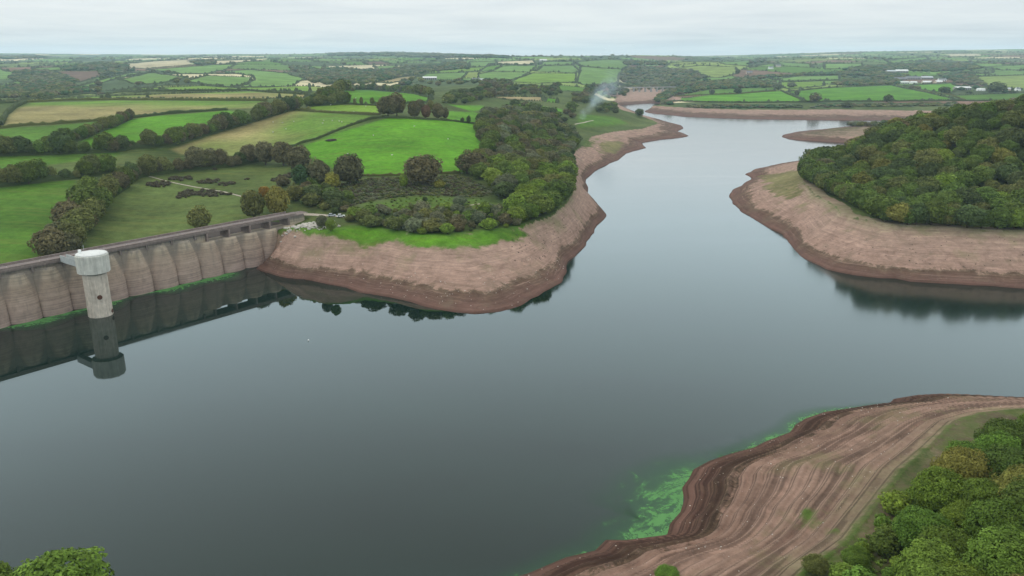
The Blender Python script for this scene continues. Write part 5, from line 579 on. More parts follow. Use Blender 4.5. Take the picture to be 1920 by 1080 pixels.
def algae_sheet(label, line, widths, step, inward=0.6, boost=1.0):
    """a scum sheet that follows the shore line and thins out over the water"""
    p = np.array(line, float); seg = np.hypot(*np.diff(p, axis=0).T); s = np.concatenate([[0], np.cumsum(seg)])
    n = max(8, int(s[-1]/step)); q = np.linspace(0, s[-1], n)
    px_ = np.interp(q, s, p[:, 0]); py_ = np.interp(q, s, p[:, 1]); w = np.interp(q, s, widths)
    tx = np.gradient(px_); ty = np.gradient(py_); L = np.hypot(tx, ty)+1e-9; k = np.ones(9)/9
    nx = np.convolve(np.pad(ty/L, 4, mode='edge'), k, 'valid'); ny = np.convolve(np.pad(-tx/L, 4, mode='edge'), k, 'valid')
    mcol = 26; vs = []; dn = []
    for j in range(mcol):
        f = j/(mcol-1)
        off = -inward+f*(w+inward)
        vs.append(np.stack([px_+nx*off, py_+ny*off, np.full(n, 0.02)], 1))
        e = np.minimum(1, np.minimum(np.arange(n), n-1-np.arange(n))/(0.12*n))
        dn.append(boost*(1-f)*np.clip(w/np.max(widths)*1.6, .62, 1)*e)
    vs = np.concatenate(vs); dn = np.concatenate(dn)
    a, b = np.meshgrid(np.arange(mcol-1), np.arange(n-1), indexing='ij')
    fa = np.stack([a*n+b, a*n+b+1, (a+1)*n+b+1, (a+1)*n+b], -1).reshape(-1, 4)
    me = mesh_np('algae', vs, fa, (M['algae'],)); attr(me, 'dens', dn)
    tag(obj('algae', me), label, 'algae', None, 'stuff')
lk = [tuple(q) for q in LAKE]
nearl = lk[-30:-6]                 # near right shore, right to left
algae_sheet('bright green algae scum washed against the near right shore', nearl[-13:]+[(-12, 125)], [6, 7, 10, 15, 22, 27, 25, 20, 15, 11, 9, 7, 6, 5], 0.8)
algae_sheet('thin green algae fringe along the upper near shore', nearl[5:14], [3]*3+[5, 7, 7, 6, 6, 5], 1.2)

# ---------------------------------------------------------------- the dam
DO = np.array((-198.7, 289.8)); DE = np.array((0.5956, 0.8033)); DN = np.array((0.8033, -0.5956))
def damx(s, n, z): q = DO+DE*s+DN*n; return (float(q[0]), float(q[1]), z)
dam_rot = math.atan2(DE[1], DE[0])
# the dam's own frame: x along the crest, -y towards the lake
dam = empty('dam', (float(DO[0]), float(DO[1]), 0), dam_rot)
tag(dam, 'concrete buttress dam with rounded stained heads and a crest road', 'dam')
PITCH = 11.9; S0 = 88.6
def head_mesh(top):
    rows = 22; cols = 29; v = []; stn = []
    for i in range(rows):
        z = -8+(top+8)*i/(rows-1)
        wv_ = 2.7+(5.95-2.7)*min(1, max(0, (18.6-z)/11.0))**0.8
        A = 2.3-0.3*max(0, z)/20
        y0 = -(0.2+2.2*max(0, 19-z)/19)
        for j in range(cols):
            s = -5.92+11.84*j/(cols-1); q = abs(s)/wv_
            b = A*max(0, 1-q**2.2)**0.72 if q < 1 else 0
            b -= 0.15*max(0, (abs(s)-5.5)/0.42)
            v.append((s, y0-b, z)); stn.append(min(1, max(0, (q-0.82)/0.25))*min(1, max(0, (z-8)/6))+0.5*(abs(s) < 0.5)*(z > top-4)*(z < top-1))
    k = len(v)
    for j in range(cols):                                # back edge so that the head has a top
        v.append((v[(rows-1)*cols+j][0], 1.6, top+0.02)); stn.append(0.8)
    f = [[i*cols+j, i*cols+j+1, (i+1)*cols+j+1, (i+1)*cols+j] for i in range(rows-1) for j in range(cols-1)]
    f += [[(rows-1)*cols+j, (rows-1)*cols+j+1, k+j+1, k+j] for j in range(cols-1)]
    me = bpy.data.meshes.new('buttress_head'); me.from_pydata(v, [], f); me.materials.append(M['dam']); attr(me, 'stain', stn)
    me.polygons.foreach_set('use_smooth', np.ones(len(f), bool)); return me
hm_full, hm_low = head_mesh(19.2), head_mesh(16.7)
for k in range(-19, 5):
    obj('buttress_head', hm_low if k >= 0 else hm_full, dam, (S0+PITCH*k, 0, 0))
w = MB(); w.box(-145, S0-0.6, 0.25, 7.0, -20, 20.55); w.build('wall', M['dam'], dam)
w = MB(); w.box(S0-0.6, 143, 1.65, 5.6, -20, 16.6); w.build('spillway_weir', M['dam'], dam)
w = MB(); k_ = len(w.v); w.v += [(S0-0.6, 5.65, 16.55), (139, 5.65, 16.55), (139, 19, 15.9), (S0-0.6, 19, 15.9), (S0-0.6, 5.65, 12), (139, 5.65, 12), (139, 19, 12), (S0-0.6, 19, 12)]
w.f += [[0, 1, 2, 3], [4, 7, 6, 5], [0, 4, 5, 1], [1, 5, 6, 2], [2, 6, 7, 3], [3, 7, 4, 0]]; w.build('spillway_chute', M['stump'], dam)
for k in range(5):
    w = MB(); c = S0+PITCH*k; w.box(c-0.42, c+0.42, -1.0, 6.8, 15.5, 20.55); w.build('spillway_pier', M['coping'], dam, bevel=0.06)
w = MB(); w.box(-146, 146, -0.9, 7.9, 20.55, 21.25); w.build('crest_deck', M['deck'], dam)
w = MB(); w.box(-146, 150, 0.2, 6.8, 21.25, 21.33); w.build('crest_road', M['road'], dam)
w = MB(); w.box(-146, 141, -0.8, -0.45, 21.25, 22.15); w.box(-146, 141, -0.9, -0.35, 22.15, 22.28); w.build('parapet', M['coping'], dam)
w = MB(); w.box(-146, 141, 7.45, 7.8, 21.25, 22.15); w.box(-146, 141, 7.35, 7.9, 22.15, 22.28); w.build('parapet', M['coping'], dam)
w = MB(); w.box(-146, 146, -0.45, 0.2, 21.25, 21.42); w.box(-146, 146, 6.8, 7.45, 21.25, 21.42); w.build('footway', M['coping'], dam)
for k in range(-12, 0):                                  # corbels below the deck between the heads
    w = MB(); c = S0+PITCH*(k+0.5); w.box(c-0.5, c+0.5, -0.75, 0.25, 18.4, 20.55); w.build('corbel', M['deck'], dam)
# abutment block and wing wall
w = MB(); w.box(137, 146.5, -0.6, 7.6, 12, 20.5); w.build('abutment', M['dam'], dam)
for k in range(-10, 5):
    w = MB(); c = S0+PITCH*k-3; w.tube([(c, -0.6, 22.28), (c, -0.6, 22.9)], 0.04, 4); w.build('handrail_post', M['metal'], dam)
w = MB(); w.tube([(-60, -0.6, 22.9), (143, -0.6, 22.9)], 0.035, 4); w.build('handrail', M['metal'], dam)
damline = [damx(s, 6.2-1.2*max(0, s-60)/80, 0)[:2] for s in np.arange(-60, 120, 6)]
algae_sheet('green algae scum lying along the foot of the dam', damline, [9+4.0*math.sin(i*1.3)+3.5*math.sin(i*.6) for i in range(len(damline))], 0.8, 2.0, 1.3)

# ---------------------------------------------------------------- draw-off tower
tc_ = DO+DE*26.5+DN*18.6
tower = empty('valve_tower', (float(tc_[0]), float(tc_[1]), 0), dam_rot)
tag(tower, 'pale concrete draw-off tower with a wider drum on top standing in the water', 'tower')
w = MB(); w.lathe([(4.75, -15), (4.65, 0), (4.45, 17.6)], 12, rot=0.13); w.build('shaft', M['tower'], tower)
w = MB(); w.lathe([(4.5, 17.6), (5.5, 18.2), (6.05, 18.4), (6.1, 25.4), (5.75, 25.75)], 12, rot=0.13); dr = w.build('drum', M['cap'], tower)
w = MB(); w.lathe([(5.78, 25.75), (5.8, 25.95), (5.3, 26.12), (0.3, 26.5)], 12, rot=0.13); w.build('roof', M['roofcap'], tower)
for i in range(3):                                        # construction joints round the shaft
    w = MB(); z = 4.2+i*4.4; w.lathe([(4.64-z*0.0117, z), (4.69-z*0.0117, z+.06), (4.64-z*0.0117, z+.12)], 12, rot=0.13, cap=False); w.build('joint_band', M['tower'], tower)
def disc(name, mat, r, depth, ang, zc, rad, parent):
    w = MB(); n = 16
    c = Vector((math.cos(ang), math.sin(ang), 0)); tdir = Vector((-c.y, c.x, 0))
    for dd in (0, depth):
        for i in range(n):
            a = 2*math.pi*i/n; q = c*(rad+dd)+tdir*(r*math.cos(a))+Vector((0, 0, zc+r*math.sin(a))); w.v.append(tuple(q))
    w.f = [[i, (i+1) % n, n+(i+1) % n, n+i] for i in range(n)]+[[n+i for i in range(n)], [i for i in reversed(range(n))]]
    return w.build(name, mat, parent)
vdir = math.atan2(-tc_[1], -tc_[0])-dam_rot
disc('intake_port', M['rust'], 0.95, 0.5, vdir+0.12, 8.6, 4.2, tower)
disc('intake_port', M['rust'], 0.85, 0.5, vdir+1.2, 1.6, 4.2, tower)
w = MB(); w.box(-4.6, -2.0, 3.4, 17.6, 20.6, 22.0); w.box(-4.6, -4.4, 4.9, 17.6, 22.0, 23.4); w.box(-2.2, -2.0, 4.9, 17.6, 22.0, 23.4); w.build('footbridge', M['bridge'], tower)
w = MB(); w.box(-3.6, -2.6, 2.2, 3.2, 26.1, 27.5); w.build('roof_hatch', M['white'], tower, bevel=0.05)
w = MB(); w.tube([(-1.2, 3.2, 26.2), (-1.2, 3.2, 29.0)], 0.06, 5); w.tube([(-1.6, 3.2, 28.6), (-0.8, 3.2, 28.6)], 0.04, 5); w.build('aerial', M['metal'], tower)
for i in range(12):
    w = MB(); a = 0.13+2*math.pi*i/12; w.tube([(5.55*math.cos(a), 5.55*math.sin(a), 25.9), (5.55*math.cos(a), 5.55*math.sin(a), 26.9)], 0.03, 4); w.build('railing_post', M['metal'], tower)

# ---------------------------------------------------------------- foliage
def crown_arrays(seed, clumps, leaves, leaf, core=0.74, lump=0.19, flat=0.48, zc=0.49):
    """unit tree crown (width 1, height 1): leaf quads on lumpy clumps round an inner mass; returns verts, quads, tone"""
    g = np.random.default_rng(seed)
    n = clumps; i = np.arange(n)+0.5
    ph = np.arccos(1-1.86*i/n); th = math.pi*(1+5**0.5)*i+g.uniform(0, 6.28)
    d = np.stack([np.cos(th)*np.sin(ph), np.sin(th)*np.sin(ph), np.cos(ph)], 1)
    d += g.normal(0, 0.10, d.shape); d /= np.linalg.norm(d, axis=1)[:, None]
    rad = g.uniform(0.72, 0.98, n)
    lob = np.zeros(n)                                   # a few heavy limbs push the crown out unevenly
    for _ in range(6):
        L_ = g.normal(0, 1, 3); L_[2] = abs(L_[2])*.8; L_ /= np.linalg.norm(L_); lob = np.maximum(lob, np.clip((d*L_).sum(1), 0, 1)**5*g.uniform(.5, 1))
    rad *= 0.80+0.30*lob
    c = d*rad[:, None]*np.array((0.42, 0.42, flat*0.88))
    cr = lump*g.uniform(0.65, 1.15, n)*0.5*2
    idx = np.repeat(np.arange(n), leaves); m = len(idx)
    q = g.normal(0, 1, (m, 3)); q /= np.linalg.norm(q, axis=1)[:, None]
    dd = d[idx]; flip = (q*dd).sum(1) < -0.25; q[flip] *= -1
    pos = c[idx]+q*(cr[idx]*np.cbrt(g.uniform(0.35, 1, m)))[:, None]*np.array((1, 1, 0.85))
    nrm = q*0.75+dd*0.35+np.array((0, 0, 0.30))+g.normal(0, 0.42, (m, 3)); nrm /= np.linalg.norm(nrm, axis=1)[:, None]
    a = np.cross(nrm, g.normal(0, 1, (m, 3))); a /= np.linalg.norm(a, axis=1)[:, None]+1e-9; b = np.cross(nrm, a)
    s = leaf*g.uniform(0.6, 1.3, m)[:, None]
    v = np.stack([pos-a*s*0.5, pos-b*s*0.33, pos+a*s*0.5, pos+b*s*0.33], 1).reshape(-1, 3)
    tone = np.repeat((g.uniform(0.72, 1.28, n)[idx]*g.uniform(0.72, 1.3, m)), 4)
    f = np.arange(len(v)).reshape(-1, 4)
    # inner mass so that the crown is not see-through everywhere
    u, vv = 10, 7; cvs = []
    for p in range(vv):
        for t_ in range(u):
            a1 = math.pi*(0.02+0.96*p/(vv-1)); a2 = 2*math.pi*t_/u
            k = core*(0.82+0.25*g.uniform())
            cvs.append((0.46*k*math.sin(a1)*math.cos(a2), 0.46*k*math.sin(a1)*math.sin(a2), flat*k*math.cos(a1)))
    base = len(v)
    cf = [[base+p*u+t_, base+(p+1)*u+t_, base+(p+1)*u+(t_+1) % u, base+p*u+(t_+1) % u] for p in range(vv-1) for t_ in range(u)]
    v = np.vstack([v, np.array(cvs)]); v[:, 2] += zc
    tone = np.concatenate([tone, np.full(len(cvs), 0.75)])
    return v, np.vstack([f, np.array(cf)]), tone
def crown_mesh(seed, *a, **k):
    v, f, t = crown_arrays(seed, *a, **k)
    me = mesh_np('crown', v, f, (M['leaf'],)); attr(me, 'tone', t); return me
def trunk_mesh(seed):
    g = random.Random(seed); w = MB()
    w.tube([(0, 0, -0.04), (g.uniform(-.01, .01), g.uniform(-.01, .01), 0.25), (g.uniform(-.03, .03), g.uniform(-.03, .03), 0.62)], (0.036, 0.026, 0.012), 7)
    for i in range(5):
        a = i*1.26+g.uniform(-.4, .4); z = 0.2+0.07*i; r_ = g.uniform(.2, .3)
        w.tube([(0, 0, z), (r_*.5*math.cos(a), r_*.5*math.sin(a), z+0.13), (r_*math.cos(a), r_*math.sin(a), z+0.24)], (0.014, 0.010, 0.004), 5)
    me = bpy.data.meshes.new('trunk'); me.from_pydata(w.v, [], w.f); me.materials.append(M['bark']); return me
SPARSE = [crown_mesh(150+i, 120, 60, 0.045, core=0.3, lump=0.12) for i in range(2)]
HD = [crown_mesh(100+i, 190, 110, 0.034, core=0.66, lump=0.135) for i in range(3)]
MID = [crown_mesh(200+i, 60+6*i, 34, 0.085, lump=0.17) for i in range(7)]
BUSH = [crown_mesh(300+i, 40, 34, 0.11, lump=0.2, flat=0.5, zc=0.47) for i in range(5)]
LOW = [crown_mesh(400+i, 22, 16, 0.17, lump=0.2) for i in range(5)]
TRUNK = [trunk_mesh(i) for i in range(4)]
TONE = dict(dark=(0.074, 0.100, 0.034), green=(0.102, 0.146, 0.030), dgreen=(0.050, 0.104, 0.038), bright=(0.150, 0.215, 0.032), olive=(0.130, 0.140, 0.042), yolive=(0.165, 0.160, 0.038),
            brown=(0.128, 0.114, 0.056), rust=(0.140, 0.084, 0.052), yellow=(0.20, 0.20, 0.036), grey=(0.140, 0.152, 0.084), orange=(0.25, 0.145, 0.028), gorse=(0.092, 0.080, 0.048), near=(0.112, 0.182, 0.030))
NTREE = [0]
def place(name, label, cat, group, px, py, wd, ht, tone, lod=None, sink=0.1):
    z = gzf(px, py); d = math.hypot(px, py, 100-z)
    k = NTREE[0]; NTREE[0] += 1
    rz = (k*2.399) % 6.283; g = random.Random(k)
    c = TONE[tone]; j = g.uniform(0.82, 1.22); h2 = g.uniform(0.9, 1.1)
    colr = (c[0]*j*h2, c[1]*j, c[2]*j, 1)
    lod = lod or ('hd' if d < 190 else 'mid' if d < 900 else 'low')
    sx, sy = wd*g.uniform(.93, 1.07), wd*g.uniform(.93, 1.07)
    loc = (px, py, z-sink)
    if lod in ('low', 'lowbush'):
        o = obj(name, LOW[k % len(LOW)], None, loc); o.rotation_euler = (0, 0, rz); o.scale = (sx, sy, ht); o.color = colr
        return tag(o, label, cat, group)
    e = empty(name, loc, rz, (sx, sy, ht)); tag(e, label, cat, group)
    bank_ = HD if lod == 'hd' else SPARSE if lod == 'sparse' else MID if lod == 'mid' else BUSH
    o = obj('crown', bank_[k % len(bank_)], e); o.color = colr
    if lod == 'bush': e.name = name
    obj('trunk', TRUNK[k % 4], e)
    return e

for (l, px, py, wd, ht, tone) in SINGLES:
    nm = 'bush' if ('bush' in l or 'gorse' in l) else 'tree'
    place(nm, l, nm, None, px, py, max(wd, 3.0), max(ht, 2.6), tone, 'bush' if nm == 'bush' and math.hypot(px, py) < 700 else None)

def hedge_arrays(pts, h, seed):
    gg = np.random.default_rng(seed); p = np.array(pts, float)
    d = float(np.hypot(p[:, 0], p[:, 1]).mean()); st = max(1.6, d*0.0035)
    s = np.concatenate([[0], np.cumsum(np.hypot(*np.diff(p, axis=0).T))]); n = max(3, int(s[-1]/st))
    q = np.linspace(0, s[-1], n); cx_ = np.interp(q, s, p[:, 0]); cy_ = np.interp(q, s, p[:, 1])
    tx = np.gradient(cx_); ty = np.gradient(cy_); L = np.hypot(tx, ty)+1e-9; nx, ny = -ty/L, tx/L
    zz_ = gz(cx_, cy_); hh = h*(0.78+0.5*np.abs(fbm(q/9, q*0+seed, 3, 3))*2)*np.where(gg.uniform(size=n) < .06, 1.5, 1)
    wd = h*0.55*(0.85+0.3*gg.uniform(size=n))
    sec = [(-1, -0.1), (-1.05, 0.55), (-0.5, 0.97), (0.5, 0.95), (1.05, 0.55), (1, -0.1)]
    V = np.stack([np.stack([cx_+nx*wd*a, cy_+ny*wd*a, zz_+hh*b], 1) for a, b in sec], 1).reshape(-1, 3)
    F_ = [[i*6+j, i*6+j+1, (i+1)*6+j+1, (i+1)*6+j] for i in range(n-1) for j in range(5)]
    lf = float(np.clip(d*0.0011, .4, 2.2)); per = float(np.clip(9000/d, 2.5, 26)); m = int(s[-1]*per)
    k = gg.integers(0, n, m); off = gg.uniform(-1.1, 1.1, m); up = gg.uniform(0.1, 1.12, m)*(1-0.35*np.abs(off))
    j = gg.uniform(-.5, .5, m)*st
    pos = np.stack([cx_[k]+nx[k]*wd[k]*off+tx[k]/L[k]*j, cy_[k]+ny[k]*wd[k]*off+ty[k]/L[k]*j, zz_[k]+hh[k]*up], 1)
    nr_ = gg.normal(0, .6, (m, 3))+np.stack([nx[k]*off, ny[k]*off, .6+0*off], 1); nr_ /= np.linalg.norm(nr_, axis=1)[:, None]
    a = np.cross(nr_, gg.normal(0, 1, (m, 3))); a /= np.linalg.norm(a, axis=1)[:, None]; b = np.cross(nr_, a); sz = lf*gg.uniform(.6, 1.3, m)[:, None]
    lv = np.stack([pos-a*sz*.5, pos-b*sz*.35, pos+a*sz*.5, pos+b*sz*.35], 1).reshape(-1, 3)
    lq = np.arange(len(lv)).reshape(-1, 4)+len(V)
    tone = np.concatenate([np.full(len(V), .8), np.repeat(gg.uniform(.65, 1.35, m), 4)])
    return np.vstack([V, lv]), np.vstack([np.array(F_), lq]), tone

def along(pts, spacing):
    p = np.array(pts); s = np.concatenate([[0], np.cumsum(np.hypot(*np.diff(p, axis=0).T))])
    q = np.arange(spacing*.5, s[-1], spacing)
    return np.stack([np.interp(q, s, p[:, 0]), np.interp(q, s, p[:, 1])], 1), q/s[-1]
TWORD = dict(dark='dark green', green='mid green', olive='olive', brown='brown', near='leafy green', bright='light green', yellow='yellow green', grey='grey green', yolive='yellow-olive', rust='rusty brown', dgreen='deep green', gorse='dark brown')
PW = ['near the left end', 'left of the middle', 'right of the middle', 'near the right end']
PWD = ['near the top', 'above the middle', 'below the middle', 'near the bottom']
for ri, (l, h, sp, tones, pts) in enumerate(ROWS):
    if 'down to' in l: sp *= 1.1
    q, fr = along(pts, sp*1.02)
    v_, f_, t_ = hedge_arrays(pts, 3.4 if h > 9 else 2.6, 170+ri)
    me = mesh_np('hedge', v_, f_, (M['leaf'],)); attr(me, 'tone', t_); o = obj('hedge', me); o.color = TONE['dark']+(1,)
    tag(o, 'low thicket under the '+l.replace('tree in ', '').replace('bush in ', '').replace('tree on ', '').replace('the ', '', 1), 'hedge', 'thickets under the tree rows')
    g = random.Random(50+ri)
    for (a, b), f in zip(q, fr):
        tone = g.choice(tones); hh = h*1.22*g.choice((.55, .75, .9, 1.0, 1.1, 1.2, 1.35))*g.uniform(.92, 1.08)
        pw = (PWD if 'down to' in l else PW)[min(3, int(f*4))]
        place('hedgerow_tree', '%s %s, %s' % (TWORD[tone], l, pw), 'tree', 'trees of the row: '+l[:40].strip(), a+g.uniform(-1.6, 1.6), b+g.uniform(-1.6, 1.6), hh*g.uniform(.85, 1.15), hh, tone)

def scatter(poly, spacing, seed):
    g = np.random.default_rng(seed); p = np.array(poly)
    x0, y0 = p[:, :2].min(0); x1, y1 = p[:, :2].max(0)
    out = []; cells = {}
    n = int((x1-x0)*(y1-y0)/spacing**2*4)+20
    cx_ = g.uniform(x0, x1, n); cy_ = g.uniform(y0, y1, n); ok = inside(poly, cx_, cy_)
    for a, b in zip(cx_[ok], cy_[ok]):
        k = (int(a//spacing), int(b//spacing)); bad = False
        for i in (-1, 0, 1):
            for j in (-1, 0, 1):
                for (u, v) in cells.get((k[0]+i, k[1]+j), ()):
                    if (u-a)**2+(v-b)**2 < spacing**2*.8: bad = True
        if not bad: cells.setdefault(k, []).append((a, b)); out.append((a, b))
    return out

# wooded peninsula
sp, h, poly = WOODS['peninsula']
g = random.Random(3)
xs_ = [p[0] for p in poly]; 
edge_p = [u[:2] for u in UB if 18 <= u[2] <= 19 and -10 < u[0] < 60 and 380 < u[1] < 640]
edge_p = [(a-4, b+1) for a, b in edge_p]
for (a, b) in scatter(poly, 10.2, 11)+[tuple(q) for q in along(edge_p, 8.5)[0]]:
    fx, fy = (a+70)/160, (b-360)/330
    tone = g.choices(['green', 'dark', 'bright', 'olive', 'brown', 'grey'], [5, 1.5, 3.5, 2, 2.5 if fx < .3 or fy > .5 else .4, .5])[0]
    if b > 560: tone = g.choice(['olive', 'dark', 'brown', 'grey', 'green'])
    hh = h*g.uniform(.75, 1.25)
    zone_ = 'on the shore side' if a > -18+0.16*(b-360) else 'on the field side'
    dz = 'nearest the dam' if b < 425 else 'below the field corner' if b < 480 else 'half way along' if b < 550 else 'towards the far end' if b < 640 else 'at the far end'
    size_ = 'large ' if hh > 12 else 'small ' if hh < 9.8 else ''
    place('woodland_tree', '%s%s tree in the peninsula wood, %s, %s' % (size_, TWORD[tone], zone_, dz), 'tree', 'trees of the peninsula wood', a, b, hh*g.uniform(1.1, 1.45), hh, tone)
for key, lab, tones in (('scrub_front', 'bush in the scrub above the bright grass strip', ['green', 'dark', 'grey', 'olive', 'grey', 'bright', 'brown']), ('scrub_left', 'bush in the scrub behind the dam end', ['dark', 'brown', 'olive', 'green'])):
    sp, h, poly = WOODS[key]
    x0 = min(p[0] for p in poly); x1 = max(p[0] for p in poly)
    for (a, b) in scatter(poly, sp, 21):
        tone = g.choice(tones); hh = h*g.choice((.5, .7, .9, 1.1, 1.4, 1.75))*g.uniform(.9, 1.1)
        pw = ['at its left end', 'in its middle', 'at its right end'][min(2, int((a-x0)/(x1-x0)*3))]
        place('scrub_bush', '%s %s, %s' % (TWORD[tone], lab, pw), 'bush', 'scrub bushes: '+lab[:34], a, b, hh*g.uniform(1.1, 1.6), hh, tone, 'bush')
for key, lab in (('valley_a', 'tree in the farm wood beyond the bright pasture'), ('valley_b', 'tree in the clump below the central hill'), ('valley_c', 'tree in the clump left of the smoke'), ('valley_d', 'tree in the lakeside clump behind the smoke'), ('valley_e', 'tree behind the peninsula wood'), ('valley_f', 'tree in the wood left of the dry valley')):
    sp, h, poly = WOODS[key]
    for (a, b) in scatter(poly, sp*1.8, 31):
        tone = g.choice(['dark', 'olive', 'brown', 'dark', 'green']); hh = h*g.uniform(.75, 1.3)
        place('distant_tree', '%s %s' % (TWORD[tone], lab), 'tree', 'distant trees: '+lab, a, b, hh*1.55, hh, tone, 'low')

# gorse patches in the meadow below the dam: one patch of bushes each
GW = ['near the top of the meadow', 'left of the footpath', 'above the footpath', 'beside the footpath', 'largest patch below the footpath', 'right of the largest patch', 'at the left foot of the largest patch', 'small patch at the path end', 'tiny patch near the meadow top', 'tiny patch by the dense belt', 'patch by the yellowing tree', 'long patch at the right meadow corner', 'patch under the corner trees']
for k, (a, b, rx, ry) in enumerate(GORSE):
    me_v = []; me_f = []; me_t = []; base = 0
    gg = np.random.default_rng(60+k); n = max(2, int(rx*ry*0.75/2.2))
    for i in range(n):
        rr_ = math.sqrt(gg.uniform()); an = gg.uniform(0, 6.28)
        u, v_ = a+rx*rr_*math.cos(an), b+ry*.55*rr_*math.sin(an)
        cv_, cf_, ct_ = crown_arrays(int(gg.integers(1e6)), 9, 9, 0.30, lump=0.28, flat=0.5, zc=0.4)
        s = gg.uniform(1.4, 2.6); cv_ = cv_*np.array((s*1.2, s*1.2, s*.8))+np.array((u, v_, gzf(u, v_)-.1))
        me_v.append(cv_); me_f.append(cf_+base); me_t.append(ct_); base += len(cv_)
    me = mesh_np('gorse_patch', np.vstack(me_v), np.vstack(me_f), (M['leaf'],)); attr(me, 'tone', np.concatenate(me_t))
    o = obj('gorse_patch', me); o.color = TONE['gorse']+(1,)
    tag(o, 'dark brown gorse thicket on the rough grass, '+GW[k], 'gorse', 'gorse patches on the meadow')

# right headland: dense wood; the 300 that show largest are trees of their own, the rest one canopy
hp = [u[:2] for u in UB if u[2] == 19 and 190 < u[0] < 330 and 370 < u[1] < 720]
hp = hp+[(400, 385), (520, 400), (620, 480), (640, 640), (520, 760), (400, 770), (310, 745), (262, 700)]
hedge_l = [(a+2.5, b+2.5) for a, b in hp if a < 330 and b < 640 and (a, b) not in ((262, 700),)]
pts_ = [tuple(q) for q in along(hedge_l[:14], 7.5)[0]]+scatter(hp, 9.0, 41)
rest = []; front = []
for (a, b) in pts_:
    z = gzf(a, b)
    u = 960+1450*a/(b*0.959+(100-z)*0.283)
    (front if u < 1975 else rest).append((math.hypot(a, b), a, b))
front.sort(); indiv = front[:300]; rest += front[300:]
for (d, a, b) in indiv:
    n_ = fbm(np.array([a/55.]), np.array([b/55.]), 3, 77)[0]
    tone = g.choices(['green', 'dark', 'olive', 'brown', 'bright', 'yolive'], [7, 3.5, 3.0, .15+max(0, n_*1.2), .9, .7])[0]
    hh = 10.5*g.choice((.72, .85, .95, 1.05, 1.15, 1.32))*g.uniform(.95, 1.05)
    band = 'lower edge' if d < 462 else 'on the lower slope' if d < 500 else 'on the middle slope' if d < 545 else 'high on the slope'
    az_ = a/b
    side = 'left flank' if az_ < 0.47 else 'left of the middle' if az_ < 0.53 else 'middle' if az_ < 0.59 else 'right of the middle' if az_ < 0.65 else 'right edge'
    size_ = 'large ' if hh > 11.4 else 'small ' if hh < 9.6 else ''
    place('headland_tree', '%s%s tree in the headland wood, %s, %s' % (size_, TWORD[tone], side, band), 'tree', 'trees of the headland wood', a, b, hh*g.uniform(1.05, 1.35), hh, tone, 'mid')

def mass(name, label, items, clumps, leaves, leaf, cat, core=0.8):
    """many small trees joined into one canopy: items of (x, y, width, height, colour)"""
    prot = [crown_arrays(900+i, clumps, leaves, leaf, core=core, lump=0.24) for i in range(4)]
    V, Fq, Tn, Cc = [], [], [], []; base = 0
    zs = gz(np.array([i[0] for i in items]), np.array([i[1] for i in items]))
    gg = np.random.default_rng(5)
    for k, (a, b, wd, ht, c) in enumerate(items):
        v, f, t = prot[k % 4]; an = gg.uniform(0, 6.28); ca, sa = math.cos(an), math.sin(an)
        q = np.stack([(v[:, 0]*ca-v[:, 1]*sa)*wd+a, (v[:, 0]*sa+v[:, 1]*ca)*wd+b, v[:, 2]*ht+zs[k]-.05*ht], 1)
        V.append(q); Fq.append(f+base); Tn.append(t); Cc.append(np.tile(np.array(c)*gg.uniform(.8, 1.2)*(1.2 if name == 'distant_woodland' else 1), (len(v), 1))); base += len(v)
    me = mesh_np(name, np.vstack(V), np.vstack(Fq), (M['leafmass'],)); attr(me, 'tone', np.concatenate(Tn)); attr(me, 'col', np.vstack(Cc), 'FLOAT_COLOR')
    o = obj(name, me); return tag(o, label, cat, None, 'stuff')
items = [(a, b, 10.5*g.uniform(.95, 1.4), 10.5*g.uniform(.8, 1.2), TONE[g.choices(['green', 'dark', 'olive', 'brown'], [6, 4, 4, .6])[0]]) for d, a, b in rest]
mass('headland_canopy', 'dense canopy covering the top and back of the right headland', items, 20, 14, 0.17, 'woodland')

# near right bank trees
np_ = [(65, 109), (72, 119), (82, 130), (89, 138), (97, 145), (108, 149.5), (128, 147), (130, 110), (110, 80), (80, 66), (55, 72), (53, 89), (58, 100)]
nn_ = 0
for (a, b) in scatter(np_, 6.4, 52):
    hh = 10*g.uniform(.8, 1.25); tone = g.choice(['near', 'near', 'bright', 'green', 'near', 'yolive'])
    pw = 'at its lower edge' if a < 76+0.25*(b-90) else 'inside it'
    dz = 'nearest us' if b < 95 else 'in the middle' if b < 122 else 'at the far end'
    place('near_tree', '%s%s tree of the near right clump, %s, %s' % ('large ' if hh > 11 else 'small ' if hh < 9 else '', TWORD[tone], dz, pw), 'tree', 'trees on the near right bank', a, b, hh*g.uniform(.95, 1.2), hh, tone, 'hd')
for k, (a, b, wd, ht, tone, l) in enumerate([(-69, 100, 15, 14.5, 'near', 'light green tree in the bottom left corner, tallest of the three'), (-57, 95, 12, 9.5, 'near', 'light green tree right of the tallest one in the bottom left corner'), (-79, 97, 13, 13, 'near', 'tree cut off by the left edge in the bottom left corner'),
        (27.6, 117.6, 5, 3, 'near', 'low bush at the bottom edge below the terraced shore'), (49.9, 108.8, 5, 3.4, 'olive', 'olive bush at the bottom edge beside the near trees'), (57, 110, 5, 4, 'near', 'green bush at the foot of the near trees')]):
    place('tree' if ht > 5 else 'bush', l, 'tree' if ht > 5 else 'bush', None, a, b, wd, ht, tone, 'sparse' if ht > 5 else 'hd')

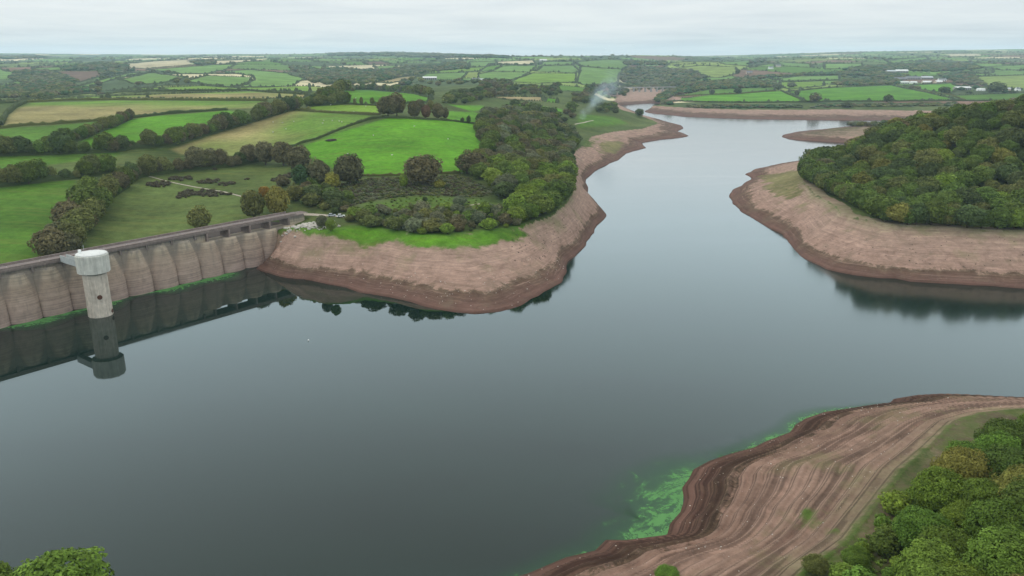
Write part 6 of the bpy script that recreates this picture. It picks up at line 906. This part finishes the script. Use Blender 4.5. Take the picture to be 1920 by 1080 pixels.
# shrubs filling the near corner below the trees
for (a, b) in scatter([(58, 112), (66, 122), (78, 132), (88, 139), (97, 148), (108, 153), (100, 144), (80, 124), (66, 104), (56, 92), (50, 96), (52, 106)], 3.4, 57):
    hh = g.uniform(2.0, 4.6); tone = g.choice(['near', 'bright', 'green', 'near'])
    dz = 'nearest the viewer' if b < 108 else 'in the middle' if b < 128 else 'at the far end'
    place('near_bush', '%s bush fringing the near right trees, %s' % (TWORD[tone], dz), 'bush', 'bushes fringing the near right trees', a, b, hh*g.uniform(1.1, 1.5), hh, tone, 'bush')

# ---------------------------------------------------------------- hedges
for k, (l, h, pts) in enumerate(HEDGES):
    v, f, t = hedge_arrays(pts, h, 70+k)
    me = mesh_np('hedge', v, f, (M['leaf'],)); attr(me, 'tone', t)
    o = obj('hedge', me); o.color = (TONE['dark'] if k % 3 else TONE['olive'])+(1,)
    tag(o, l, 'hedge', 'field hedges')

# far hedgerows: outlines of the distant fields and parcels, too thin to pick apart
BL = [np.array(q) for q in ((-1, -.9, 0), (1, -1, 0), (.9, 1, 0), (-1, .9, 0), (-.3, -.2, 1), (.4, .2, .92))]
BLF = np.array([[0, 1, 4, 4], [1, 5, 4, 4], [1, 2, 5, 5], [2, 3, 5, 5], [3, 4, 5, 5], [3, 0, 4, 4]])[:, :3]
BLF = np.array([[0, 1, 4], [1, 5, 4], [1, 2, 5], [2, 3, 5], [3, 4, 5], [3, 0, 4]])
hx, hy = [], []
for c, l, poly in FIELDS:
    p = np.array(poly, float)
    if np.hypot(p[:, 0], p[:, 1]).mean() < 1150: continue
    p = np.vstack([p, p[:1]])
    for a, b in zip(p[:-1], p[1:]):
        L = np.hypot(*(b-a)); n = int(L/5.5)
        if n < 1 or L > 900: continue
        tt = np.arange(n)/n; hx.append(a[0]+(b[0]-a[0])*tt); hy.append(a[1]+(b[1]-a[1])*tt)
gg = np.random.default_rng(8)
rr_ = np.exp(gg.uniform(math.log(1800), math.log(9500), 500000)); aa_ = gg.uniform(-.66, .66, 500000)
sx_, sy_ = rr_*np.sin(aa_), rr_*np.cos(aa_)
_, pe, pr = parcels(sx_, sy_)
keep = pe < 5.0+rr_*0.0010
infield = np.zeros(len(sx_), bool)
for c, l, poly in FIELDS:
    if np.hypot(*np.array(poly).T).mean() > 1150: infield |= inside(poly, sx_, sy_)
keep &= ~infield
hx = np.concatenate(hx+[sx_[keep][:19000]]); hy = np.concatenate(hy+[sy_[keep][:19000]])
dl = T.height(hx, hy)[1] if len(hx) else 0
ok = dl < 0.5; hx, hy = hx[ok], hy[ok]
n = len(hx); zz_ = gz(hx, hy); sc_ = gg.uniform(2.0, 3.6, n)*np.clip(np.hypot(hx, hy)/3000, .8, 1.5); tall = gg.uniform(size=n) < .10; ht_ = gg.uniform(2.4, 4.4, n)*np.clip(np.hypot(hx, hy)/3000, .8, 1.15)*np.where(tall, 2.2, 1); sc_ = sc_*np.where(tall, 1.7, 1)
V = np.stack([np.stack([hx+q[0]*sc_, hy+q[1]*sc_, zz_-.4+q[2]*ht_], 1) for q in BL], 1).reshape(-1, 3)
Fh = (BLF[None]+6*np.arange(n)[:, None, None]).reshape(-1, 3)
me = mesh_np('distant_hedgerows', V, Fh, (M['leafmass'],)); attr(me, 'tone', np.repeat(gg.uniform(.7, 1.3, n), 6)); attr(me, 'col', np.tile((0.056, 0.075, 0.034), (n*6, 1)), 'FLOAT_COLOR')
tag(obj('distant_hedgerows', me), 'dark hedgerows dividing the far fields', 'hedgerows', None, 'stuff')

# far woods
items = []
for k, poly in enumerate(FARWOODS):
    p = np.array(poly); d = float(np.hypot(p[:, 0], p[:, 1]).mean()); s = float(np.clip(d*0.0060, 7, 44))
    if d > 6000: s *= 1.6
    pts2 = scatter(poly, s, 500+k)[:700]
    for (a, b) in pts2:
        hh = g.uniform(.8, 1.25)*(9 if k < 17 else 4.0 if k in (16, 17) else 8)
        if k in (16, 17): hh = g.uniform(2, 5)
        if k == 18: continue
        items.append((a, b, max(s*1.3, hh*1.1), hh*(1+max(0, d-2500)/6000), TONE[g.choices(['dark', 'olive', 'brown', 'dgreen', 'grey'], [4, 3, 2, 3, 4 if k == 6 else 1])[0]]))
wp = (pr*13).astype(int) >= 9; wp &= ((pr*13).astype(int) != 11) & ~infield & (rr_ < 8000)
for a, b in list(zip(sx_[wp], sy_[wp]))[:450]:
    d = math.hypot(a, b); items.append((a, b, 10+d*0.0035, g.uniform(7, 12), TONE[g.choice(['dark', 'olive', 'dgreen', 'brown'])]))
bk = T.height(np.array([i[0] for i in items]), np.array([i[1] for i in items]))[3]
items = [i for i, q in zip(items, bk) if q > 3]
mass('distant_woodland', 'dark woods and copses on the far slopes and skyline', items, 8, 6, 0.34, 'woodland', 0.95)
print('far wood trees', len(items), 'hedge blobs', n, 'trees', NTREE[0])

# copse on the root of the low spit behind the headland
sp_ = [u[:2] for u in UB if u[0] > 480 and 1100 < u[1] < 1400 and 4.5 < u[2] < 8.5][:3]
cop = sp_+[(a+10, b+75) for a, b in reversed(sp_)]
for (a, b) in scatter(cop, 13, 71):
    if T.height(np.array([a]), np.array([b]))[3][0] < 4: continue
    hh = g.uniform(6, 9); tone = g.choice(['dark', 'olive', 'grey', 'brown'])
    place('copse_tree', '%s tree in the copse on the low spit behind the headland' % TWORD[tone], 'tree', 'trees of the spit copse', a, b, hh*1.7, hh, tone, 'low')

# undergrowth: bracken and brambles on the peninsula, rank growth on the near bank
items = []
for zk, poly in ZONES:
    if zk == 'bracken': items += [(a, b, g.uniform(1.6, 3.2), g.uniform(.8, 1.5), TONE[g.choice(['gorse', 'grey', 'dark', 'olive'])]) for a, b in scatter(poly, 2.0, 91)]
    if zk == 'clearing': items += [(a, b, g.uniform(1.2, 2.5), g.uniform(.5, 1.3), TONE[g.choice(['green', 'olive', 'bright'])]) for a, b in scatter(poly, 4.0, 92)]
mass('undergrowth', 'low brown bracken and bramble cover on the peninsula slope', items, 6, 7, 0.34, 'undergrowth')
items = []
for zk, poly in ZONES:
    if zk == 'bankgrass' and len(poly) > 40 and np.hypot(*np.array(poly).T).mean() < 260:
        items += [(a, b, g.uniform(.5, 1.5), g.uniform(.2, .8), TONE[g.choice(['near', 'bright', 'near', 'green'])]) for a, b in scatter(poly, 1.1, 93) if fbm(np.array([a/9.]), np.array([b/9.]), 3, 6)[0] > -.08]
bk = T.height(np.array([i[0] for i in items]), np.array([i[1] for i in items]))[4]; items = [i for i, q in zip(items, bk) if q > 1.5]
mass('bank_weeds', 'rank green weeds and brambles at the foot of the near trees', items[:2600], 7, 7, 0.34, 'weeds', 0.35)

# ---------------------------------------------------------------- paths
def ribbon(name, label, wdt, pts, mat, lift=0.06):
    p = np.array(pts, float); s = np.concatenate([[0], np.cumsum(np.hypot(*np.diff(p, axis=0).T))]); n = int(s[-1]/1.5)+2
    q = np.linspace(0, s[-1], n); cx_ = np.interp(q, s, p[:, 0]); cy_ = np.interp(q, s, p[:, 1]); k = np.ones(7)/7
    cx_ = np.convolve(np.pad(cx_, 3, mode='edge'), k, 'valid'); cy_ = np.convolve(np.pad(cy_, 3, mode='edge'), k, 'valid')
    tx = np.gradient(cx_); ty = np.gradient(cy_); L = np.hypot(tx, ty)+1e-9
    rows = []
    for a in (-.5, -.17, .17, .5):
        xx = cx_-ty/L*wdt*a; yy = cy_+tx/L*wdt*a; rows.append(np.stack([xx, yy, gz(xx, yy)+lift], 1))
    V = np.stack(rows, 1).reshape(-1, 3)
    F_ = [[i*4+j, i*4+j+1, (i+1)*4+j+1, (i+1)*4+j] for i in range(n-1) for j in range(3)]
    tag(obj(name, mesh_np(name, V, np.array(F_)[:, ::-1], (mat,))), label, None, None, 'structure')
for nm, l, wdt, pts in PATHS: ribbon(nm, l, wdt, pts, M['path'], 0.12)

# ---------------------------------------------------------------- rubble, stumps
def rubble(name, label, spots, mat, cat):
    V, Fq = [], []; base = 0; gg = np.random.default_rng(14)
    cube = np.array([(i, j, k) for i in (-1, 1) for j in (-1, 1) for k in (-1, 1)], float)
    q6 = np.array([[0, 1, 3, 2], [4, 6, 7, 5], [0, 4, 5, 1], [2, 3, 7, 6], [0, 2, 6, 4], [1, 5, 7, 3]])
    for a, b, s, h in spots:
        v = cube*gg.uniform(.6, 1.0, (8, 3))*np.array((s, s*gg.uniform(.6, 1), h)); an = gg.uniform(0, 6.28); ca, sa = math.cos(an), math.sin(an)
        v = np.stack([v[:, 0]*ca-v[:, 1]*sa+a, v[:, 0]*sa+v[:, 1]*ca+b, v[:, 2]+gzf(a, b)+h*.4], 1)
        V.append(v); Fq.append(q6+base); base += 8
    tag(obj(name, mesh_np(name, np.vstack(V), np.vstack(Fq), (mat,))), label, cat, None, 'stuff')
gg = np.random.default_rng(33)
ab_ = [(-104+gg.normal(0, 5.5), 388+gg.normal(0, 4), gg.uniform(.35, .9), gg.uniform(.25, .6)) for i in range(260)]
rubble('rubble', 'pale broken stone tipped beside the right end of the dam', ab_, M['stone'], 'stones')
def onbank(cx0, cx1, cy0, cy1, n, zlo, zhi, s0, s1, hs):
    out = []
    xs2 = gg.uniform(cx0, cx1, n*6); ys2 = gg.uniform(cy0, cy1, n*6); h2 = T.height(xs2, ys2)
    for a, b, z, bk_ in zip(xs2, ys2, h2[0], h2[1]):
        if bk_ > .5 and zlo < z < zhi and len(out) < n: out.append((a, b, gg.uniform(s0, s1), gg.uniform(s0, s1)*hs))
    return out
rubble('stumps', 'small dark tree stumps dotted over the bare shores', onbank(0, 80, 300, 460, 170, 7, 18, .12, .36, .6)+onbank(150, 340, 340, 560, 200, 6, 17, .12, .34, .6), M['stump'], 'stumps')
rubble('shore_stones', 'scattered pale stones on the terraced near shore', onbank(-10, 150, 100, 240, 300, .5, 17, .04, .17, .5)+onbank(-130, 60, 290, 380, 120, .6, 9, .08, .28, .5), M['stone'], 'stones')

# ---------------------------------------------------------------- cars by the dam end
def car(name, label, x_, y_, rz, paint):
    e = empty(name, (x_, y_, gzf(x_, y_)+.12), rz); tag(e, label, 'car')
    w = MB(); w.v = []; prof = [(-2.1, .35), (-2.15, .75), (-1.9, .95), (1.0, 1.0), (2.05, .85), (2.15, .55), (2.1, .35)]; n = len(prof)
    for yy in (-.85, .85): w.v += [(a, yy, b) for a, b in prof]
    w.f = [[i, (i+1) % n, n+(i+1) % n, n+i] for i in range(n)]+[[i for i in range(n)], [n+i for i in reversed(range(n))]]
    w.build('body', paint, e)
    w = MB(); pr_ = [(-1.85, .95), (-1.4, 1.5), (.2, 1.55), (1.0, .99)]
    for yy, k in ((-.78, 1), (.78, 1)): w.v += [(a, yy*(.88 if b > 1.2 else 1), b) for a, b in pr_]
    w.f = [[i, (i+1) % 4, 4+(i+1) % 4, 4+i] for i in range(4)]+[[0, 1, 2, 3], [7, 6, 5, 4]]
    w.build('windows', M['glass'], e)
    w = MB(); w.box(-1.38, .2, -.68, .68, 1.56, 1.6); w.build('roof', paint, e)
    for a in (-1.3, 1.3):
        for b in (-.86, .86):
            w = MB(); w.tube([(a, b-.1, .33), (a, b+.1, .33)], .33, 10); w.build('wheel', M['dark'], e)
car('parked_car', 'silver car parked on the track at the dam end', -95.5, 404.0, 0.2, M['silver'])
car('parked_car', 'white car behind the silver one on the track', -90.3, 402.2, 0.35, M['white'])
b = empty('warning_sign', (-84.5, 398.5, gzf(-84.5, 398.5))); tag(b, 'small orange warning sign beside the gravel track', 'sign')
w = MB(); w.tube([(0, 0, 0), (0, 0, 1.6)], .05, 6); w.build('post', M['metal'], b); w = MB(); w.box(-.6, .6, -.09, -.05, .8, 1.8); w.build('panel', M['orange'], b)

car('parked_vehicle', 'white vehicle parked at the top of the sheep pasture', -154.1, 772.2, 0.4, M['white'])
gg = np.random.default_rng(4); w = MB()
for i in range(9):
    for j in range(14):
        a1 = i/8; an = j/14*6.283; rr2 = (1-a1**2)**.5*(1+.22*gg.normal()); w.v.append((4.6*rr2*math.cos(an), 2.6*rr2*math.sin(an), 1.7*a1*(1+.1*gg.normal())-.2))
w.f = [[i*14+j, i*14+(j+1) % 14, (i+1)*14+(j+1) % 14, (i+1)*14+j] for i in range(8) for j in range(14)]
mh = w.build('manure_heap', M['stump'], None, True, (-145.7, 633, gzf(-145.7, 633))); tag(mh, 'low dark manure heap beside the ditch hedge of the vivid green field', 'heap')

# ---------------------------------------------------------------- sheep
def sheep_mesh():
    bm = bmesh.new()
    rings = [(-.62, .10, .62), (-.5, .26, .62), (-.2, .33, .60), (.2, .31, .60), (.45, .22, .66), (.6, .13, .80), (.74, .10, .84), (.9, .05, .74)]
    loops = []
    for a, rr2, zc in rings:
        loops.append([bm.verts.new((a, rr2*math.cos(t), zc+rr2*1.05*math.sin(t))) for t in [i*math.pi/4 for i in range(8)]])
    for p, q in zip(loops[:-1], loops[1:]):
        for i in range(8): bm.faces.new([p[i], p[(i+1) % 8], q[(i+1) % 8], q[i]])
    bm.faces.new(loops[0][::-1]); bm.faces.new(loops[-1])
    for a in (-.38, .32):
        for s in (-.15, .15):
            ring = [[bm.verts.new((a+r2*math.cos(t)+dx, s+r2*math.sin(t), z)) for t in [i*math.pi/2 for i in range(4)]] for r2, z, dx in ((.09, .45, 0), (.05, .25, .03), (.045, 0, 0))]
            for p, q in zip(ring[:-1], ring[1:]):
                for i in range(4): bm.faces.new([p[i], p[(i+1) % 4], q[(i+1) % 4], q[i]])
    bmesh.ops.recalc_face_normals(bm, faces=bm.faces)
    me = bpy.data.meshes.new('sheep'); bm.to_mesh(me); bm.free(); me.materials.append(M['wool'])
    me.polygons.foreach_set('use_smooth', np.ones(len(me.polygons), bool)); return me
SM = sheep_mesh()
for k, (a, b_) in enumerate(SHEEP):
    o = obj('sheep', SM, None, (a, b_, gzf(a, b_))); o.rotation_euler = (0, 0, k*2.1); o.scale = (1.05,)*3
    where = 'buff sheep pasture' if k in (0, 1, 2, 3, 4, 5, 6, 7, 8, 13) else 'vivid green field' if k in (9, 10, 11, 12, 14) else 'strips of pasture behind'
    tag(o, 'white sheep grazing on the '+where, 'sheep', 'sheep on the '+where)

# ---------------------------------------------------------------- viaduct over the dry arm
vd = empty('viaduct', (0, 0, 0)); tag(vd, 'grey road viaduct on piers across the dry upper arm', 'viaduct')
p0, p1 = Vector((345, 2262, 0)), Vector((432, 2290, 0)); dv = (p1-p0).normalized(); nv = Vector((-dv.y, dv.x, 0)); Lv = (p1-p0).length
vd.location = p0; vd.rotation_euler = (0, 0, math.atan2(dv.y, dv.x))
w = MB(); w.box(-30, Lv+40, -4, 4, 23.6, 25.2); w.build('deck', M['masonry'], vd)
for s in (-4, 3.6):
    w = MB(); w.box(-30, Lv+40, s, s+.4, 25.2, 26.3); w.build('parapet', M['masonry'], vd)
for i in range(6):
    c = Lv*i/5; w = MB(); w.box(c-1.5, c+1.5, -3.4, 3.4, -2, 22.4); w.box(c-2.3, c+2.3, -3.9, 3.9, 22.4, 23.6); w.build('pier', M['masonry'], vd)

# ---------------------------------------------------------------- farms and houses
def house(name, label, x_, y_, L, Wd, H_, rise, rz, wall, roof, cat='house', chim=False, group=None, win=True):
    z = gzf(x_, y_); e = empty(name, (x_, y_, z-.3), rz); tag(e, label, cat, group)
    w = MB(); w.box(-L/2, L/2, -Wd/2, Wd/2, 0, H_)
    k = len(w.v); w.v += [(-L/2, -Wd/2, H_), (-L/2, Wd/2, H_), (-L/2, 0, H_+rise-.02), (L/2, -Wd/2, H_), (L/2, Wd/2, H_), (L/2, 0, H_+rise-.02)]; w.f += [[k, k+1, k+2], [k+3, k+5, k+4]]
    w.build('wall', wall, e)
    w = MB(); w.gable(-L/2, L/2, -Wd/2, Wd/2, H_+.03, H_+rise+.03); ro = w.build('roof', roof, e)
    if chim:
        for s in (-1, 1):
            w = MB(); w.box(s*(L/2-.8)-.5, s*(L/2-.8)+.5, -.45, .45, H_+rise*.6, H_+rise+1.3); w.build('chimney', wall, ro)
    if win:
        n = max(2, int(L/5))
        for i in range(n):
            c = -L/2+L*(i+.5)/n; w = MB(); big = L > 20
            w.box(c-(1.6 if big else .6), c+(1.6 if big else .6), -Wd/2-.06, -Wd/2+.02, .1 if big else 1.2, H_*.72 if big else 2.6); w.build('door' if big else 'window', M['opening'], e)
B_ = [('white farm shed', 1193, 2433, 26, 12, 5, 2.5, .1, 'render_w', 'fibre', 'pale roofed shed at the left end of the farmyard below the wood'),
      ('x', 1222, 2436, 20, 12, 4.5, 3, .05, 'render_w', 'fibre', 'white gabled farm shed, second from the left in the farmyard'),
      ('x', 1266, 2442, 26, 14, 5, 4, -.1, 'buff', 'fibre', 'buff gabled barn in the middle of the farmyard'),
      ('x', 1312, 2462, 22, 13, 5, 4, .2, 'buff', 'fibre', 'barn with pale roof at the right end of the farmyard'),
      ('x', 1375, 2560, 24, 10, 5, 3.5, .0, 'render_w', 'slate', 'pale house right of the farmyard'),
      ('x', 1370, 2650, 40, 18, 6, 4, .1, 'masonry', 'tin', 'grey shed behind the farmyard on the right'),
      ('x', 1318, 2635, 44, 18, 6, 4, .0, 'masonry', 'slate', 'dark roofed shed behind the middle of the farmyard'),
      ('x', 1255, 2600, 50, 16, 5, 3.5, .1, 'masonry', 'slate', 'long slate roofed shed behind the left of the farmyard'),
      ('x', 1420, 3009, 36, 18, 7, 4, .1, 'masonry', 'tin', 'left pale barn on the slope above the farmyard'),
      ('x', 1467, 3025, 44, 20, 7, 5, -.1, 'masonry', 'fibre', 'right pale barn on the slope above the farmyard'),
      ('x', 1168, 2072, 42, 14, 5, 3, .08, 'masonry', 'fibre', 'long pale shed at the edge of the bright field on the right'),
      ('x', 1172, 1995, 18, 10, 4, 2.5, -.2, 'render_w', 'fibre', 'small white shed right of the long pale shed'),
      ('x', 1193, 1990, 20, 10, 4, 3, .1, 'masonry', 'slate', 'slate roofed house left of the large round dark tree'),
      ('x', 1268, 2046, 18, 9, 5, 3, .1, 'buff', 'tin', 'buff house right of the large round dark tree'),
      ('x', 1299, 2050, 12, 8, 5.5, 3, .2, 'render_w', 'slate', 'white house at the right end of the row'),
      ('x', -92, 2029, 18, 9, 5, 3.5, .3, 'render_w', 'slate', 'white farmhouse among the valley trees'),
      ('x', -74, 2010, 16, 8, 5, 3, -.3, 'buff', 'tin', 'buff roofed cottage beside the white farmhouse'),
      ('x', -226, 2202, 38, 16, 5, 3, .05, 'masonry', 'fibre', 'pale roofed barns below the green field'),
      ('x', 149, 3840, 34, 12, 6, 4, .1, 'render_w', 'fibre', 'white farm on the skyline of the central hill'),
      ('x', 1018, 3163, 18, 9, 6, 4, .2, 'render_w', 'slate', 'white cottage in the trees below the right ridge'),
      ('x', 1092, 3300, 20, 10, 6, 4, .0, 'buff', 'slate', 'buff house above the white cottage'),
      ('x', 872, 2950, 22, 10, 5, 4, .1, 'buff', 'slate', 'farm buildings by the lone tree on the hill pasture'),
      ('x', -4416, 7187, 170, 40, 8, 5, .2, 'render_w', 'fibre', 'long white sheds on the far left skyline')]
for nm, a, b_, L, Wd, H_, ri, rz, wl, rf, lab in B_:
    farm = any(q in lab for q in ('shed', 'barn', 'farm on', 'buildings'))
    house('barn' if farm else 'house', lab, a, b_, L, Wd, H_, ri, rz, M[wl], M[rf], 'barn' if farm else 'house', not farm)

# ---------------------------------------------------------------- small things on the water
by = empty('buoy', (-75.6, 270, 0)); tag(by, 'tiny white buoy floating in front of the dam', 'buoy')
w = MB(); w.lathe([(.06, -.2), (.25, -.08), (.3, .1), (.22, .28), (.06, .36)], 10); w.build('float', M['white'], by, True)
w = MB(); w.tube([(0, 0, .3), (0, 0, .7)], .03, 5); w.build('mast', M['metal'], by)

# ---------------------------------------------------------------- bonfire smoke and the hazy air
def volume_mat(name, col_, dens, noisy=None):
    m = bpy.data.materials.new(name); m.use_nodes = True; t = m.node_tree; t.nodes.clear()
    out = N(t, 'ShaderNodeOutputMaterial'); v = N(t, 'ShaderNodeVolumePrincipled'); v.inputs['Color'].default_value = col_+(1,); v.inputs['Density'].default_value = dens
    v.inputs['Anisotropy'].default_value = 0.1
    t.links.new(v.outputs[0], out.inputs['Volume'])
    if noisy:
        g_ = N(t, 'ShaderNodeNewGeometry'); n_ = noise(t, g_.outputs['Position'], noisy, 4, 0.6, 0.6)
        t.links.new(math_n(t, 'MULTIPLY', maprange(t, n_, 0.40, 0.68, 0, 1), dens), v.inputs['Density'])
    return m
def smoke_mat():
    m = bpy.data.materials.new('smoke'); m.use_nodes = True; t = m.node_tree; t.nodes.clear()
    out = N(t, 'ShaderNodeOutputMaterial'); v = N(t, 'ShaderNodeVolumePrincipled'); v.inputs['Color'].default_value = (0.74, 0.86, 1.0, 1)
    t.links.new(v.outputs[0], out.inputs['Volume'])
    g_ = N(t, 'ShaderNodeNewGeometry'); nz = N(t, 'ShaderNodeTexNoise'); nz.inputs['Scale'].default_value = 0.035; nz.inputs['Detail'].default_value = 3; t.links.new(g_.outputs['Position'], nz.inputs['Vector'])
    def vm(op, a, b):
        n_ = N(t, 'ShaderNodeVectorMath', operation=op)
        for i, q in enumerate((a, b)):
            if q is None: continue
            if hasattr(q, 'is_linked'): t.links.new(q, n_.inputs[i])
            elif isinstance(q, (int, float)): n_.inputs['Scale'].default_value = q
            else: n_.inputs[i].default_value = q
        return n_
    A = Vector((88, 1052, 22)); D = Vector((158, 1157, 82))-A; L = D.length; D /= L
    wob = vm('SCALE', vm('SUBTRACT', nz.outputs['Color'], (.5, .5, .5)).outputs[0], None); wob.inputs['Scale'].default_value = 22.0
    P = vm('ADD', vm('SUBTRACT', g_.outputs['Position'], tuple(A)).outputs[0], wob.outputs[0]).outputs[0]
    al = vm('DOT_PRODUCT', P, tuple(D)).outputs['Value']
    ax = N(t, 'ShaderNodeVectorMath', operation='SCALE'); ax.inputs[0].default_value = tuple(D); t.links.new(al, ax.inputs['Scale'])
    dist = vm('LENGTH', vm('SUBTRACT', P, ax.outputs[0]).outputs[0], None).outputs['Value']
    f = math_n(t, 'DIVIDE', al, L)
    rad = math_n(t, 'ADD', 4.0, math_n(t, 'MULTIPLY', f, 24.0))
    fall = maprange(t, math_n(t, 'DIVIDE', dist, rad), 0.1, 1.0, 1, 0, True)
    ends = math_n(t, 'MULTIPLY', maprange(t, f, 0.0, 0.08, 0, 1, True), maprange(t, f, 0.5, 1.0, 1, 0, True))
    n2 = noise(t, g_.outputs['Position'], 0.06, 4, 0.6, 0.8)
    de = math_n(t, 'MULTIPLY', math_n(t, 'MULTIPLY', fall, ends), maprange(t, n2, 0.38, 0.66, 0.05, 1))
    t.links.new(math_n(t, 'MULTIPLY', de, 0.030), v.inputs['Density']); return m
w = MB(); w.tube([(82, 1043, 17), (93, 1062, 30), (118, 1098, 50), (140, 1130, 68), (164, 1166, 88)], (8, 22, 34, 40, 40), 14)
sm = w.build('smoke', smoke_mat()); tag(sm, 'thin blue bonfire smoke drifting up beside the lake', 'smoke', None, 'stuff')
w = MB(); w.box(-15900, 15900, -15900, 15900, -32, 330)
hz = w.build('haze', volume_mat('haze', (0.66, 0.84, 1.0), 6.2e-5)); tag(hz, 'thin bluish haze over the valley', 'haze', None, 'stuff')
